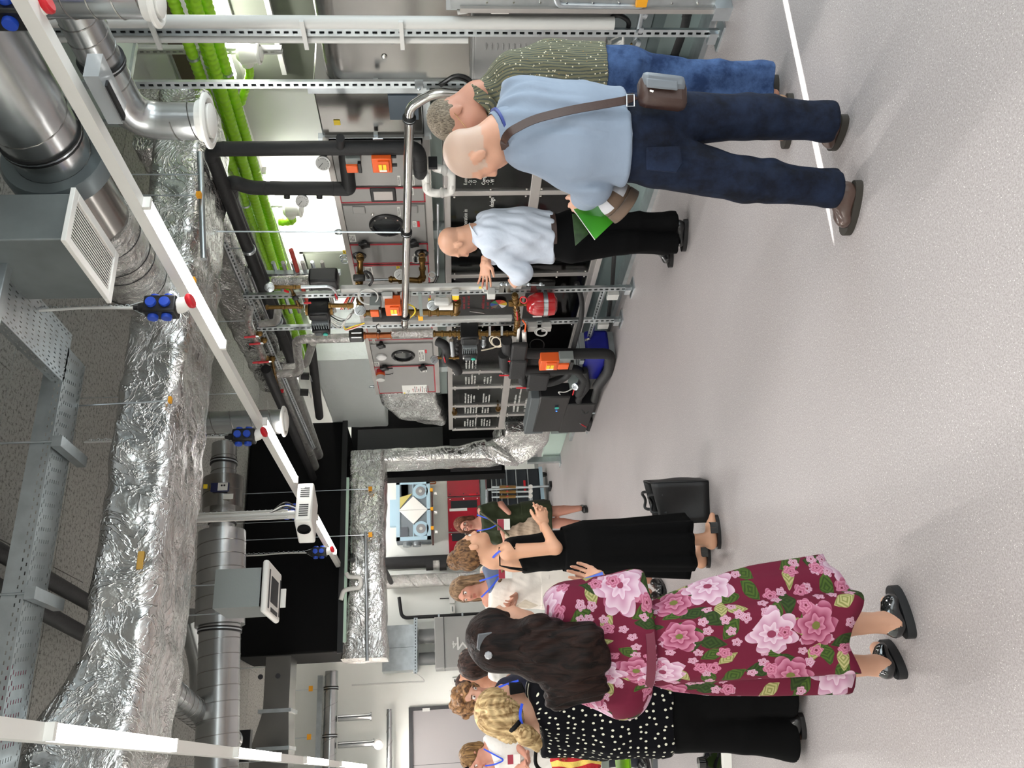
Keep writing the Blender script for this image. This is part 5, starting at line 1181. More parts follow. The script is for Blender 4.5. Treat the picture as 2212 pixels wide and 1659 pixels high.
MB().b2((3.9, 3.0, .10), (4.1, yv, 1.6)).build('steel_side', galv, et); MB().b2((3.88, yv-.02, .05), (3.93, yv+.01, 1.55)).build('edge_profile', alum, et)
for k in range(9): MB().ball((3.895, yv-.05, .2+.15*k), .008, 6).build('screw', steelbolt, et)
MB().box(W(1386,4,X=3.88), (.03,.05,.06)).build('amber_end_cap', amber, et)
q = W(1080,14,X=3.93); MB().box(q, (.05,.07,.11)).build('white_connector', white, et, bevel=.01); MB().tube(fillet([q+V((0,-.02,.05)), q+V((0,-.03,.12)), q+V((0,.03,.18)), q+V((0,.04,.24))], .06), .016, 10).build('white_elbow', lgrey, et)
MB().b2((3.86, yv-.05, 0), (3.94, yv+.04, .1)).build('corner_foot', zinc, et)
# ================================================================ far wall and left side
WB = BY-.02
def B(px, py, Y=WB): return W(px, py, Y=Y)
nrm = V((0,-1,0)); rt = V((1,0,0))
pale = mat('pale_blue_metal', (178,206,220), .4, .2)
u0, u1 = B(858,1052), B(932,1175)
x0, x1 = sorted((u0.x, u1.x)); z0, z1 = sorted((u0.z, u1.z)); Yw = WB-.32
t = thing('ventilation_unit', ((x0+x1)/2, WB-.16, z0), 'pale blue cutaway ventilation unit on the far wall with white diamond exchanger', 'ventilation unit')
MB().b2((x0, WB-.3, z0), (x1, WB, z1)).build('case', mat('case_inside', (120,128,134), .5), t)
f = MB(); e = .065
f.b2((x0, Yw, z0), (x0+e, WB-.3, z1)).b2((x1-e, Yw, z0), (x1, WB-.3, z1)).b2((x0, Yw, z0), (x1, WB-.3, z0+e)).b2((x0, Yw, z1-e), (x1, WB-.3, z1)).b2(((x0+x1)/2-.01, Yw, z0), ((x0+x1)/2+.01, WB-.3, z0+.16)).b2((x0, Yw+.005, (z0+z1)/2-.008), (x0+.28, WB-.3, (z0+z1)/2+.008)).b2((x1-.28, Yw+.005, (z0+z1)/2-.008), (x1, WB-.3, (z0+z1)/2+.008))
f.build('front_frame', pale, t)
cx_, cz_ = (x0+x1)/2, (z0+z1)/2; dd = (z1-z0)*.42
MB().prism([V((cx_-dd,Yw-.004,cz_)), V((cx_,Yw-.004,cz_-dd)), V((cx_+dd,Yw-.004,cz_)), V((cx_,Yw-.004,cz_+dd))], (0,.02,0)).build('diamond_exchanger', white, t, smooth=False)
MB().b2((cx_-.004, Yw-.008, cz_-dd), (cx_+.004, Yw-.004, cz_+dd)).build('exchanger_joint', lgrey, t)
MB().prism([V((x1-.30,Yw+.0,z1-e)), V((cx_+.04,Yw+.0,z1-e)), V((x1-.24,Yw,cz_+.02))], (0,.02,0)).build('foam_wedge', mat('yellow_foam', (198,186,110), .8), t, smooth=False)
for (xx, zz) in ((x1-.2, z0+.17), (x0+.2, z0+.17)):
    MB().lathe((xx, Yw, zz), -nrm, [(0,.135),(.02,.14),(.04,.14)], 28).build('fan_scroll', pale, t); MB().lathe((xx, Yw-.006, zz), -nrm, [(0,.085),(.01,.085)], 24).build('fan_wheel', mat('fan_wheel_grey', (140,140,142), .5), t); MB().lathe((xx, Yw-.012, zz), -nrm, [(0,.03),(.01,.03)], 14).build('fan_hub', lgrey, t)
for zz in (z1-.16, z1-.16): MB().b2((x1-.28, Yw+.002, zz-.05), (x1-e, Yw+.01, zz+.07)).build('filter_slot', mat('slate_grey_plastic', (92,96,102), .5), t)
MB().b2((x0+e, Yw+.002, z1-.2), (x0+.24, Yw+.01, z1-e)).build('filter_slot', mat('slate_grey_plastic', (92,96,102), .5), t)
for s_, xx in ((1, x1), (-1, x0)):
    for zz in (cz_+.12, cz_-.05): MB().cyl((xx, WB-.16, zz), (xx+s_*.07, WB-.16, zz), .075, 20).build('duct_spigot', galv, t)
for k in range(3):
    xx = x1-.18-.35*k; MB().b2((xx-.03, Yw, z0-.05), (xx+.03, Yw+.05, z0+.0)).build('amber_end_cap', amber, t); MB().b2((xx-.09, Yw, z0-.12), (xx-.05, Yw+.06, z0-.07)).build('white_foot', white, t); MB().b2((xx-.04, Yw+.01, z0-.05), (xx-.30, Yw+.05, z0-.02)).build('support_bar', mat('brown_bar', (70,44,40), .5), t)
MB().tube(fillet([V((x1+.10,WB-.05,z0-.12)),V((x1+.10,WB-.05,z0+.03)),V((x1+.06,WB-.05,z0+.03)),V((x1+.06,WB-.05,z0-.10)),V((x1+.02,WB-.05,z0-.10)),V((x1+.02,WB-.05,z0+.02))], .03), .012, 8).build('copper_coil', copper, t)
MB().b2((x0+.3, WB-.2, z1), (x1-.3, WB-.1, z1+.12)).build('mount_rail', pale, t)
# maroon wall panels
ma, mb_ = B(965,1020), B(1036,1215)
xa, xb = mb_.x, ma.x; za, zb = B(1036,1060).z, B(966,1060).z
t = thing('maroon_panel_wall', ((xa+xb)/2, WB, za), 'maroon metal panels with dark slots on the far wall behind the seated cart', 'wall panel')
t['label'] = 'maroon metal panels with dark slots on the far wall behind the drawer cart'
edges = [B(1000,p).x for p in (1018,1074,1150,1215)]
for k in range(3):
    MB().b2((edges[k+1]+.012, WB-.05, za), (edges[k]-.012, WB, zb)).build('panel', maroon, t, bevel=.008)
    for zz in (za+.05, (za+zb)/2, zb-.05):
        for xx in (edges[k+1]+.05, edges[k]-.05): MB().ball((xx, WB-.052, zz), .012, 8).build('dome_screw', steelbolt if k else ink, t)
for p in (1090, 1160): x = B(1000, p).x; MB().b2((x-.08, WB-.056, za+.06), (x+.06, WB-.05, zb-.06)).build('dark_slot', mat('dark_grille', (26,28,32), .5), t)
x = B(1000,1103).x; MB().b2((x-.02, WB-.056, zb-.35), (x+.03, WB-.05, zb-.03)).build('white_label', paper, t)
x = B(1030,1068).x; MB().b2((x-.03, WB-.056, za+.07), (x+.0, WB-.05, za+.2)).build('red_label', redpl, t)
MB().b2((edges[0]-.05, WB-.09, za-.06), (edges[0]+.02, WB-.0, za-.0)).build('amber_end_cap', amber, t)
MB().b2((xa-.1, WB-.06, za-.2), (xb, WB, za-.02)).build('grey_sill', mat('sill_grey', (120,132,132), .5), t)
# drawer cart with pipe rack
Yc = 13.6
c0 = W(1045,1018,Y=Yc); c1 = W(1160,1120,Y=Yc)
t = thing('drawer_cart', ((c0.x+c1.x)/2, Yc, 0), 'dark drawer cart on castors with bright drawer edges by the far wall', 'cart')
dk = mat('cart_dark', (36,42,48), .45)
cxa, cxb = W(1100,1150,Y=Yc).x, W(1100,1014,Y=Yc).x
MB().b2((cxa, Yc+.01, .14), (cxb, Yc+.5, 1.02)).build('body', dk, t)
zz = .16
for k, h in enumerate((.2,.2,.16,.1,.08,.08)):
    MB().b2((cxa+.01, Yc-.012, zz), (cxb-.01, Yc+.01, zz+h-.03)).build('drawer', dk, t, bevel=.004); MB().b2((cxa+.01, Yc-.03, zz+h-.03), (cxb-.01, Yc+.01, zz+h-.012)).build('drawer_edge', zinc, t); zz += h
MB().b2((cxa-.02, Yc-.03, .98), (cxb+.02, Yc+.5, 1.04)).build('worktop', blackpl, t); MB().b2((cxa-.02, Yc-.02, .08), (cxb+.02, Yc+.48, .14)).build('base_frame', pale, t)
for xx in (cxa+.1, cxb-.1): MB().cyl((xx-.02, Yc+.05, .07), (xx+.02, Yc+.05, .07), .07, 18).build('castor', rubber, t)
MB().box((cxb-.32, Yc-.014, .40), (.22,.004,.035)).build('red_nameplate', redpl, t)
t = thing('flow_meter_rack', ((cxa+cxb)/2-.2, Yc-.4, 0), 'tubular rack with three amber flow meters standing before the drawer cart', 'rack')
q = [W(1052,1058,Y=Yc-.4), W(1052,1108,Y=Yc-.4), W(1148,1106,Y=Yc-.4), W(1148,1052,Y=Yc-.4)]
for i in range(4): MB().cyl(q[i], q[(i+1) % 4], .02, 10).build('frame_tube', zinc, t)
for k in range(3):
    a, b = W(1062,1052+11*k,Y=Yc-.41), W(1146,1052+10*k,Y=Yc-.41)
    MB().cyl(a, b, .016, 10).build('riser', zinc, t); m_ = a.lerp(b,.2); n_ = a.lerp(b,.62); MB().cyl(m_, n_, .026, 12).build('flow_meter', mat('amber_tube', (126,92,40), .25), t)
    MB().lathe(b, nrm, [(-.02,.035),(.03,.035)], 12).build('white_dial', white, t); MB().box(a.lerp(b,.4)+nrm*.03, (.012,.01,.03)).build('red_pointer', redpl, t)
for s_ in (q[2], q[3]): MB().cyl(s_, (s_.x, s_.y, .03), .018, 8).build('leg', zinc, t); MB().b2((s_.x-.05, s_.y-.12, 0), (s_.x+.05, s_.y+.12, .04)).build('foot', blackpl, t)
MB().ring((W(1150,1098,Y=Yc-.3).x, Yc-.3, .15), (0,1,0), .12, .03, 20, 8).build('hand_wheel', rubber, t)
# pipes on the far wall
def wallpipe(label, py, xa_, xb_, rpx, m, dy=.15, **k):
    a, b = B(xa_, py, WB-dy), B(xb_, py-2, WB-dy); return ins(label, [(a.x, a.y, a.z), (a.x, a.y, b.z)], PXR(a, rpx), m, rings=False, **k)
t = wallpipe('black insulated riser on the far wall beside the foil riser', 1218, 820, 1060, 13, blackins)
a = B(942,1217,WB-.15); MB().cyl((a.x, a.y, a.z-.09), (a.x, a.y, a.z+.09), PXR(a,13.6), 20).build('foil_coupler', foil2, t)
for px in (928,957): a = B(px,1217,WB-.15); MB().lathe((a.x,a.y,a.z-.06), ez, [(0,PXR(a,13)),(0,PXR(a,15)),(.12,PXR(a,15)),(.12,PXR(a,13))], 20).build('end_collar', blackins, t)
t = spiral_duct('foil_riser', [B(830,1258,WB-.2), V((B(830,1258,WB-.2).x, WB-.2, .02))], PXR(B(900,1258), 14), 'shiny foil round riser on the far wall left of the black riser', m=foil2, pitch=.5)
t = thing('black_wire_pipe', B(868,1335,WB-.1), 'thin black pipe with clips running down the far wall beside the grey wall unit', 'pipe')
a = B(862,1290,WB-.1); b = B(868,1335,WB-.1); MB().tube(fillet([a, b, V((b.x, b.y, .9))], .1), .03, 10).build('pipe', blackins, t)
for zz in (1.9,1.5,1.2): MB().lathe((b.x,b.y,zz), ez, [(0,.03),(0,.04),(.03,.04),(.03,.03)], 12).build('pipe_clip', zinc, t)
MB().tube(fillet([B(745,1228,11.0), B(748,1209,11.0), B(806,1205,11.0), B(820,1210,11.2), B(845,1258,12.)], .12), .035, 10).build('black_drain_pipe', blackpl, None, 'black drain pipe looping around the level foil duct', 'pipe')
t = thing('white_siphon', B(750,1250,10.95), 'white plastic drain fittings on the front of the level foil duct', 'siphon')
MB().tube(fillet([B(748,1238,10.9), B(752,1246,10.9), B(778,1247,10.9), B(780,1262,10.9), B(776,1270,10.9), B(755,1272,10.9), B(742,1276,10.9), B(736,1296,10.9)], .05), .028, 10).build('bent_pipe', white, t)
# grey wall unit with lettering
g0, g1 = B(939,1342), B(1040,1445); xg0, xg1 = g1.x, g0.x; zg1 = g0.z
t = thing('grey_wall_unit', ((xg0+xg1)/2, WB-.2, .9), 'flat grey wall unit with large pale letters, below two round ducts', 'wall unit')
MB().b2((xg0, WB-.4, .85), (xg1, WB, zg1)).build('housing', cabgrey, t, bevel=.01); MB().b2((xg0-.005, WB-.41, zg1-.16), (xg1+.005, WB-.0, zg1-.152)).build('lid_joint', ink, t)
cu = B(1052,1392,WB-.41)
panel_text(t, [('OM', V((B(1040,1352,WB-.41).x-.16, WB-.412, B(1046,1360,WB-.41).z)))], 0, .30, mat('pale_lettering', (190,190,188), .5), right=ez, up=V((-1,0,0)))
panel_text(t, [('4', V((B(1040,1352,WB-.41).x-.22, WB-.412, B(986,1360,WB-.41).z)))], 0, .17, mat('pale_lettering', (190,190,188), .5), right=ez, up=V((-1,0,0)))
for p in (1375, 1424):
    a = B(905,p,WB-.2); MB().cyl((a.x, WB-.2, zg1), (a.x, WB-.2, a.z), PXR(a, 15 if p < 1400 else 13), 20).build('flexible_sleeve', mat('grey_sleeve', (108,110,110), .5, .3), t)
    b = B(860,p,WB-.2); MB().b2((a.x-.18, WB-.35, a.z+.02), (a.x+.18, WB-.02, b.z+.25)).build('rectangular_duct', galv, t)
st = thing('wall_strut', B(898,1392,WB-.3), 'level slotted strut on the far wall above the grey wall unit', 'strut')
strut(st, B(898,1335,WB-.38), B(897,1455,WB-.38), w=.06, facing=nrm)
MB().tube(fillet([B(890,1450,WB-.1), B(912,1465,WB-.1), B(918,1472,WB-.1), B(760,1480,WB-.05)], .1), .012, 6).build('cable', lgrey, st)
# devices and signs on the far wall
for nm, lab, p0, p1, m_, cat in (('wireless_router','small white router box with antenna on the far wall',(970,1290),(983,1303),white,'router'),('thermostat','white thermostat plate with grey display on the far wall',(972,1307),(983,1325),white,'thermostat'),('door_sign','upper white plate with dark field beside the door',(977,1464),(988,1478),paper,'sign'),('door_sign','blank framed notice plate beside the door',(970,1492),(990,1514),paper,'sign')):
    a, b = B(*p0), B(*p1); s_ = thing(nm, (a+b)/2, lab, cat); xa_, xb_ = sorted((a.x,b.x)); za_, zb_ = sorted((a.z,b.z))
    MB().b2((xa_, WB-.02, za_), (xb_, WB+.02, zb_)).build('plate', m_, s_, bevel=.006)
    if nm != 'wireless_router': MB().b2((xa_+.03, WB-.024, za_+.03), (xb_-.03, WB-.019, zb_-.03)).build('display' if nm == 'thermostat' else 'sign_field', mat('display_grey', (150,156,150), .3) if nm == 'thermostat' else (ink if '4' in str(p0[1]) and p0[1] < 1480 else lgrey), s_)
    else: MB().cyl((xb_-.02, WB-.01, zb_), (xb_-.02, WB-.01, zb_+.16), .008, 6).build('antenna', blackpl, s_)
# round duct along the far wall above the door with branches
zw = B(715,1500,14.5).z; xw = B(715,1450,14.5).x
t = spiral_duct('spiral_duct', [(xw, 14.5, zw), (-1.5, 14.5, zw)], PXR(B(715,1500,14.5), 14), 'round duct along the far wall over the door with two branches', pitch=.25)
for p, e_ in ((1552,800),(1610,806)):
    a, b = B(730,p,14.5), B(e_,p,14.5); MB().cyl((a.x,14.5,a.z), (a.x,14.5,b.z), PXR(a,6.5), 16).build('branch', spir, t); MB().lathe((a.x,14.5,b.z), -ez, [(0,PXR(a,6.5)),(0,PXR(a,9)),(.02,PXR(a,9)),(.02,PXR(a,6))], 18).build('end_ring', spir, t)
a = B(818,1608,14.42); MB().lathe((a.x, 14.42, a.z), nrm, [(0,PXR(a,10)),(.03,PXR(a,10.5)),(.05,PXR(a,8))], 24).lathe((a.x, 14.37, a.z), nrm, [(0,PXR(a,3)),(.01,PXR(a,3))], 14).build('disc_valve', white, t)
for p in (1487,1590): x = B(715,p,14.5).x; clamp(t, (x,14.5,zw), (1,0,0), PXR(B(715,1500,14.5),14), .05); rod(t, (x,14.5,zw), (x,14.5,CZ-.004)); MB().box((x,14.35,zw+.3),(.08,.04,.06)).build('amber_end_cap', amber, t)
t = spiral_duct('spiral_duct', [(B(841,1532,14.7).x, 14.7, B(841,1560,14.7).z), (-1.5, 14.7, B(841,1560,14.7).z)], PXR(B(841,1560,14.7), 6), 'thin round duct fixed level on the far wall above the door', pitch=.25)
tr_ = tray('slotted tray along the far wall above the round duct', (B(700,1460,14.55).x, 14.55, B(698,1500,14.55).z), (-1.2, 14.55, B(698,1500,14.55).z), .2, .08)
# sheet-metal duct near the ceiling at left
za_, zb_ = W(625,1500,Y=10.5).z, W(570,1500,Y=10.5).z
t = thing('rectangular_duct', (.8, 10.6, za_), 'flat sheet metal duct with joint flanges left of the black plenum', 'duct')
xq = W(600,1418,Y=10.5).x
MB().b2((xq-.6, 10.5, za_), (xq, 10.9, zb_)).build('section', steel, t); MB().prism([(xq-.6,10.5,za_),(xq-.6,10.5,zb_),(xq-1.0,10.5,zb_+.12),(xq-1.0,10.5,za_-.02)], (0,.4,0)).build('transition', steel, t); MB().b2((-1.5, 10.5, za_-.02), (xq-1.0, 10.9, zb_+.12)).build('section', steel, t)
for x in (xq-.6, xq-1.0): MB().b2((x-.02, 10.47, za_-.03), (x+.02, 10.93, zb_+.05)).build('joint_flange', galv, t)
for k in (0,1): MB().cyl((xq-.22, 10.5, za_+.14+.2*k), (xq-.22, 10.49, za_+.14+.2*k), .03, 10).build('plug', ink, t)
rod(t, (xq-.1, 10.6, zb_), (xq-.1, 10.6, CZ-.004)); rod(t, (-.2, 10.6, zb_), (-.2, 10.6, CZ-.004))
MB().box(W(520,1612,Y=9.5), (.3,.1,.2)).cyl(W(520,1612,Y=9.5), V((W(520,1612,Y=9.5).x, 9.5, CZ-.004)), .02).build('loudspeaker', blackpl, None, 'small black loudspeaker hung under the ceiling at left', 'loudspeaker')
# --- desk, chairs, bags at lower left
S0 = 5.05
lg = mat('desk_leg_grey', (188,190,192), .45)
d0 = W(1285,1588,S=S0)
r2 = V((.9073,-.4205,0)); f2 = V((.4205,.9073,0))
def R2(px, py, ds=0): return W(px, py, S=S0+ds)
t = thing('desk', (d0.x-.5, d0.y, 0), 'white desk with pale grey panel leg and foot rail at the lower left edge', 'table')
zt_ = d0.z
c = V((d0.x, d0.y, 0))
MB().box(c-r2*.62+f2*.2+ez*(zt_-.015), (1.3,.44,.035), (r2,f2,ez)).build('table_top', white, t, bevel=.004)
MB().box(c-r2*.02+f2*.06+ez*(zt_*.5-.02), (.07,.05,zt_-.04), (r2,f2,ez)).build('leg', lg, t, bevel=.004)
MB().box(c-r2*.02+f2*.36+ez*(zt_*.5-.02), (.07,.05,zt_-.04), (r2,f2,ez)).build('leg', lg, t, bevel=.004)
MB().box(c-r2*.6+f2*.36+ez*(zt_-.09), (1.2,.03,.11), (r2,f2,ez)).build('apron', lg, t); MB().box(c-r2*.6+f2*.06+ez*.025, (1.2,.05,.05), (r2,f2,ez)).build('foot_rail', white, t); MB().box(c-r2*.6+f2*.2+ez*(zt_*.52), (1.2,.04,.03), (r2,f2,ez)).build('stretcher', mat('stretcher_dark', (86,88,92), .4), t)
MB().box(c-r2*.02+f2*.2+ez*.02, (.06,.36,.04), (r2,f2,ez)).build('side_foot', lg, t)
for k, (lab, px, py, ds) in enumerate((('lime green shell chair tucked under the white desk', 1352, 1646, .35),)):
    q = R2(px, py, ds); t = thing('shell_chair', (q.x, q.y, 0), lab, 'chair'); lime = mat('lime_shell', (126,186,20), .35)
    MB().ball(q+ez*.02, .22, 20, (1,.95,.16)).build('seat_shell', lime, t); MB().ball(q-r2*.18+ez*.24, .21, 20, (.14,.9,1.1), (r2,f2,ez)).build('back_shell', lime, t)
    for (i, j) in ((-1,-1),(-1,1),(1,-1),(1,1)): MB().cyl(q+r2*.10*i+f2*.10*j, (q+r2*.2*i+f2*.2*j).xy.to_3d()+ez*.0, .011, 8).build('leg', zinc, t)
    MB().tube(fillet([q+r2*.16+f2*-.1-ez*.05, q+r2*.2-f2*.12-ez*.14, q-r2*.1-f2*.12-ez*.16], .06), .012, 8).build('black_bracket', blackpl, t)
q = R2(1515,1648,.25); t = thing('swivel_chair_base', (q.x, q.y, 0), 'shiny black chair base edge by the desk foot', 'chair')
chrome = mat('chrome', (215,215,215), .08, 1.0)
MB().lathe((q.x, q.y, q.z-.12), ez, [(0,.18),(.02,.2),(.04,.18),(.10,.04),(.14,.035)], 28).build('base_disc', mat('gloss_black', (12,12,13), .12, 0, coat=.6), t); MB().ring((q.x, q.y, q.z-.105), ez, .2, .012, 32, 8).build('chrome_rim', chrome, t); MB().cyl((q.x,q.y,0), (q.x,q.y,q.z-.1), .03, 12).build('stem', chrome, t); MB().lathe((q.x,q.y,0), ez, [(0,.2),(.02,.2),(.03,.05)], 24).build('foot_plate', chrome, t)
# black tote bag on the floor
fa_, fb_ = W(1531,1040,Z=0), W(1534,1127,Z=0)
tdir = (fb_-fa_); tw = tdir.length; tdir.normalize(); td = V((-tdir.y, tdir.x, 0)); td = td if td.dot(f2) > 0 else -td
hT = fa_.z+ (1531-1402)/FL*dep(fa_)
t = thing('tote_bag', (fa_+fb_)/2, 'open black leather tote bag standing on the floor beside the black dress', 'bag')
leather = mat('black_leather', (17,17,18), .48, 0, .15, 160)
tp = .20
lo = [fa_, fb_, fb_+td*tp, fa_+td*tp]; hi = [fa_+ez*hT+td*.02+tdir*.0, fb_+ez*(hT-.06)+td*.03-tdir*.01, fb_+ez*(hT-.05)+td*(tp-.03), fa_+ez*(hT+.01)+td*(tp-.02)]
mb = MB(); n_ = 8
for i in range(4):
    a, b, c_, d_ = lo[i], lo[(i+1) % 4], hi[(i+1) % 4], hi[i]; g = []
    nn = (b-a).cross(ez).normalized()
    for v_ in range(n_+1):
        for u_ in range(n_+1):
            p = a.lerp(b,u_/n_).lerp(d_.lerp(c_,u_/n_), v_/n_); p = p+nn*.025*math.sin(math.pi*u_/n_)*math.sin(math.pi*min(1,v_/n_*1.2))*(1 if i in (0,2) else -.7); g.append(p)
    mb.add(g, [(v_*(n_+1)+u_, v_*(n_+1)+u_+1, (v_+1)*(n_+1)+u_+1, (v_+1)*(n_+1)+u_) for v_ in range(n_) for u_ in range(n_)])
mb.add(lo, [(0,3,2,1)])
bo = mb.build('bag_body', leather, t); m_ = bo.modifiers.new('thickness','SOLIDIFY'); m_.thickness = .006
for s_ in (0.0, tp-.02):
    a = fa_.lerp(fb_,.3)+ez*(hT-.08)+td*(s_+.02); b = fa_.lerp(fb_,.75)+ez*(hT-.1)+td*(s_+.02)
    MB().tube(fillet([a, a+ez*.10+td*.04, a.lerp(b,.5)+ez*.06+td*.08, b+ez*.10+td*.04, b], .1), .010, 8).build('handle', leather, t)
# ================================================================ people: smooth blended fields meshed as one surface
def nv(v): v = np.array(v, float); return v/np.linalg.norm(v)
class Field:
    def __init__(s, lo, hi, h):
        s.lo = np.array(lo, float)-4*h; s.h = h; s.n = np.ceil((np.array(hi)+4*h-s.lo)/h).astype(int)+1; s.F = np.full(s.n, .08, np.float32)
    def _sub(s, lo, hi, pad):
        a = np.clip(np.floor((np.array(lo)-pad-s.lo)/s.h).astype(int), 0, s.n); b = np.clip(np.ceil((np.array(hi)+pad-s.lo)/s.h).astype(int)+1, 0, s.n)
        if (b <= a).any(): return None, None
        g = [s.lo[i]+s.h*np.arange(a[i], b[i]) for i in range(3)]
        return tuple(slice(a[i], b[i]) for i in range(3)), np.stack(np.meshgrid(*g, indexing='ij'), -1)
    def _mix(s, sl, d, k, op):
        F = s.F[sl]
        if op == 'u':
            if k > 0: t = np.clip(.5+.5*(F-d)/k, 0, 1); s.F[sl] = F*(1-t)+d*t-k*t*(1-t)
            else: s.F[sl] = np.minimum(F, d)
        else:
            d = -d
            if k > 0: t = np.clip(.5-.5*(F-d)/k, 0, 1); s.F[sl] = F*(1-t)+d*t+k*t*(1-t)
            else: s.F[sl] = np.maximum(F, d)
    def ell(s, c, ax, r, k=.02, op='u'):
        c = np.array(c, float); R = max(r); sl, P = s._sub(c-R, c+R, .02+k)
        if sl is None: return
        q = P-c; d = np.sqrt(sum(((q@np.array(ax[i]))/r[i])**2 for i in range(3)))
        s._mix(sl, (d-1)*min(r), k, op)
    def cap(s, a, b, ra, rb, k=.02, lat=None, op='u'):
        """tapered capsule; ra, rb are radii or (lateral, depth) pairs"""
        a = np.array(a, float); b = np.array(b, float); ab = b-a; L2 = max(ab@ab, 1e-9)
        ra = (ra, ra) if np.isscalar(ra) else ra; rb = (rb, rb) if np.isscalar(rb) else rb; R = max(ra+rb) if isinstance(ra, tuple) else max(list(ra)+list(rb))
        sl, P = s._sub(np.minimum(a, b)-R, np.maximum(a, b)+R, .02+k)
        if sl is None: return
        q = P-a; t = np.clip(q@ab/L2, 0, 1); q = q-t[..., None]*ab
        if lat is None and ra[0] == ra[1] and rb[0] == rb[1]:
            d = np.sqrt((q*q).sum(-1))-(ra[0]+(rb[0]-ra[0])*t)
        else:
            ax = nv(ab); l = np.array(lat, float); l = nv(l-ax*(l@ax)); f = np.cross(ax, l)
            ru = ra[0]+(rb[0]-ra[0])*t; rv = ra[1]+(rb[1]-ra[1])*t; m = np.minimum(ru, rv)
            d = (np.sqrt((q@l/ru)**2+(q@f/rv)**2+(q@ax/m)**2)-1)*m
        s._mix(sl, d, k, op)
    def plane(s, p, n, k=.004):
        """keep the side away from n"""
        g = [s.lo[i]+s.h*np.arange(s.n[i]) for i in range(3)]; P = np.stack(np.meshgrid(*g, indexing='ij'), -1)
        d = ((P-np.array(p))@nv(n)).astype(np.float32); s.F = np.maximum(s.F, d)
    def mesh(s):
        F = s.F; ins = F < 0; n = np.array(F.shape)
        c = np.zeros(n-1, np.int8)
        for i in (0,1):
            for j in (0,1):
                for k in (0,1): c += ins[i:n[0]-1+i, j:n[1]-1+j, k:n[2]-1+k]
        act = np.argwhere((c > 0) & (c < 8)); idx = -np.ones(n-1, np.int64); idx[tuple(act.T)] = np.arange(len(act))
        acc = np.zeros((len(act), 3)); cnt = np.zeros(len(act))
        cor = [(i, j, k) for i in (0,1) for j in (0,1) for k in (0,1)]
        val = {q: F[tuple((act+np.array(q)).T)] for q in cor}
        for q in cor:
            for ax in range(3):
                if q[ax] == 0:
                    q2 = list(q); q2[ax] = 1; q2 = tuple(q2); v0, v1 = val[q], val[q2]; m = (v0 < 0) != (v1 < 0)
                    t = np.where(m, v0/np.where(v0-v1 == 0, 1, v0-v1), 0); p = np.array(q, float)[None].repeat(len(act), 0); p[:, ax] += t
                    acc[m] += p[m]; cnt[m] += 1
        Vv = s.lo+s.h*(act+acc/np.maximum(cnt, 1)[:, None]); faces = []
        for ax in range(3):
            u, w = (ax+1) % 3, (ax+2) % 3
            A = ins[tuple(slice(0, n[i]-1) if i == ax else slice(1, n[i]-1) for i in range(3))]; B_ = ins[tuple(slice(1, n[i]) if i == ax else slice(1, n[i]-1) for i in range(3))]
            e = np.argwhere(A != B_); 
            if not len(e): continue
            fl = A[tuple(e.T)]; o = e.copy()
            for i in (u, w): o[:, i] += 1
            def at(du, dw): q = o.copy(); q[:, u] -= du; q[:, w] -= dw; return idx[tuple(q.T)]
            Q = np.stack([at(1,1), at(0,1), at(0,0), at(1,0)], 1); Q[~fl] = Q[~fl][:, ::-1]; faces.append(Q)
        return Vv, np.concatenate(faces) if faces else np.zeros((0,4), int)
def np_mesh(name, Vv, Q):
    me = bpy.data.meshes.new(name); me.vertices.add(len(Vv)); me.vertices.foreach_set('co', Vv.astype(np.float32).ravel())
    me.loops.add(Q.size); me.loops.foreach_set('vertex_index', Q.astype(np.int32).ravel()); me.polygons.add(len(Q)); me.polygons.foreach_set('loop_start', np.arange(0, Q.size, 4, dtype=np.int32)); me.polygons.foreach_set('loop_total', np.full(len(Q), 4, np.int32))
    me.update(calc_edges=True); me.validate(); return me
def normals(Vv, Q):
    a, b, c, d = (Vv[Q[:, i]] for i in range(4)); fn = np.cross(c-a, d-b); N = np.zeros_like(Vv)
    for i in range(4): np.add.at(N, Q[:, i], fn)
    return N/np.maximum(np.linalg.norm(N, axis=1), 1e-9)[:, None]
def smooth(Vv, Q, it=1):
    for _ in range(it):
        acc = np.zeros_like(Vv); cnt = np.zeros(len(Vv))
        for i in range(4):
            j = (i+1) % 4
            np.add.at(acc, Q[:, i], Vv[Q[:, j]]); np.add.at(cnt, Q[:, i], 1); np.add.at(acc, Q[:, j], Vv[Q[:, i]]); np.add.at(cnt, Q[:, j], 1)
        Vv = Vv*.4+.6*acc/np.maximum(cnt, 1)[:, None]
    return Vv
def put(name, Vv, Q, m, parent, cols=None, **kw):
    me = np_mesh(name, Vv, Q)
    if cols is not None:
        at = me.color_attributes.new('Col', 'FLOAT_COLOR', 'POINT'); at.data.foreach_set('color', np.concatenate([cols, np.ones((len(cols), 1))], 1).astype(np.float32).ravel())
    o = place(name, me, m, parent, smooth=False, **kw); me.shade_smooth(); return o
def lin(c): return np.array(srgb(c)[:3])
def skin_mat():
    m = mat('skin', (205,160,135), .52, 0, .06, 180); nt, b = nodes(m); a = nt.nodes.new('ShaderNodeVertexColor'); a.layer_name = 'Col'
    nt.links.new(a.outputs['Color'], b.inputs['Base Color']); b.inputs['Subsurface Weight'].default_value = .12; b.inputs['Subsurface Radius'].default_value = (.012,.005,.003); b.inputs['Subsurface Scale'].default_value = .6
    return m
SKIN = skin_mat()
def cloth(name, col, rough=.85, bump=.12, bscale=220, sheen=.15, var=.05):
    dk = max(col) < 30
    if dk: col = tuple(c*.45 for c in col)
    return mat(name, col, rough, 0, bump, bscale, var, 6, sheen=0 if dk else sheen*.5, spec=.12 if dk else .3)
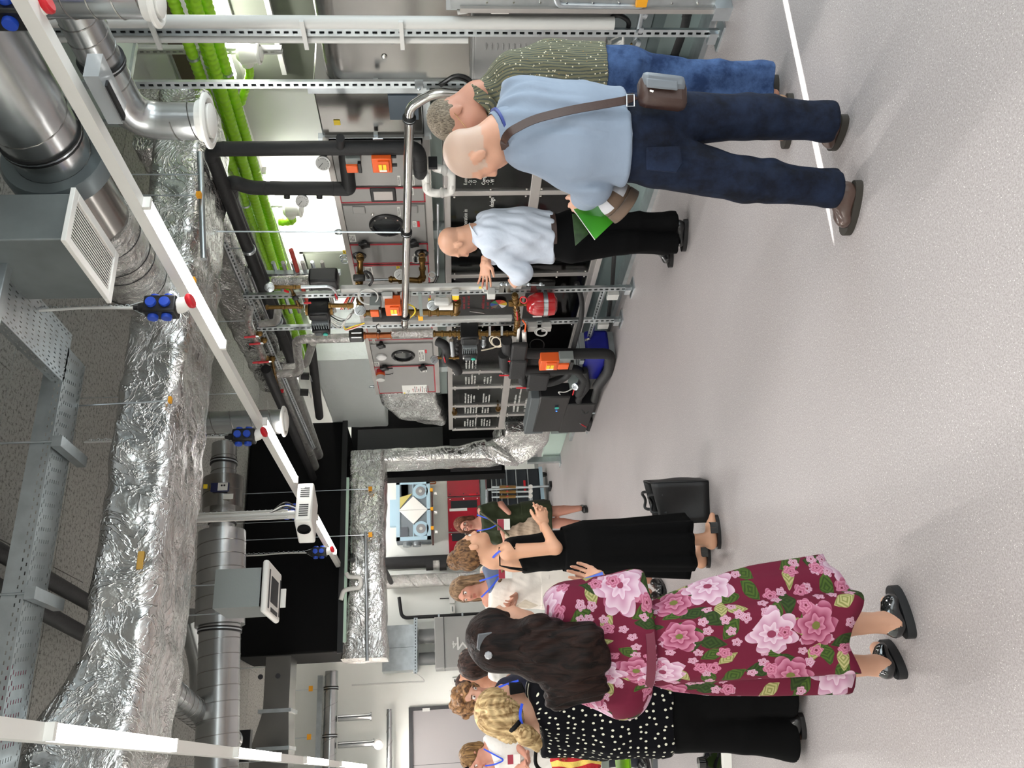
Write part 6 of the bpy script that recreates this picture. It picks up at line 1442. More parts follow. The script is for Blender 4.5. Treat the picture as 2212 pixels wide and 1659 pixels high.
def hair_mat(name, c1, c2, stretch=(70,70,4)):
    m = mat(name, c1, .5, spec=.22); nt, b = nodes(m); tc = nt.nodes.new('ShaderNodeTexCoord'); mp = nt.nodes.new('ShaderNodeMapping'); mp.inputs['Scale'].default_value = stretch
    n = nt.nodes.new('ShaderNodeTexNoise'); n.inputs['Scale'].default_value = 1; n.inputs['Detail'].default_value = 5; n.inputs['Distortion'].default_value = .6; nt.links.new(tc.outputs['Object'], mp.inputs[0]); nt.links.new(mp.outputs[0], n.inputs['Vector'])
    r = nt.nodes.new('ShaderNodeValToRGB'); r.color_ramp.elements[0].position = .35; r.color_ramp.elements[1].position = .68; r.color_ramp.elements[0].color = srgb(c1); r.color_ramp.elements[1].color = srgb(c2)
    nt.links.new(n.outputs['Fac'], r.inputs[0]); nt.links.new(r.outputs[0], b.inputs['Base Color']); bp = nt.nodes.new('ShaderNodeBump'); bp.inputs['Strength'].default_value = .7; bp.inputs['Distance'].default_value = .012; nt.links.new(n.outputs['Fac'], bp.inputs['Height']); nt.links.new(bp.outputs[0], b.inputs['Normal']); return m
jeansm = {}
def denim(name, c1, c2):
    m = mat(name, c1, .85, 0, .45, 26, spec=.2); nt, b = nodes(m); tc = nt.nodes.new('ShaderNodeTexCoord'); n = nt.nodes.new('ShaderNodeTexNoise'); n.inputs['Scale'].default_value = 7; n.inputs['Detail'].default_value = 8; n.inputs['Roughness'].default_value = .7; nt.links.new(tc.outputs['Object'], n.inputs['Vector'])
    r = nt.nodes.new('ShaderNodeValToRGB'); r.color_ramp.elements[0].position = .38; r.color_ramp.elements[1].position = .72; r.color_ramp.elements[0].color = srgb(c1); r.color_ramp.elements[1].color = srgb(c2); nt.links.new(n.outputs['Fac'], r.inputs[0]); nt.links.new(r.outputs[0], b.inputs['Base Color']); return m
class Person:
    def __init__(s, label, S, h=.008, hs=1.0, bare=0):
        s.S = S; s.bare = bare; s.h = h; s.hs = hs; s.label = label; s.root = None
    def at(s, p):
        if isinstance(p, (Vector, np.ndarray)): return np.array(p, float)
        return np.array(W(p[0], p[1], S=s.S+(p[2] if len(p) > 2 else 0)))
    def setup(s, j, feet, fwd, up, face, lat=None):
        s.J = {k: s.at(v) for k, v in j.items()}
        s.feet = []
        for f_ in feet:
            a = np.array(W(f_[0][0], f_[0][1], Z=0)) if f_ else None; b = np.array(W(f_[1][0], f_[1][1], Z=0)) if f_ else None
            s.feet.append((a, b) if f_ else None)
        g = [q[0] for q in s.feet if q] or [s.J['pelvis']*np.array([1,1,0])]
        s.root = thing('person', V(np.mean(g, 0)*np.array([1,1,0])), s.label, 'person')
        if getattr(s, 'bare', 0):
            for a, b in s.feet:
                d = (b-a)*np.array([1,1,0]); k = min(('anl','anr'), key=lambda n: np.linalg.norm((s.J[n]-a)[:2])); s.J[k] = a+nv(d)*.062+np.array([0,0,.105])
        s.fw = nv(VD(*fwd)); s.hu = nv(VD(*up)); s.hf = nv(VD(*face)); s.hu = nv(s.hu-s.hf*(s.hf@s.hu)); s.hr = np.cross(s.hf, s.hu)
        s.lat = nv(s.J['shr']-s.J['shl']) if lat is None else nv(VD(*lat))
        return s
    def H(s, x, y, z): return s.J['head']+s.hs*(s.hr*x+s.hf*y+s.hu*z)
    def head(s, F, ears=True):
        k = s.hs; ax = (s.hr, s.hf, s.hu); E = lambda c, r, kk=.02, op='u': F.ell(s.H(*c), ax, [q*k for q in r], kk, op)
        E((0,-.015,.03), (.074,.094,.083)); E((0,.028,-.03), (.062,.066,.084), .03); E((0,.035,-.075), (.047,.05,.038), .03); E((0,.072,-.096), (.021,.02,.017), .025)
        E((0,.078,.02), (.05,.018,.009), .015)
        for i in (-1,1): E((.04*i,.056,-.032), (.021,.024,.022), .025); E((.031*i,.100,-.001), (.017,.016,.0125), .012, 's')
        F.cap(s.H(0,.088,.012), s.H(0,.110,-.034), .0085*k, .012*k, .012); 
        for i in (-1,1): E((.011*i,.100,-.040), (.009,.011,.008), .008)
        E((0,.088,-.064), (.023,.012,.0065), .006); E((0,.086,-.076), (.019,.011,.0075), .006)
        if ears:
            for i in (-1,1): E((.076*i,-.008,-.012), (.009,.020,.032), .006); E((.088*i,-.004,-.008), (.007,.010,.018), .006, 's')
        F.cap(s.H(0,-.03,-.05), s.J['neck'], .055*k, .062*k, .03)
    def eyes(s, iris=(80,60,45)):
        for i in (-1,1):
            c = V(s.H(.031*i,.079,-.001)); MB().ball(c, .0130*s.hs, 12).build('eye', mat('eye_white', (226,220,214), .25), s.root); MB().ball(c+V(s.hf)*.0062*s.hs, .0082*s.hs, 10).build('iris', mat('iris_%d' % iris[0], iris, .2), s.root)
            MB().tube([V(s.H(.031*i+d,.091-abs(d)*.25,.019-abs(d+.004*i)*.25)) for d in (-.02,-.01,0,.01,.02)], .0032*s.hs, 6).build('eyebrow', s.browm, s.root)
    browm = mat('brow_brown', (70,50,38), .7)
    def torso(s, F, e=0, k=.04, ch=(.165,.112), wa=(.14,.10), pe=(.165,.118), down=0):
        J = s.J; top = (J['shl']+J['shr'])/2; L = s.lat; mid = J.get('waist', (top*.45+J['pelvis']*.55))
        c = top*.78+mid*.22; a = lambda t: (t[0]+e, t[1]+e)
        F.cap(c, mid, a(ch), a(wa), k, L); F.cap(mid, J['pelvis'], a(wa), a(pe), k, L)
        if down: q = J['pelvis']+nv(J['pelvis']-mid)*down; F.cap(J['pelvis'], q, a(pe), a(pe), k, L)
        for n_ in ('shl','shr'): F.cap(c*.55+J[n_]*.45+np.array([0,0,.02]), J[n_], .07+e, .056+e, .05)
        F.cap(top, J['neck'], .075+e*.5, .058+e*.3, .05)
    def arm(s, F, sd, r=(.050,.042,.028), e=0, upto=2, k=.02):
        J = s.J; F.cap(J['sh'+sd], J['el'+sd], r[0]+e, r[1]+e, k)
        if upto > 1: F.cap(J['el'+sd], J['wr'+sd], r[1]+e, r[2]+e, k)
    def leg(s, F, sd, r=(.085,.056,.037), e=0, k=.03, hem=None):
        J = s.J
        if hem is not None: a = J['an'+sd]; F.cap(a, np.array([a[0], a[1], hem-.09])-s.fw*.005, r[2]+e, r[2]+e+.006, .02)
        F.cap(J['hi'+sd], J['kn'+sd], r[0]+e, r[1]+e, k); F.cap(J['kn'+sd], J['an'+sd], r[1]+e, r[2]+e, k)
        m = J['kn'+sd]*.7+J['an'+sd]*.3; F.cap(m-s.fw*.012, m*.5+(J['kn'+sd]*.4+J['an'+sd]*.6)*.5-s.fw*.006, r[1]*.94+e, r[1]*.7+e, k)
    def box(s, keys, pad=.16):
        P = np.array([s.J[k] for k in keys]); return P.min(0)-pad, P.max(0)+pad
    def hand(s, wr, d, n, side, curl=(.3,.35,.4,.45), spread=.08, sc=1.0, thumb=.6, h=.0042):
        """palm, four unequal fingers bent towards n, thumb from the side of the palm"""
        wr = np.array(wr, float); d = nv(VD(*d)); n = nv(VD(*n)); n = nv(n-d*(n@d)); l = np.cross(d, n)*side
        F = Field(wr-.22*sc, wr+.22*sc, h); kc = wr+d*.085*sc
        F.cap(wr-d*.03, wr+d*.02*sc, (.028*sc,.021*sc), (.034*sc,.018*sc), .01, l); F.cap(wr+d*.02*sc, kc-d*.005, (.034*sc,.016*sc), (.041*sc,.0135*sc), .012, l)
        for i in range(4):
            o = (-1.5+i)*.0205*sc; b = kc+l*o-d*(.004+.004*abs(i-1.2))*sc; L = (.040,.045,.041,.032)[i]*sc; a = 0; dd = nv(d+l*spread*(-1.5+i)); r = .0088*sc
            for j in range(3):
                a += curl[i]*(.8,1.1,.9)[j]; q = dd*math.cos(a)+n*math.sin(a); b2 = b+q*L*(1,.68,.5)[j]; F.cap(b, b2, r, r*.88, .004); b = b2; r *= .9
        b = wr+d*.018*sc-l*.026*sc; t1 = nv(d*.75-l*thumb+n*.25); t2 = nv(d*.95-l*thumb*.45+n*.35)
        F.cap(b, b+t1*.042*sc, .0135*sc, .011*sc, .012); F.cap(b+t1*.042*sc, b+t1*.042*sc+t2*.034*sc, .0108*sc, .0095*sc, .005); F.cap(b+t1*.042*sc+t2*.034*sc, b+t1*.042*sc+t2*.058*sc, .0095*sc, .0075*sc, .004)
        return F.mesh()
    def finish_body(s, F, hands=(), skin=(214,168,142), paint=None):
        for q in s.feet if getattr(s, 'bare', 0) else ():
            if not q: continue
            a, b = q; d = (b-a)*np.array([1,1,0]); d = d/max(np.linalg.norm(d),1e-6); an = min((s.J['anl'], s.J['anr']), key=lambda v: np.linalg.norm((v-a)[:2]))
            F.cap(an, a+d*.05+np.array([0,0,.062]), .036, .036, .02); F.cap(a+d*.045+np.array([0,0,.062]), a+d*.14+np.array([0,0,.052]), .034, .028, .02)
        Vv, Q = F.mesh(); Vv = smooth(Vv, Q, 1)
        for (a, b) in hands: Q = np.concatenate([Q, b+len(Vv)]); Vv = np.concatenate([Vv, a])
        C = np.tile(lin(skin), (len(Vv), 1)); r = Vv-s.J['head']; hx, hy, hz = r@s.hr/s.hs, r@s.hf/s.hs, r@s.hu/s.hs
        def tint(mask, c, a=1.0): C[mask] = C[mask]*(1-a)+lin(c)*a
        tint((np.abs(hx) < .024) & (hy > .078) & (hz < -.056) & (hz > -.084), tuple(int(q*f_) for q, f_ in zip(skin, (.82,.56,.56))), .75)
        w = np.exp(-((np.abs(hx)-.038)**2+(hz+.035)**2)/.0006)*(hy > .03); C[:] = C*(1-.22*w[:, None])+.22*w[:, None]*lin((210,110,95))
        if paint: paint(C, hx, hy, hz, Vv)
        C = C*np.array([.80,.76,.74]); s.body = put('body', Vv, Q, SKIN, s.root, C); return s.body
    def garment(s, name, F, m, fold=.006, fs=14, seed=0, dirn=None, planes=(), it=1, parent=None, extra=None):
        for p, n in planes: F.plane(p, n)
        Vv, Q = F.mesh(); Vv = smooth(Vv, Q, it); N = normals(Vv, Q)
        if fold:
            P = Vv*1.0
            if dirn is not None: d = nv(dirn); P = P-np.outer(P@d, d)*.75
            w = wob(P, fold, fs, seed); Vv = Vv+N*(w*.8+fold*.5*(1-np.abs(np.sin(w/fold*1.6)))[:])[:, None]
        if extra is not None: Vv = extra(Vv, N)
        return put(name, Vv, Q, m, parent or s.root)
    def shoe(s, i, m, sole_m, w=.047, hgt=.085, sole=.022, heel=.0, L=None, name='shoe', open_=False, lift=0):
        a, b = s.feet[i]; d = (b-a)*np.array([1,1,0]); Ln = L or np.linalg.norm(d); d = nv(d); l = np.array([-d[1], d[0], 0]); u = np.array([0,0,1.])
        a = a+u*lift; F = Field(a-.15, a+d*Ln+.15, .0062); hz = sole+heel
        F.cap(a+d*.045+u*(hz+.035), a+d*.05+u*(hz+hgt-.03), (w*.72,.045), (w*.66,.040), .01, l); F.cap(a+d*.05+u*(hz+.02), a+d*(Ln*.68)+u*(sole+.018), (w*.7,.032), (w*.98,.028), .03, l); F.cap(a+d*(Ln*.68)+u*(sole+.016), a+d*(Ln-.055)+u*(sole+.012), (w*.98,.028), (w*.78,.022), .02, l)
        F.cap(a+d*.075+u*(hz+hgt-.035), a+d*(Ln*.55)+u*(sole+.04), (w*.6,.03), (w*.6,.02), .02, l); F.plane(a+u*sole, (0,0,-1))
        Vv, Q = F.mesh(); Vv = smooth(Vv, Q, 1); o = put(name, Vv, Q, m, s.root)
        outl = []
        for t in range(40):
            an = 2*math.pi*t/40; x = math.cos(an); y = math.sin(an); xx = Ln/2+x*(Ln/2+.004); ww = w*(.76+.26*(xx/Ln))*1.04; outl.append(V(a+d*xx+l*(math.copysign(abs(y)**.8, y)*ww)))
        MB().prism(outl, (0,0,sole+.004)).build('sole', sole_m, o)
        if heel > .01: MB().prism([V(a+d*x+l*y) for x, y in ((.0,-.6*w),(.06,-.7*w),(.06,.7*w),(.0,.6*w))], (0,0,hz)).build('heel', sole_m, o)
        return o
    def ribbon(s, name, pts, w, t, m, parent=None, upv=None):
        """flat band along points; upv = surface normal hints"""
        pts = [V(p) for p in pts]; mb = MB(); n = len(pts); vs = []
        for i in range(n):
            d = (pts[min(i+1,n-1)]-pts[max(i-1,0)]).normalized(); nn = V(upv[i] if isinstance(upv, list) else upv); nn = (nn-d*nn.dot(d)).normalized(); r = d.cross(nn)
            for (x, y) in ((-1,-1),(1,-1),(1,1),(-1,1)): vs.append(pts[i]+r*(x*w/2)+nn*(y*t/2))
        fs = [(i*4+k, i*4+(k+1) % 4, (i+1)*4+(k+1) % 4, (i+1)*4+k) for i in range(n-1) for k in range(4)]+[(3,2,1,0), tuple((n-1)*4+k for k in range(4))]
        return mb.add(vs, fs).build(name, m, parent or s.root)
    def strands(s, name, paths, m, parent=None):
        mb = MB()
        for p, r in paths: mb.tube(p, r, 6)
        return mb.build(name, m, parent or s.root)
def skirt(pp, name, rings, m, folds=9, amp=.02, seg=96, uvs=False, thick=.004, seed=1, hem_wave=.012, lat=None):
    """lofted skirt: rings = [(centre, half width lateral, half depth, fold amount)]"""
    L = V(lat if lat is not None else pp.lat); L = V((L.x, L.y, 0)).normalized(); D = V((-L.y, L.x, 0)); rg = np.random.RandomState(seed); ph = rg.uniform(0, 6.28, 4); N = 28; vs = []
    cs = [np.array([*r[0], r[1], r[2], r[3]]) for r in rings]; t = np.linspace(0, len(cs)-1, N)
    for i in range(N):
        k = min(int(t[i]), len(cs)-2); f_ = t[i]-k; f_ = f_*f_*(3-2*f_) if False else f_; q = cs[k]*(1-f_)+cs[k+1]*f_
        for a in range(seg):
            th = 2*math.pi*a/seg; w_ = 1+q[5]*amp/.02*(.09*math.sin(folds*th+ph[0]+.8*math.sin(2*th+ph[1]))+.05*math.sin((folds*1.7)//1*th+ph[2])); z = hem_wave*q[5]*math.sin(4*th+ph[3]) if i > N*.6 else 0
            p = V(q[:3])+L*(q[3]*math.cos(th)*w_)+D*(q[4]*math.sin(th)*w_); p.z += z; vs.append(p)
    fs = [(i*seg+a, i*seg+(a+1) % seg, (i+1)*seg+(a+1) % seg, (i+1)*seg+a) for i in range(N-1) for a in range(seg)]
    o = MB().add(vs, fs).build(name, m, pp.root); 
    md = o.modifiers.new('thickness', 'SOLIDIFY'); md.thickness = thick; return o
def lanyard(pp, pts, m=None, badge=None, nrm_=None):
    nn = [V(VD(0,-1,.2)) for _ in pts] if nrm_ is None else nrm_
    o = pp.ribbon('lanyard', fillet([V(pp.at(p)) for p in pts], .05), .013, .002, m or mat('lanyard_blue', (26,70,200), .6), upv=V(VD(0,-1,.1)))
    if badge:
        c = V(pp.at(badge)); b = MB().box(c, (.085,.003,.11), (V(VD(1,0,0)), V(VD(0,1,0)), ez)).build('badge', paper, pp.root, bevel=.003)
        MB().box(c-V(VD(0,1,0))*.002+ez*.03, (.083,.001,.05), (V(VD(1,0,0)), V(VD(0,1,0)), ez)).build('badge_print', mat('badge_red', (150,40,60), .5), b)
    return o
# ---------------------------------------------------------------- man in the light blue shirt
brownshoe = mat('brown_shoe_leather', (74,54,46), .32, 0, .08, 40, .2, 9, coat=.3); darksole = mat('dark_sole', (46,42,36), .7); tanshoe = mat('tan_shoe_leather', (136,104,78), .55, 0, .1, 60, .15, 9); blkshoe = mat('black_shoe', (14,14,15), .28, 0, .06, 60, coat=.3)
def stubble(col, zmin, amt=.6, back=True):
    def f(C, hx, hy, hz, Vv):
        m = ((hz > zmin+.35*np.clip(hy,-.2,.2)+np.where(hy > .045, .06, 0)) & (np.abs(hx) < .09) & (np.abs(hy) < .13) & (hz < .16))
        m &= ~((np.abs(hx) > .068) & (hy > -.035) & (hy < .02) & (hz < .022)); C[m] = C[m]*(1-amt)+lin(col)*amt
    return f
p = Person('person in light blue shirt and dark jeans seen from behind with brown bag strap', 3.3, .0075, 1.04)
p.setup(dict(head=(1024,331), neck=(1082,282), shr=(1118,205,.06), shl=(1138,318,-.02), elr=(1255,215,.25), wrr=(1255,330,.38), ell=(1282,402,.06), wrl=(1256,432,.27), waist=(1250,285), pelvis=(1375,298,.02), hir=(1420,258,.02), hil=(1420,345,0), knr=(1612,252,.02), knl=(1610,388,-.02), anr=(1778,264,.02), anl=(1796,405,0)),
        [((1862,392),(1832,505)), ((1833,252),(1800,318))], (-.45,.85,0), (-.38,.1,.92), (-.70,.50,-.42))
F = Field(*p.box(p.J.keys(), .2), p.h); p.head(F); p.torso(F, -.02); 
for sd in 'lr': p.arm(F, sd); p.leg(F, sd, e=-.01)
hl = p.hand(p.J['wrl'], (-.25,.75,.15), (.6,.1,-.6), 1, (.5,.55,.55,.5), .05)
p.finish_body(F, [hl], (214,166,140), stubble((196,186,174), -.035, .62))
F = Field(*p.box(['neck','shl','shr','ell','elr','wrl','wrr','pelvis'], .22), p.h); p.torso(F, .012, ch=(.175,.125), wa=(.175,.14), pe=(.185,.14), down=.03)
for sd in 'lr': p.arm(F, sd, (.068,.066,.05), upto=1); J = p.J; F.cap(J['el'+sd], J['el'+sd]*.35+J['wr'+sd]*.65, .062, .055, .03)
hem = W(1345,300,S=3.3); F.plane(p.J['neck']+p.hu*.02+np.array([0,0,.012]), nv(np.array([*(-p.fw[:2]*.0),1]))); F.plane(hem, (0,0,-1))
shirtblue = cloth('light_blue_cotton', (128,141,158), .8, .55, 13)
sh = p.garment('shirt', F, shirtblue, .015, 12, 4, dirn=(.25,.2,1))
ax = nv(p.J['neck']-(p.J['shl']+p.J['shr'])/2+np.array([0,0,.05])); c = p.J['neck']+np.array([0,0,.01])
MB().lathe(V(c)-V(ax)*.05, ax, [(0,.088),(.03,.082),(.062,.074),(.066,.070),(.03,.074),(0,.08)], 32).build('collar', shirtblue, sh)
MB().lathe(V(c)-V(ax)*.01, ax, [(0,.083),(0,.088),(.010,.087),(.010,.082)], 32).build('lanyard', mat('lanyard_navy', (24,44,120), .5), p.root)
F = Field(*p.box(['pelvis','hil','hir','knl','knr','anl','anr'], .2), p.h); J = p.J
F.cap(J['pelvis']+np.array([0,0,.09]), J['pelvis']-np.array([0,0,.06]), (.18,.135), (.185,.14), .04, p.lat)
for sd in 'lr': p.leg(F, sd, (.108,.083,.072), k=.03, hem=.09)
F.plane((0,0,.09), (0,0,-1))
J['wst'] = J['pelvis']+np.array([0,0,.13]); F.plane(J['wst'], (0,0,1))
dj = denim('dark_denim', (9,13,24), (28,39,62))
tr = p.garment('jeans', F, dj, .009, 11, 7, dirn=(0,0,1))
MB().prism([W(q[0],q[1],S=3.155) for q in ((1397,318),(1397,366),(1462,372),(1475,352),(1470,315))], V(VD(0,1,0))*.012).build('back_pocket', dj, tr, bevel=.003)
p.shoe(0, brownshoe, darksole, .050, .10, .026); p.shoe(1, brownshoe, darksole, .050, .10, .026)
# bag strap across the back and the bag
SB = [W(1092,322,S=3.25), W(1088,303,S=3.17), W(1100,285,S=3.13), W(1150,258,S=3.118), W(1230,238,S=3.10), W(1300,226,S=3.10), W(1352,217,S=3.11), W(1372,208,S=3.14)]
bag = thing('shoulder_bag', W(1428,200,S=3.14), 'brown and grey leather shoulder bag at the hip of the light blue shirt', 'bag')
lb = mat('dark_brown_leather', (58,40,34), .42, 0, .1, 90); lg2 = mat('grey_leather', (104,110,116), .42, 0, .12, 60)
p.ribbon('strap', fillet(SB, .12, 8), .032, .005, lb, bag, V(VD(.1,-1,.15)))
r3, f3 = V(VD(1,.0,0)), V(VD(0,1,0)); c = W(1430,203,S=3.12)
MB().box(c, (.11,.085,.185), (r3,f3,V(VD(.12,0,1)))).build('bag_body', lb, bag, bevel=.028); MB().box(c+r3*.035-f3*.025, (.06,.05,.165), (r3,f3,V(VD(.12,0,1)))).build('front_pocket', lg2, bag, bevel=.02)
MB().box(W(1430,182,S=3.06), (.035,.012,.12), (r3,f3,V(VD(.1,0,1)))).build('zip_flap', lg2, bag, bevel=.006); MB().tube([W(1404,196,S=3.055), W(1412,198,S=3.05)], .004, 6).build('zip_pull', steelbolt, bag)
q = W(1362,217,S=3.10); MB().tube([q+r3*.022+ez*.014, q+r3*.022-ez*.014, q-r3*.022-ez*.014, q-r3*.022+ez*.014], .003, 6, closed=True).build('buckle', zinc, bag)
# cap and leaflet in the left hand
cap = thing('cap', W(1345,445,S=3.45), 'brown and grey baseball cap held in the left hand', 'cap')
cm_ = cloth('cap_brown', (94,76,62), .85, .1, 300); cg = cloth('cap_grey', (182,182,186), .85, .1, 300)
cc_ = W(1335,434,S=3.46); ua_ = V(VD(.55,-.2,.80)); fa_ = V(VD(-.62,-.35,-.62)); fa_ = (fa_-ua_*fa_.dot(ua_)).normalized(); ra2 = fa_.cross(ua_)
mb = MB(); n_ = 28; rows = 8; vs = []; fs = []
for i in range(rows+1):
    t_ = math.pi/2*i/rows
    for k in range(n_): a = 2*math.pi*k/n_; vs.append(cc_+ra2*(.078*math.sin(t_)*math.cos(a))+fa_*(.095*math.sin(t_)*math.sin(a))+ua_*(.10*math.cos(t_)))
for i in range(rows):
    for k in range(n_): k2 = (k+1) % n_; fs.append((i*n_+k,(i+1)*n_+k,(i+1)*n_+k2,i*n_+k2))
o = mb.add(vs, fs).build('crown', cm_, cap); md = o.modifiers.new('t','SOLIDIFY'); md.thickness = .003
vs2 = [cc_+ra2*(.0795*math.sin(math.pi/2*(.25+.65*i/6))*math.cos(a_))+fa_*(.0965*math.sin(math.pi/2*(.25+.65*i/6))*math.sin(a_))+ua_*(.1015*math.cos(math.pi/2*(.25+.65*i/6))) for i in range(7) for a_ in np.linspace(math.pi*.62, math.pi*1.0, 7)]
for off in (0, .55): 
    vs2 = [cc_+ra2*(.0797*math.sin(math.pi/2*(.2+.7*i/6))*math.cos(a_))+fa_*(.0967*math.sin(math.pi/2*(.2+.7*i/6))*math.sin(a_))+ua_*(.1017*math.cos(math.pi/2*(.2+.7*i/6))) for i in range(7) for a_ in np.linspace(math.pi*(.60-off), math.pi*(.92-off), 7)]
    MB().add(vs2, [(i*7+k,i*7+k+1,(i+1)*7+k+1,(i+1)*7+k) for i in range(6) for k in range(6)]).build('mesh_panel', cg, cap)
vs = []; 
for i in range(7):
    for k in range(13):
        a = math.pi*(.10+.80*k/12); rr_ = 1+.72*i/6*math.sin(a)**.7; vs.append(cc_+ra2*(.078*math.cos(a)*(1+.04*i/6))+fa_*(.095*math.sin(a)*rr_)-ua_*(.022*(i/6)**1.5)-ua_*.018*(i/6)*math.cos(a)**2)
o = MB().add(vs, [(i*13+k,i*13+k+1,(i+1)*13+k+1,(i+1)*13+k) for i in range(6) for k in range(12)]).build('visor', cm_, cap); md = o.modifiers.new('t','SOLIDIFY'); md.thickness = .004
MB().ball(cc_+ua_*.102, .006, 8).build('top_button', cm_, cap)
lf = thing('leaflet', W(1270,470,S=3.56), 'bright green folded leaflet held with the cap', 'leaflet')
gl = mat('leaflet_green', (66,158,38), .4); gd = mat('leaflet_dark', (52,78,40), .5, var=.7, vscale=25)
MB().prism([W(x,y,S=s_) for x, y, s_ in ((1238,452,3.58),(1246,462,3.56),(1285,518,3.50),(1333,472,3.52),(1300,440,3.58))], V(VD(0,1,0))*.003).build('front_page', gl, lf, smooth=False)
MB().prism([W(x,y,S=s_) for x, y, s_ in ((1236,462,3.6),(1243,531,3.58),(1272,505,3.585),(1246,462,3.6))], V(VD(0,1,0))*.003).build('inner_page', gd, lf, smooth=False)
MB().tube([W(1238,452,S=3.575), W(1246,463,S=3.553), W(1285,518,S=3.495)], .0018, 5).build('white_edge', paper, lf)
# ---------------------------------------------------------------- man with glasses in the patterned shirt
p = Person('person with glasses in small-patterned olive shirt and blue jeans bending forward', 3.98, .0085, 1.08)
p.setup(dict(head=(985,256), neck=(1030,208), shr=(1108,155,-.05), shl=(1085,228,.12), elr=(1198,128,-.06), wrr=(1262,190,.08), ell=(1190,250,.28), wrl=(1240,285,.32), waist=(1190,172,.04), pelvis=(1322,176,.03), hir=(1365,160,0), hil=(1372,205,.06), knr=(1510,168,0), knl=(1535,204,.05), anr=(1640,166,0), anl=(1672,204,.03)),
        [((1680,163),(1672,245)), ((1712,203),(1702,320))], (-.8,.5,0), (-.42,.05,.9), (-.78,.02,-.58))
F = Field(*p.box(p.J.keys(), .2), p.h); p.head(F); p.torso(F, -.02)
for sd in 'lr': p.arm(F, sd, (.05,.045,.033)); p.leg(F, sd, e=-.01)
p.finish_body(F, [p.hand(p.J['wrr'], (-.75,.3,-.5), (0,.5,-.6), -1)], (200,146,122))
hm = hair_mat('grey_brown_hair', (84,74,62), (150,138,120), (160,160,60))
F = Field(p.J['head']-.2, p.J['head']+.2, .0065); axh = (p.hr, p.hf, p.hu)
F.ell(p.H(0,-.02,.035), axh, (.083,.101,.091), .02); F.ell(p.H(0,.11,-.03), axh, (.085,.075,.085), .02, 's'); F.ell(p.H(0,.0,-.10), axh, (.2,.2,.085), .02, 's')
for i in (-1,1): F.ell(p.H(.085*i,.005,-.02), axh, (.03,.036,.045), .01, 's')
p.garment('hair', F, hm, .003, 60, 3)
p.eyes(); wire = mat('wire_frame', (186,160,110), .25, 1)
for i in (-1,1): MB().ring(p.H(.033*i,.106,-.006), p.hf, .022, .0014, 22, 5).build('glasses_rim', wire, p.root); MB().tube([V(p.H(.056*i,.104,0)), V(p.H(.082*i,.07,.002)), V(p.H(.082*i,-.005,.004))], .0014, 5).build('glasses_arm', wire, p.root)
MB().tube([V(p.H(-.011,.108,-.004)), V(p.H(.011,.108,-.004))], .0014, 5).build('glasses_bridge', wire, p.root)
ol = mat('olive_pattern', (98,96,72), .85, 0, .08, 300); nt, b = nodes(ol); tc = nt.nodes.new('ShaderNodeTexCoord')
n0 = nt.nodes.new('ShaderNodeTexWave'); n0.inputs['Scale'].default_value = 26; n0.inputs['Distortion'].default_value = 2; nt.links.new(tc.outputs['Object'], n0.inputs['Vector'])
r0 = nt.nodes.new('ShaderNodeMapRange'); r0.inputs[1].default_value = .62; r0.inputs[2].default_value = .7; nt.links.new(n0.outputs['Fac'], r0.inputs[0]); c = mixc(r0.outputs[0], srgb((104,102,78)), srgb((66,72,66)))
_, d1 = vor(52, .18); c = mixc(d1.outputs[0], c, srgb((222,214,188)), .9); _, d2 = vor(44, .1); c = mixc(d2.outputs[0], c, srgb((170,128,62)), .7); nt.links.new(c, b.inputs['Base Color'])
F = Field(*p.box(['neck','shl','shr','ell','elr','pelvis'], .22), p.h); J = p.J; p.torso(F, .015, ch=(.17,.13), wa=(.165,.145), pe=(.175,.15), down=.0)
for sd in 'lr': q = J['sh'+sd]*.25+J['el'+sd]*.75; F.cap(J['sh'+sd], q, .072, .074, .03); F.plane(q+nv(J['el'+sd]-J['sh'+sd])*.03, nv(J['el'+sd]-J['sh'+sd])) if False else None
F.plane(W(1303,165,S=3.98), (0,0,-1)); F.plane(J['neck']+np.array([0,0,.015]), (.0,.0,1))
sh = p.garment('patterned_shirt', F, ol, .009, 12, 9, dirn=(.2,.2,1))
MB().lathe(V(J['neck'])-ez*.03, V(p.hu+p.hf*.3), [(0,.09),(.035,.078),(.055,.074),(.055,.069),(0,.08)], 26).build('collar', ol, sh)
F = Field(*p.box(['pelvis','hil','hir','knl','knr','anl','anr'], .2), p.h)
F.cap(J['pelvis']+np.array([0,0,.09]), J['pelvis']-np.array([0,0,.06]), (.165,.145), (.17,.14), .04, p.lat)
for sd in 'lr': p.leg(F, sd, (.1,.078,.066), hem=.07)
F.plane((0,0,.07), (0,0,-1))
p.garment('jeans', F, denim('mid_denim', (28,46,80), (74,100,142)), .010, 12, 12, dirn=(0,0,1))
p.shoe(0, tanshoe, darksole, .046, .09, .024); p.shoe(1, tanshoe, darksole, .046, .09, .024)
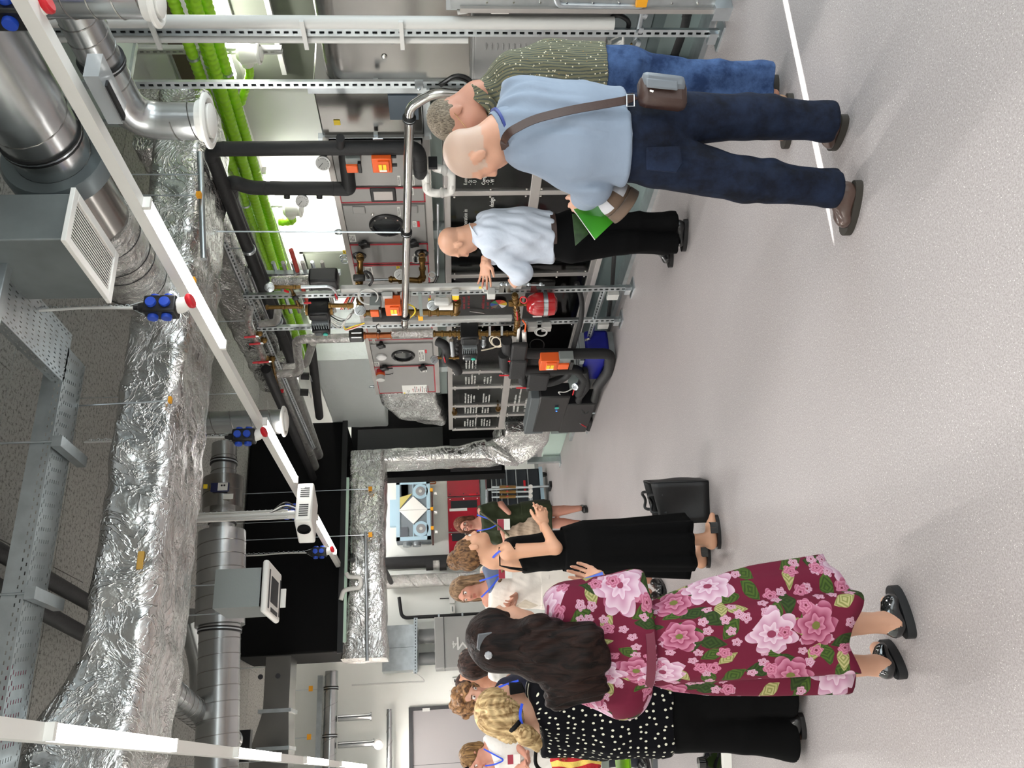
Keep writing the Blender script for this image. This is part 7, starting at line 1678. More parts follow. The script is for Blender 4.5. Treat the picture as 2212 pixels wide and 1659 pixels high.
# ---------------------------------------------------------------- bald man in the white shirt
p = Person('bald person in white shirt and black trousers gesturing toward the machine', 5.66, .0085, 1.06)
p.setup(dict(head=(986,523), neck=(1022,505), shr=(1052,480,.08), shl=(1062,532,-.08), elr=(1095,540,.26), wrr=(1048,566,.18), ell=(1126,588,-.04), wrl=(1114,606,.20), waist=(1130,508), pelvis=(1212,512), hir=(1235,488,.02), hil=(1235,535,-.03), knr=(1350,485,.03), knl=(1345,525,-.03), anr=(1450,478,0), anl=(1432,526,.0)),
        [((1452,524),(1452,577)), ((1486,474),(1480,542))], (-.88,.42,0), (-.2,.02,.97), (-.78,.52,-.32))
F = Field(*p.box(p.J.keys(), .2), p.h); p.head(F); p.torso(F, -.02)
for sd in 'lr': p.arm(F, sd); p.leg(F, sd, e=-.01)
h1 = p.hand(p.J['wrr'], (-.93,.12,.02), (-.10,-.75,.5), 1, (.10,.05,.08,.12), .16, 1.06, .95); h2 = p.hand(p.J['wrl'], (-.15,.9,.25), (.4,.2,-.5), 1, (.7,.7,.7,.6), .03)
p.finish_body(F, [h1, h2], (218,170,142), stubble((120,92,74), .0, .25))
F = Field(*p.box(['neck','shl','shr','ell','elr','wrl','wrr','pelvis'], .22), p.h); J = p.J; p.torso(F, .014, ch=(.178,.13), wa=(.175,.15), pe=(.175,.148))
for sd in 'lr': p.arm(F, sd, (.07,.068,.05), upto=1); F.cap(J['el'+sd], J['el'+sd]*.42+J['wr'+sd]*.58, .064, .052, .03)
F.plane(W(1192,512,S=5.66), (0,0,-1)); F.plane(J['neck']+np.array([0,0,.01]), (0,0,1))
ws = cloth('white_cotton', (186,194,206), .8, .5, 15); sh = p.garment('shirt', F, ws, .014, 13, 15, dirn=(.3,.3,1))
MB().lathe(V(J['neck'])-ez*.035, V(p.hu*.8+p.hf*.3), [(0,.095),(.035,.08),(.058,.075),(.058,.07),(0,.085)], 26).build('collar', ws, sh)
F = Field(*p.box(['pelvis','hil','hir','knl','knr','anl','anr'], .2), p.h); F.cap(J['pelvis']+np.array([0,0,.07]), J['pelvis']-np.array([0,0,.06]), (.168,.14), (.172,.14), .04, p.lat)
for sd in 'lr': p.leg(F, sd, (.105,.078,.068), hem=.085)
F.plane((0,0,.085), (0,0,-1))
p.garment('trousers', F, cloth('black_trousers', (15,15,17), .85, .1, 300), .007, 12, 17, dirn=(0,0,1)); MB().lathe(V(J['pelvis'])+ez*.05, ez, [(0,.001),(0,.168),(.035,.168),(.035,.001)], 30).build('belt', lb, p.root)
p.shoe(0, blkshoe, blkshoe, .045, .085, .024); p.shoe(1, blkshoe, blkshoe, .045, .085, .024)
# ---------------------------------------------------------------- woman in the floral dress
def floral_mat(name, base):
    m = mat(name, base, .8, 0, .25, 16, spec=.2); nt, b = nodes(m)
    N = nt.nodes.new; Lk = nt.links.new
    uv = N('ShaderNodeAttribute'); uv.attribute_name = 'print'
    def mth(op, a, b_=None, c_=None):
        n = N('ShaderNodeMath'); n.operation = op
        for i, x in enumerate((a, b_, c_)):
            if x is None: continue
            if isinstance(x, (int, float)): n.inputs[i].default_value = x
            else: Lk(x, n.inputs[i])
        return n.outputs[0]
    def layer(col_in, scale, R, petals, lo, hi, c_out, c_in, c_core, seed, leaf=False):
        mp = N('ShaderNodeMapping'); mp.inputs['Location'].default_value = (seed*1.37, seed*.71, 0); mp.inputs['Scale'].default_value = (scale,)*3; Lk(uv.outputs['Vector'], mp.inputs[0])
        v = N('ShaderNodeTexVoronoi'); v.voronoi_dimensions = '2D'; v.inputs['Scale'].default_value = 1; v.inputs['Randomness'].default_value = .75; Lk(mp.outputs[0], v.inputs['Vector'])
        sb = N('ShaderNodeVectorMath'); sb.operation = 'SUBTRACT'; Lk(mp.outputs[0], sb.inputs[0]); Lk(v.outputs['Position'], sb.inputs[1])
        sx = N('ShaderNodeSeparateXYZ'); Lk(sb.outputs[0], sx.inputs[0]); rc = N('ShaderNodeSeparateColor'); Lk(v.outputs['Color'], rc.inputs[0])
        rnd = rc.outputs[0]; an = mth('ARCTAN2', sx.outputs[0], sx.outputs[1]); r = mth('SQRT', mth('ADD', mth('MULTIPLY', sx.outputs[0], sx.outputs[0]), mth('MULTIPLY', sx.outputs[1], sx.outputs[1])))
        ns = N('ShaderNodeTexNoise'); ns.inputs['Scale'].default_value = scale*2.4; Lk(uv.outputs['Vector'], ns.inputs['Vector'])
        r = mth('ADD', r, mth('MULTIPLY', mth('SUBTRACT', ns.outputs['Fac'], .5), .12)); an = mth('ADD', an, mth('MULTIPLY', rc.outputs[1], 6.28))
        if leaf:
            u_ = mth('ABSOLUTE', mth('MULTIPLY', r, mth('SINE', an))); w_ = mth('ABSOLUTE', mth('MULTIPLY', r, mth('COSINE', an)))
            e = mth('ADD', mth('DIVIDE', mth('POWER', w_, 1.6), R**1.6), mth('DIVIDE', u_, R*.5)); shade = mth('ADD', mth('MULTIPLY', mth('SINE', mth('MULTIPLY', mth('ADD', w_, u_), 70/R*.3)), .35), .5); rim = e
        else:
            e = mth('DIVIDE', r, mth('MULTIPLY_ADD', mth('ABSOLUTE', mth('SINE', mth('MULTIPLY', an, petals/2))), R*.35, R*.7))
            shade = mth('FRACT', mth('ADD', mth('MULTIPLY', mth('DIVIDE', r, R), 2.6), mth('MULTIPLY', mth('SINE', mth('MULTIPLY', an, petals)), .22)))
        msk = mth('MULTIPLY', mth('LESS_THAN', e, 1.0), mth('MULTIPLY', mth('GREATER_THAN', rnd, lo), mth('LESS_THAN', rnd, hi)))
        cr = N('ShaderNodeMix'); cr.data_type = 'RGBA'; Lk(shade, cr.inputs[0]); cr.inputs[6].default_value = srgb(c_in); cr.inputs[7].default_value = srgb(c_out)
        c2 = cr.outputs[2]
        if c_core:
            k = N('ShaderNodeMix'); k.data_type = 'RGBA'; Lk(mth('LESS_THAN', r, R*.16), k.inputs[0]); Lk(c2, k.inputs[6]); k.inputs[7].default_value = srgb(c_core); c2 = k.outputs[2]
        o = N('ShaderNodeMix'); o.data_type = 'RGBA'; Lk(msk, o.inputs[0])
        if isinstance(col_in, tuple): o.inputs[6].default_value = col_in
        else: Lk(col_in, o.inputs[6])
        Lk(c2, o.inputs[7]); return o.outputs[2]
    c = srgb(base)
    c = layer(c, 9, .46, 2, .25, 1, (70,90,34), (36,54,21), None, 1, True); c = layer(c, 10, .44, 2, .5, 1, (168,160,114), (98,103,47), None, 2, True); c = layer(c, 8, .46, 2, .45, 1, (49,67,27), (29,42,19), None, 3, True)
    c = layer(c, 21, .38, 5, .62, 1, (190,160,175), (155,90,114), (122,49,65), 4); c = layer(c, 5.4, .42, 6, .42, .80, (175,114,136), (122,42,72), (98,98,49), 5); c = layer(c, 4.9, .44, 7, .5, 1, (196,173,185), (168,122,145), (122,49,73), 6); c = layer(c, 13, .34, 5, .74, 1, (185,122,144), (144,68,95), (98,32,49), 7)
    Lk(c, b.inputs['Base Color']); return m
def add_print(o, pp, seam=None):
    me = o.data; n = len(me.vertices); co = np.empty(n*3, np.float32); me.vertices.foreach_get('co', co); P = co.reshape(-1, 3).astype(float)
    r2_, f2_ = np.array(VD(1,0,0)), np.array(VD(0,1,0)); c = pp.J['pelvis']; q = P-c; x = q@r2_; y = q@f2_
    u = np.arctan2(x, -(y-.0))*.22; at = me.attributes.new('print', 'FLOAT_VECTOR', 'POINT'); at.data.foreach_set('vector', np.stack([u, P[:,2], 0*u], 1).astype(np.float32).ravel())
loafer = mat('patent_black', (10,10,12), .1, 0, coat=.8)
p = Person('person in maroon floral dress with very long dark hair, seen from behind', 2.95, .0078, 1.0, 1)
p.setup(dict(head=(1086,1368), neck=(1170,1385), shr=(1222,1308,.0), shl=(1218,1452,.02), elr=(1368,1288,.0), wrr=(1300,1256,.20), ell=(1345,1492,.0), wrl=(1345,1440,.24), waist=(1380,1392), pelvis=(1480,1385), hir=(1540,1345,0), hil=(1540,1420,0), knr=(1740,1350,.01), knl=(1740,1440,.03), anr=(1915,1346,.0), anl=(1905,1450,.0)),
        [((1978,1376),(1935,1268)), ((1960,1462),(1915,1388))], (.35,.93,0), (.05,-.08,1), (.62,.76,-.12))
F = Field(*p.box(p.J.keys(), .2), p.h); p.head(F); p.torso(F, -.025, ch=(.15,.1), wa=(.13,.1), pe=(.165,.12))
for sd in 'lr': p.arm(F, sd, (.045,.038,.025)); p.leg(F, sd, (.082,.056,.036))
p.finish_body(F, [p.hand(p.J['wrr'], (.15,.75,.45), (.2,-.4,.6), 1, (.5,.5,.5,.5), .04, .92)], (206,160,134))
fl = floral_mat('maroon_floral', (92,20,42))
F = Field(*p.box(['neck','shl','shr','ell','elr','wrl','wrr','pelvis'], .24), p.h); J = p.J; p.torso(F, .012, ch=(.158,.115), wa=(.142,.115), pe=(.17,.13))
for sd in 'lr': F.cap(J['sh'+sd], J['el'+sd], .075, .088, .03); F.cap(J['el'+sd], J['el'+sd]*.75+J['wr'+sd]*.25, .082, .06, .03)
F.plane(W(1398,1390,S=2.95), (0,0,-1)); F.plane(J['neck']+np.array([0,0,-.01]), (0,0,1))
dr = p.garment('dress_bodice', F, fl, .010, 11, 21, dirn=(0,.2,1)); add_print(dr, p)
cW = W(1388,1392,S=2.95); Z = lambda x, y: V((W(x,y,S=2.95).x, W(x,y,S=2.95).y, W(x,y,S=2.95).z))
sk = skirt(p, 'dress_skirt', [(Z(1388,1392),.128,.115,0), (Z(1440,1388),.160,.135,.2), (Z(1520,1375),.188,.155,.5), (Z(1640,1358),.205,.175,.9), (Z(1800,1342),.212,.19,1.3)], fl, 7, .02, lat=VD(1,0,0), hem_wave=.022); add_print(sk, p)
MB().lathe(cW-ez*.012, V((.02,.0,1)), [(0,.12),(0,.152),(.03,.150),(.03,.12)], 36).build('belt', mat('maroon_belt', (92,22,44), .7), p.root); bl_ = p.root.children[-1] if len(p.root.children) else None
MB().tube(fillet([W(1392,1300,S=2.95), W(1396,1268,S=2.93), W(1384,1262,S=2.92), W(1386,1280,S=2.93)], .03), .006, 6).build('belt_bow', mat('maroon_belt', (92,22,44), .7), p.root)
hd = hair_mat('dark_brown_hair', (12,8,7), (40,26,22), (60,60,5))
hd.node_tree.nodes['Principled BSDF'].inputs['Specular IOR Level'].default_value = .1
F = Field(*p.box(['head','neck','shl','pelvis'], .25), .0078); axh = (p.hr, p.hf, p.hu)
F.ell(p.H(0,-.02,.03), axh, (.088,.108,.098), .02); F.ell(p.H(.02,.11,-.02), axh, (.09,.066,.085), .02, 's'); F.ell(p.H(.085,.01,-.03), axh, (.03,.034,.04), .01, 's')
b0 = lambda x, y, d: np.array(W(x, y, S=2.95+d))
F.cap(b0(1075,1395,-.06), b0(1160,1398,-.10), (.075,.06), (.095,.06), .05, VD(1,0,0)); F.cap(b0(1160,1398,-.10), b0(1255,1425,-.14), (.095,.06), (.112,.06), .05, VD(1,0,0)); F.cap(b0(1255,1425,-.14), b0(1285,1440,-.15), (.112,.058), (.075,.035), .05, VD(1,0,.1))
for k in range(7): F.cap(b0(1200,1375+22*k,-.12), b0(1290+6*(k % 3),1385+20*k,-.15), .035, .016, .03)
def groove(Vv, N):
    r_ = Vv@np.array(VD(1,0,.18)); z = Vv[:,2]; g = np.sin(r_*150+4*np.sin(z*9)+3*np.sin(r_*23))*.0035+np.sin(r_*66+5*np.sin(z*6+1))*.005; return Vv+N*(g*np.clip((p.J['head'][2]+.05-z)/.15, .15, 1))[:,None]
ho = p.garment('hair', F, hd, .004, 12, 5, extra=groove)
q = W(1046,1387,S=2.85); MB().prism([q+V(VD(1,0,0))*x+ez*z for x, z in ((-.02,.025),(.03,.02),(.035,-.03),(-.03,-.035),(-.045,-.01))], V(VD(.1,-1,.2))*.012).build('hair_clip', mat('clip_grey', (74,76,80), .3), p.root, bevel=.004)
MB().ball(q+V(VD(-.3,-.3,-.1))*.05, .014, 8).build('clip_clasp', mat('clear_clasp', (150,150,152), .15), p.root)
p.shoe(0, loafer, mat('thick_black_sole', (20,21,23), .5), .045, .08, .03); p.shoe(1, loafer, mat('thick_black_sole', (20,21,23), .5), .045, .08, .03)
ph_ = thing('phone', W(1283,1252,S=3.12), 'blue tablet held in front of the floral dress', 'phone'); MB().box(W(1281,1252,S=3.12), (.03,.008,.085), (V(VD(.8,.5,.2)), V(VD(.5,-.8,0)), V(VD(-.3,0,1)))).build('blue_screen', mat('screen_blue', (30,74,190), .2), ph_); MB().box(W(1281,1252,S=3.125), (.034,.006,.092), (V(VD(.8,.5,.2)), V(VD(.5,-.8,0)), V(VD(-.3,0,1)))).build('bronze_case', brass, ph_)
# ---------------------------------------------------------------- woman in the polka-dot top
p = Person('blonde person in black polka dot top and black trousers with low ponytail', 4.04, .0085, 1.03)
p.setup(dict(head=(1082,1530), neck=(1138,1545), shr=(1178,1482,.02), shl=(1172,1594,.02), elr=(1300,1470,.06), wrr=(1290,1450,.26), ell=(1300,1606,.04), wrl=(1270,1600,.26), waist=(1320,1545), pelvis=(1420,1540), hir=(1470,1512,0), hil=(1470,1572,0), knr=(1600,1500,0), knl=(1600,1580,0), anr=(1712,1495,0), anl=(1708,1592,0)),
        [((1742,1497),(1736,1440)), ((1740,1596),(1730,1540))], (.5,.86,0), (.1,-.05,1), (.62,.75,-.05))
F = Field(*p.box(p.J.keys(), .2), p.h); p.head(F); p.torso(F, -.02)
for sd in 'lr': p.arm(F, sd); p.leg(F, sd)
p.finish_body(F, [], (208,164,138))
pk = mat('polka_dots', (14,14,18), .9, 0, .2, 20, spec=.12); nt, b = nodes(pk); at_ = nt.nodes.new('ShaderNodeAttribute'); at_.attribute_name = 'print'; v = nt.nodes.new('ShaderNodeTexVoronoi'); v.voronoi_dimensions = '2D'; v.inputs['Scale'].default_value = 24; v.inputs['Randomness'].default_value = .55; nt.links.new(at_.outputs['Vector'], v.inputs['Vector']); cl = nt.nodes.new('ShaderNodeMath'); cl.operation = 'LESS_THAN'; cl.inputs[1].default_value = .16; nt.links.new(v.outputs['Distance'], cl.inputs[0]); nt.links.new(mixc(cl.outputs[0], srgb((6,6,10)), srgb((200,198,180))), b.inputs['Base Color'])
F = Field(*p.box(['neck','shl','shr','ell','elr','pelvis'], .22), p.h); J = p.J; p.torso(F, .02, ch=(.17,.13), wa=(.165,.15), pe=(.185,.16))
for sd in 'lr': F.cap(J['sh'+sd], J['el'+sd], .07, .075, .03)
F.plane(W(1440,1540,S=4.04), (0,0,-1)); F.plane(J['neck']-np.array([0,0,.03]), nv(np.array([0,0,1])-p.fw*.3))
add_print(p.garment('polka_dot_top', F, pk, .012, 10, 31, dirn=(0,0,1)), p)
F = Field(*p.box(['pelvis','hil','hir','knl','knr','anl','anr'], .22), p.h); F.cap(J['pelvis']+np.array([0,0,.08]), J['pelvis']-np.array([0,0,.06]), (.175,.15), (.18,.15), .04, p.lat)
for sd in 'lr': F.cap(J['hi'+sd], J['kn'+sd], .11, .1, .03); F.cap(J['kn'+sd], J['an'+sd], .1, .105, .03); F.cap(J['an'+sd], J['an'+sd]*[1,1,0], .105, .107, .03)
F.plane((0,0,.045), (0,0,-1)); p.garment('wide_trousers', F, cloth('black_viscose', (10,10,11), .9, .05, 200), .008, 9, 33, dirn=(0,0,1))
p.shoe(0, blkshoe, blkshoe, .042, .07, .02); p.shoe(1, blkshoe, blkshoe, .042, .07, .02)
bh = hair_mat('blonde_hair', (112,84,48), (200,174,128), (45,45,8)); F = Field(*p.box(['head','neck'], .24), .007); axh = (p.hr, p.hf, p.hu)
F.ell(p.H(0,-.018,.025), axh, (.092,.112,.1), .02); F.ell(p.H(0,-.05,-.03), axh, (.085,.08,.085), .03); F.ell(p.H(0,.125,-.04), axh, (.085,.07,.09), .02, 's')
a = np.array(W(1112,1568,S=3.93)); F.cap(p.H(-.02,-.09,-.05), a, .065, .026, .03)
F.cap(a, np.array(W(1136,1588,S=3.9)), .022, .042, .01); F.cap(np.array(W(1136,1588,S=3.9)), np.array(W(1160,1606,S=3.92)), .042, .022, .02)
for k in range(5): F.cap(np.array(W(1135,1578+5*k,S=3.9)), np.array(W(1164+2*(k % 2),1590+8*k,S=3.91)), .018, .008, .01)
cu = p.H(0,-.02,.02)
def gr2(Vv, N):
    q = Vv-a; an = np.arctan2(q@p.hr, q@p.hu); return Vv+N*(np.sin(an*26+3*np.sin(np.linalg.norm(q,axis=1)*20))*.0032)[:,None]
p.garment('hair', F, bh, .004, 14, 6, extra=gr2); MB().ring(V(a), V(VD(-.6,-.1,-.5)), .026, .012, 18, 8).build('hair_tie', black, p.root)
MB().prism([W(1102,1502,S=4.0), W(1100,1478,S=4.0), W(1128,1478,S=4.0), W(1136,1496,S=4.0)], V(VD(0,1,0))*.03).build('black_collar_bow', black, p.root, bevel=.004)
lanyard(p, [(1160,1590,-.10), (1130,1572,-.12), (1122,1545,-.125), (1128,1520,-.10)])
bg_ = W(1226,1634,S=4.75); sb = thing('striped_handbag', bg_, 'red and yellow striped furry handbag with black strap standing on the white desk', 'bag')
zm = mat('zebra_red_yellow', (170,24,34), .9, 0, .5, 120); nt, b = nodes(zm); tc = nt.nodes.new('ShaderNodeTexCoord'); wv = nt.nodes.new('ShaderNodeTexWave'); wv.inputs['Scale'].default_value = 5.5; wv.inputs['Distortion'].default_value = 5; wv.inputs['Detail'].default_value = 1.5; nt.links.new(tc.outputs['Object'], wv.inputs['Vector']); cl = nt.nodes.new('ShaderNodeMath'); cl.operation = 'GREATER_THAN'; cl.inputs[1].default_value = .52; nt.links.new(wv.outputs['Fac'], cl.inputs[0]); nt.links.new(mixc(cl.outputs[0], srgb((164,22,32)), srgb((214,186,92))), b.inputs['Base Color'])
dskz = zt_+.004
c = V((bg_.x, bg_.y, 0)); F = Field(np.array(c)+[-.3,-.3,.6], np.array(c)+[.3,.3,1.35], .01); F.cap(np.array(c)+[0,0,dskz+.09], np.array(c)+[0,0,dskz+.24], (.17,.075), (.13,.055), .03, VD(1,0,0)); F.plane((0,0,dskz), (0,0,-1)); Vv, Q = F.mesh(); Vv = smooth(Vv,Q,1); N = normals(Vv,Q); Vv = Vv+N*(wob(Vv,.012,22,4))[:,None]; put('bag_body', Vv, Q, zm, sb)
MB().tube(fillet([c+r2*.10+ez*(dskz+.26), c+r2*.09+ez*(dskz+.38), c-r2*.06+ez*(dskz+.40), c-r2*.10+ez*(dskz+.26)], .12), .011, 8).build('strap', black, sb); MB().ring(c+r2*.02-f2*.07+ez*(dskz+.24), (1,.3,0), .02, .004, 14, 6).build('clasp', brass, sb)
# ---------------------------------------------------------------- woman in the black dress
p = Person('person in long black dress with hair bun and bare shoulders, hands clasped', 5.14, .0075, .98, 1)
p.setup(dict(head=(1020,1188), neck=(1066,1205), shr=(1098,1192,-.10), shl=(1096,1212,.22), elr=(1200,1184,-.13), wrr=(1174,1133,-.06), ell=(1195,1190,.22), wrl=(1172,1128,.02), waist=(1190,1190,.03), pelvis=(1260,1182), hir=(1290,1172,-.06), hil=(1290,1195,.06), knr=(1410,1170,-.05), knl=(1410,1200,.06), anr=(1522,1176,-.02), anl=(1515,1218,.08)),
        [((1556,1185),(1550,1113)), ((1533,1226),(1530,1170))], (.95,.3,0), (-.10,0,.98), (.86,.48,.12), lat=(.35,-.94,0))
F = Field(*p.box(p.J.keys(), .2), p.h); p.head(F); p.torso(F, -.0, ch=(.148,.1), wa=(.125,.095), pe=(.16,.12))
for sd in 'lr': p.arm(F, sd, (.046,.038,.026)); p.leg(F, sd, (.08,.055,.034))
h1 = p.hand(p.J['wrr'], (.72,.1,.05), (.1,.75,.2), -1, (.55,.6,.7,.75), .05, .93); h2 = p.hand(p.J['wrl'], (.7,-.2,.1), (.0,-.75,.2), 1, (.15,.5,.6,.7), .07, .9)
for i in (0,1):
    a, b = p.feet[i]; d = nv((b-a)*[1,1,0]); F.cap(a+d*.03+np.array([0,0,.055]), a+d*.15+np.array([0,0,.045]), .035, .028, .02); F.cap(a+d*.15+np.array([0,0,.042]), a+d*.21+np.array([0,0,.034]), .034, .018, .02)
p.finish_body(F, [h1, h2], (220,170,138)); p.eyes()
bk = cloth('black_crepe', (9,9,10), .9, .05, 300)
F = Field(*p.box(['shl','shr','pelvis','waist'], .24), p.h); J = p.J; p.torso(F, .008, ch=(.152,.106), wa=(.132,.102), pe=(.165,.125)); F.plane(W(1128,1230,S=5.14), nv(np.array([0,0,1.])-p.fw*.55)); F.plane(W(1232,1190,S=5.14), (0,0,-1))
p.garment('dress_bodice', F, bk, .003, 14, 41)
Z = lambda x, y: W(x,y,S=5.14)
skirt(p, 'dress_skirt', [(Z(1215,1186),.14,.13,0), (Z(1262,1184),.18,.165,.1), (Z(1340,1182),.182,.165,.4), (Z(1484,1178),.196,.185,.8)], bk, 9, .02, hem_wave=.01)
for k in (0,.024): p.ribbon('strap', [p.J['shr']*1.0+np.array([0,0,.052])+p.fw*.03, np.array(W(1080,1222,S=5.02+k)), np.array(W(1103,1226+k*100,S=4.99)), np.array(W(1138,1230+k*160,S=5.01))], .009, .003, black, upv=V(VD(-.5,-.8,.3)))
lanyard(p, [(1080,1190,-.16), (1068,1200,-.10), (1060,1212,-.03), (1058,1216,.06)])
lh = hair_mat('light_brown_hair', (60,40,26), (138,102,68), (70,70,30)); F = Field(*p.box(['head'], .24), .0065); axh = (p.hr, p.hf, p.hu)
F.ell(p.H(0,-.022,.03), axh, (.082,.102,.09), .02); F.ell(p.H(0,.112,-.035), axh, (.085,.08,.1), .02, 's'); F.ell(p.H(0,-.0,-.105), axh, (.2,.2,.07), .02, 's')
for i in (-1,1): F.ell(p.H(.086*i,.0,-.022), axh, (.03,.03,.038), .01, 's')
bn = np.array(W(984,1209,S=5.16)); F.ell(bn, axh, (.056,.06,.052), .015); F.cap(bn*.5+p.H(0,-.06,.06)*.5, bn, .05, .045, .02)
def gr3(Vv, N):
    q = Vv-bn; d = np.linalg.norm(q,axis=1); an = np.arctan2(q@p.hr, q@nv(np.cross(p.hr,bn-p.J['head']))); return Vv+N*np.where(d < .075, np.sin(an*3+d*160)*.006, np.sin(an*30)*.0018)[:,None]
p.garment('hair', F, lh, .002, 20, 7, extra=gr3)
for i in (0,1):
    a, b = p.feet[i]; d = nv((b-a)*[1,1,0]); l = np.array([-d[1],d[0],0]); Ln = np.linalg.norm((b-a)[:2]); ou = []
    for t_ in range(28): an = 2*math.pi*t_/28; ou.append(V(a+d*(Ln/2+math.cos(an)*Ln*.52)+l*math.sin(an)*.043))
    so_ = MB().prism(ou, (0,0,.022)).build('sandal', blkshoe, p.root)
    for t_ in (.55,.72): p.ribbon('sandal_strap', [a+d*(Ln*t_)+l*.045+np.array([0,0,.02]), a+d*(Ln*(t_+.02))+l*.034+np.array([0,0,.062]), a+d*(Ln*(t_+.02))+np.array([0,0,.076]), a+d*(Ln*t_)-l*.036+np.array([0,0,.06]), a+d*(Ln*t_)-l*.045+np.array([0,0,.02])], .034, .004, blkshoe, so_, upv=[V((0,0,1))+V(l)*s_ for s_ in (2,.6,0,-.6,-2)])
# ---------------------------------------------------------------- woman in the green dress, far
p = Person('person with round glasses in dark green dress standing by the drawer cart', 10.24, .0105, 1.0)
p.setup(dict(head=(1003,1133), neck=(1030,1131), shr=(1044,1160), shl=(1040,1103), elr=(1095,1170,-.02), wrr=(1085,1148,-.22), ell=(1082,1090,0), wrl=(1100,1108,-.2), waist=(1095,1125), pelvis=(1135,1118), hir=(1150,1132), hil=(1150,1106), knr=(1205,1130), knl=(1205,1104), anr=(1252,1130), anl=(1252,1098)), [((1262,1130),(1266,1134)), ((1264,1094),(1270,1098))], (-.1,-.98,0), (.08,0,1), (-.12,-.98,-.08), lat=(-1,.1,0))
p.feet = [(q[0], q[0]+p.fw*.22) for q in p.feet]
F = Field(*p.box(p.J.keys(), .2), p.h); p.head(F); p.torso(F, -.02)
for sd in 'lr': p.arm(F, sd); p.leg(F, sd, (.085,.06,.036))
p.finish_body(F, [], (206,150,130)); p.eyes()
gd_ = cloth('dark_green_dress', (42,50,28), .85, .1, 120); F = Field(*p.box(['shl','shr','ell','elr','pelvis'], .24), p.h); J = p.J; p.torso(F, .014, ch=(.165,.12), wa=(.16,.13), pe=(.18,.14))
for sd in 'lr': F.cap(J['sh'+sd], J['sh'+sd]*.35+J['el'+sd]*.65, .068, .064, .03)
F.plane(J['neck']-np.array([0,0,.03]), nv(np.array([0,0,1])+p.fw*.4)); F.plane(J['pelvis']-np.array([0,0,.02]), (0,0,-1)); p.garment('dress_bodice', F, gd_, .008, 12, 51)
skirt(p, 'dress_skirt', [(V(J['pelvis'])+ez*.06,.19,.15,0), (V(J['pelvis'])-ez*.12,.20,.165,.3), (V(J['pelvis'])-ez*.31,.185,.16,.5)], gd_, 6)
hh = hair_mat('auburn_hair', (60,34,24), (122,76,52), (60,60,12)); F = Field(*p.box(['head'], .22), .009); axh = (p.hr, p.hf, p.hu); F.ell(p.H(0,-.02,.03), axh, (.09,.105,.098), .02)
for i in (-1,1): F.cap(p.H(.065*i,.01,.02), p.H(.075*i,.0,-.10), .04, .036, .02)
F.ell(p.H(0,.10,-.03), axh, (.062,.085,.09), .012, 's'); p.garment('hair', F, hh, .004, 20, 8)
for i in (-1,1): MB().ring(p.H(.033*i,.104,-.004), p.hf, .026, .003, 18, 5).build('glasses_rim', black, p.root)
lanyard(p, [(1030,1112,-.13), (1058,1122,-.2), (1076,1132,-.22), (1058,1142,-.2), (1030,1147,-.13)]); bd_ = W(1088,1133,S=10.0); bb = MB().box(bd_, (.13,.004,.15), (V(VD(1,0,0)),V(VD(0,1,0)),ez)).build('badge', paper, p.root); MB().box(bd_-V(VD(0,1,0))*.003+ez*.035, (.128,.002,.075), (V(VD(1,0,0)),V(VD(0,1,0)),ez)).build('badge_print', mat('badge_red', (150,40,60), .5), bb)
for i in (0,1): p.shoe(i, blkshoe, blkshoe, .042, .06, .018, L=.22)
bgb = W(1125,1152,S=10.05); t = thing('canvas_bag', bgb, 'crumpled beige canvas bag held in front of the dark green dress', 'bag'); F = Field(np.array(bgb)-.35, np.array(bgb)+.35, .012); F.cap(np.array(W(1100,1160,S=10.05)), np.array(W(1158,1142,S=10.05)), (.10,.05), (.16,.06), .02, VD(1,0,0)); Vv,Q = F.mesh(); Vv = smooth(Vv,Q,1); Vv = Vv+normals(Vv,Q)*wob(Vv,.022,16,9)[:,None]; put('bag_body', Vv, Q, cloth('beige_canvas', (170,150,130), .85, .3, 60), t)
MB().tube([W(1036,1105,S=10.1), W(1075,1135,S=10.0), W(1100,1158,S=10.0)], .012, 6).build('strap', mat('olive_strap', (84,82,60), .7), t)
# ---------------------------------------------------------------- woman in the white patterned dress
p = Person('person with long ash blonde hair in white dress with grey-blue shapes', 6.9, .0095, 1.0)
p.setup(dict(head=(1004,1275), neck=(1036,1270), shr=(1056,1298), shl=(1052,1240), elr=(1100,1318,-.02), wrr=(1112,1290,-.2), ell=(1115,1225,.05), wrl=(1090,1215,-.1), waist=(1130,1266), pelvis=(1180,1266), hir=(1210,1280), hil=(1210,1252), knr=(1305,1280), knl=(1305,1252), anr=(1400,1280), anl=(1400,1252)), [((1425,1280),(1432,1282)), ((1425,1252),(1432,1254))], (-.25,-.95,0), (-.06,0,1), (-.35,-.9,-.05), lat=(-.97,.2,0))
p.feet = [(q[0], q[0]+p.fw*.22) for q in p.feet]
F = Field(*p.box(p.J.keys(), .2), p.h); p.head(F); p.torso(F, -.01)
for sd in 'lr': p.arm(F, sd, (.052,.042,.028)); p.leg(F, sd)
p.finish_body(F, [p.hand(p.J['wrr'], (-.2,-.5,.2), (.3,.3,.6), 1, (.5,.5,.6,.6), .04, .9)], (206,148,124)); p.eyes()
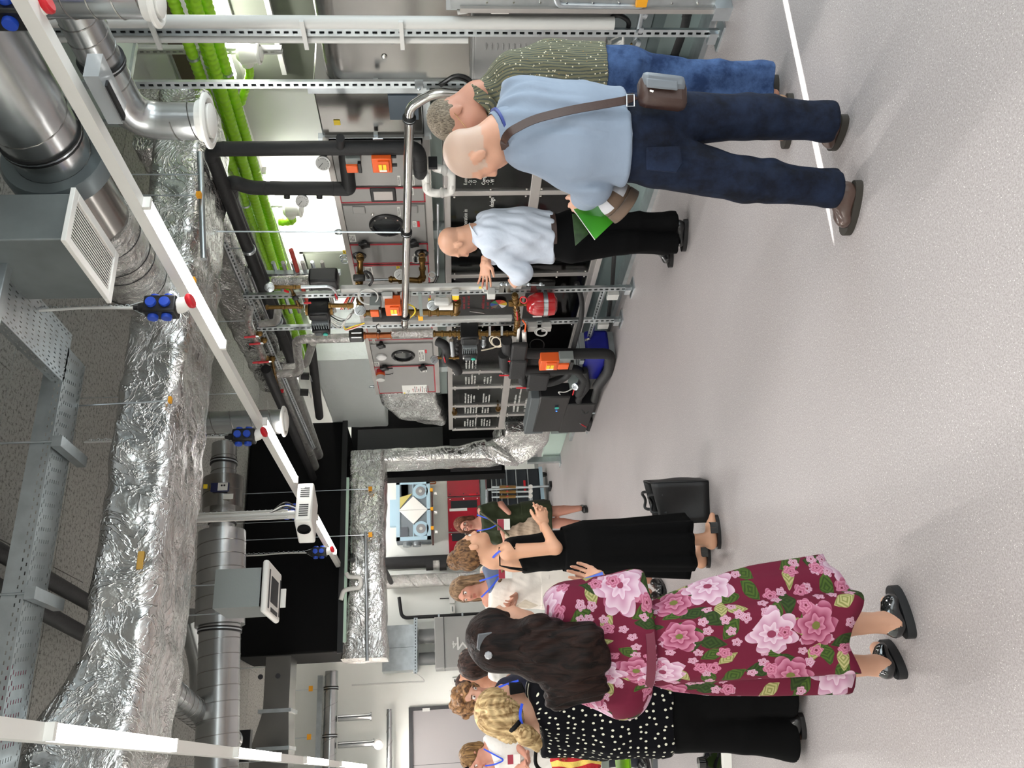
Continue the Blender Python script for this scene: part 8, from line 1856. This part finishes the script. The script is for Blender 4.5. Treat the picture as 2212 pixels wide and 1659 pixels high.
wd_ = mat('white_print_dress', (224,216,206), .85, 0, .2, 40); nt, b = nodes(wd_); tc = nt.nodes.new('ShaderNodeTexCoord'); v = nt.nodes.new('ShaderNodeTexVoronoi'); v.inputs['Scale'].default_value = 5.5; nt.links.new(tc.outputs['Object'], v.inputs['Vector']); sc_ = nt.nodes.new('ShaderNodeSeparateColor'); nt.links.new(v.outputs['Color'], sc_.inputs[0]); cl = nt.nodes.new('ShaderNodeMath'); cl.operation = 'GREATER_THAN'; cl.inputs[1].default_value = .86; nt.links.new(sc_.outputs[0], cl.inputs[0]); c = mixc(cl.outputs[0], srgb((224,216,206)), srgb((96,106,130))); cl2 = nt.nodes.new('ShaderNodeMath'); cl2.operation = 'GREATER_THAN'; cl2.inputs[1].default_value = .86; nt.links.new(sc_.outputs[1], cl2.inputs[0]); nt.links.new(mixc(cl2.outputs[0], c, srgb((196,184,166))), b.inputs['Base Color'])
F = Field(*p.box(['shl','shr','pelvis','waist'], .24), p.h); J = p.J; p.torso(F, .014, ch=(.165,.125), wa=(.16,.13), pe=(.18,.14)); F.plane(J['neck']-np.array([0,0,.035]), nv(np.array([0,0,1])+p.fw*.4)); F.plane(J['pelvis']-np.array([0,0,.02]), (0,0,-1)); p.garment('dress_bodice', F, wd_, .006, 16, 61)
skirt(p, 'dress_skirt', [(V(J['pelvis'])+ez*.06,.185,.15,0), (V(J['pelvis'])-ez*.10,.195,.16,.3), (V(J['pelvis'])-ez*.22,.19,.16,.5)], wd_, 6)
ah = hair_mat('ash_blonde_hair', (80,60,42), (150,120,90), (60,60,7)); F = Field(*p.box(['head','neck'], .24), .009); axh = (p.hr, p.hf, p.hu); F.ell(p.H(0,-.02,.03), axh, (.09,.106,.098), .02)
F.cap(p.H(-.075,-.01,.02), p.H(-.10,-.0,-.20), .05, .04, .02); F.cap(p.H(.075,-.01,.02), p.H(.085,.03,-.24), .04, .022, .02); F.cap(p.H(.085,.03,-.24), np.array(W(1085,1232,S=6.7)), .022, .015, .01)
F.ell(p.H(.01,.105,-.03), axh, (.062,.085,.095), .012, 's'); p.garment('hair', F, ah, .005, 18, 9)
lanyard(p, [(1036,1255,-.12), (1060,1248,-.18), (1085,1238,-.19), (1062,1268,-.19), (1040,1290,-.12)], badge=(1092,1238,-.2))
for i in (0,1): p.shoe(i, blkshoe, blkshoe, .042, .06, .018, L=.22)
# ---------------------------------------------------------------- four people at the lower left
def bystander(label, S, head, neck, shr, shl, elr, wrr, ell, wrl, fwd, face, up, top, topcol, hairfn, hairm, skin, hs=1.0, strap=False, low=None, lat=None):
    p = Person(label, S, .0095, hs); g = 983+1.7*FL/S
    pv = ((shr[0]+shl[0])/2+.56*FL/S, (shr[1]+shl[1])/2); st = .0306*0
    y1, y2 = (shr[1]*.4+pv[1]*.6), (shl[1]*.4+pv[1]*.6)
    p.setup(dict(head=head, neck=neck, shr=shr, shl=shl, elr=elr, wrr=wrr, ell=ell, wrl=wrl, waist=(shr[0]+.34*FL/S, pv[1]), pelvis=pv, hir=(pv[0]+.08*FL/S,y1), hil=(pv[0]+.08*FL/S,y2), knr=(g-.48*FL/S,y1), knl=(g-.48*FL/S,y2), anr=(g-.09*FL/S,y1), anl=(g-.09*FL/S,y2)), [((g,y1),(g+2,y1+1)), ((g,y2),(g+2,y2+1))], fwd, up, face, lat=lat)
    p.feet = [(q[0], q[0]+p.fw*.23) for q in p.feet]
    F = Field(*p.box(p.J.keys(), .2), p.h); p.head(F); p.torso(F, -.012, ch=(.155,.108), wa=(.14,.105))
    for sd in 'lr': p.arm(F, sd, (.047,.039,.027)); p.leg(F, sd)
    hd_ = [p.hand(p.J['wr'+sd], tuple([np.dot(p.fw,np.array(VD(1,0,0))), np.dot(p.fw,np.array(VD(0,1,0))), .3]), (0,0,-1), 1 if sd == 'r' else -1, (.4,.4,.5,.5), .04, .9) for sd in 'lr']
    p.finish_body(F, hd_, skin); p.eyes(); J = p.J
    F = Field(*p.box(['shl','shr','ell','elr','pelvis'], .24), p.h); p.torso(F, .012, ch=(.16,.118), wa=(.15,.12), pe=(.175,.135))
    if top == 'sleeves':
        for sd in 'lr': F.cap(J['sh'+sd], J['sh'+sd]*.4+J['el'+sd]*.6, .066, .064, .03)
    F.plane(J['neck']-np.array([0,0,.05 if top == 'low' else .03]), nv(np.array([0,0,1])+p.fw*(.9 if top == 'low' else .4))); F.plane(J['pelvis']-np.array([0,0,.06]), (0,0,-1)); p.garment('top', F, topcol, .006, 14, int(S*10))
    F = Field(*p.box(['pelvis','hil','hir','knl','knr','anl','anr'], .2), p.h); F.cap(J['pelvis']+np.array([0,0,.06]), J['pelvis']-np.array([0,0,.06]), (.168,.13), (.172,.135), .04, p.lat)
    for sd in 'lr': p.leg(F, sd, (.1,.075,.06), hem=.05)
    F.plane((0,0,.05), (0,0,-1))
    p.garment('trousers', F, low or cloth('dark_trousers', (34,36,44), .85, .1, 200), .006, 12, 3)
    F = Field(*p.box(['head','neck'], .24), .008); hairfn(p, F, (p.hr, p.hf, p.hu)); p.garment('hair', F, hairm, .006, 26, int(S*7))
    for i in (0,1): p.shoe(i, blkshoe, blkshoe, .042, .06, .018, L=.23)
    return p
def bob(p, F, ax):
    F.ell(p.H(0,-.025,.025), ax, (.092,.11,.1), .02); F.cap(p.H(0,-.06,0), p.H(0,-.06,-.07), .075, .06, .03); F.ell(p.H(0,.115,-.03), ax, (.085,.08,.1), .02, 's'); F.ell(p.H(0,.03,-.11), ax, (.06,.07,.06), .02, 's')
def curls(p, F, ax):
    F.ell(p.H(0,-.03,.03), ax, (.095,.108,.1), .02); rg = np.random.RandomState(3)
    for k in range(46): a = rg.uniform(0,6.28); b = rg.uniform(-.5,1.3); F.ell(p.H(.095*math.cos(a)*math.cos(b), -.03+.11*math.sin(a)*math.cos(b), .02+.1*math.sin(b)), ax, (.024,.024,.026), .008)
    F.ell(p.H(0,.115,-.035), ax, (.06,.08,.085), .012, 's')
def sleek(p, F, ax):
    F.ell(p.H(0,-.025,.028), ax, (.085,.104,.094), .02); F.cap(p.H(0,-.09,-.02), p.H(0,-.10,-.18), .05, .03, .03); F.ell(p.H(0,.115,-.035), ax, (.085,.085,.1), .02, 's')
db = hair_mat('dark_hair', (22,15,13), (70,48,40), (60,60,14)); cb_ = hair_mat('curly_brown_hair', (70,46,30), (170,126,84), (40,40,40)); bh2 = hair_mat('honey_hair', (80,56,34), (160,124,80), (60,60,10))
wt = cloth('white_top', (226,222,216), .85, .1, 200)
p = bystander('person with short dark hair in white top half hidden behind the long dark hair', 6.0, (1026,1424), (1056,1432), (1072,1450,-.08), (1066,1418,.12), (1130,1462,-.1), (1105,1462,.15), (1130,1410,.1), (1110,1420,.25), (.7,.7,0), (.75,.66,.0), (0,0,1), 'tank', wt, bob, db, (206,156,130), 1.05, lat=(.7,-.7,0)); lanyard(p, [(1075,1452,-.12), (1062,1446,-.14), (1052,1438,-.13)])
p = bystander('person with dark hair in profile looking up, in navy top with folded arms', 6.3, (1017,1472), (1050,1480), (1072,1492,-.12), (1068,1470,.12), (1130,1502,-.08), (1108,1460,.02), (1130,1462,.12), (1100,1458,.1), (.95,-.2,0), (.93,-.25,.22), (-.2,0,1), 'low', cloth('navy_top', (20,24,44), .85, .1, 200), sleek, db, (204,152,124), 1.0, lat=(.25,-.95,0)); lanyard(p, [(1052,1496,-.14), (1080,1485,-.15), (1110,1458,-.15)])
p = bystander('person with curly brown hair and navy dress bending forward behind the blonde ponytail', 5.6, (1018,1511), (1058,1510), (1098,1530,-.03), (1092,1490,.03), (1180,1545,0), (1190,1510,-.15), (1175,1475,.05), (1190,1490,-.1), (.6,-.75,0), (.72,-.62,-.25), (.28,0,.95), 'low', cloth('navy_dress', (24,26,46), .85, .1, 200), curls, cb_, (214,164,140), 1.02, lat=(-.75,-.6,0)); lanyard(p, [(1062,1490,-.1), (1095,1478,-.14), (1120,1470,-.14)])
p = bystander('person with sunglasses on the head in white top with a bag, by the door', 7.5, (1023,1638), (1050,1634), (1064,1656,-.03), (1058,1604,.03), (1110,1668,-.05), (1140,1645,-.25), (1108,1604,.0), (1138,1632,-.24), (-.55,-.83,0), (-.62,-.72,-.3), (-.22,0,1), 'tank', wt, bob, bh2, (208,150,128), 1.02, lat=(-.83,.55,0)); lanyard(p, [(1045,1618,-.1), (1075,1634,-.17), (1090,1642,-.17), (1068,1652,-.15), (1048,1654,-.1)], badge=(1110,1640,-.2))
for i in (-1,1): MB().ball(p.H(.035*i,.07,.085), .028, 12, (1,.4,.8), (V(p.hr),V(p.hf),V(p.hu))).build('sunglasses_lens', black, p.root)
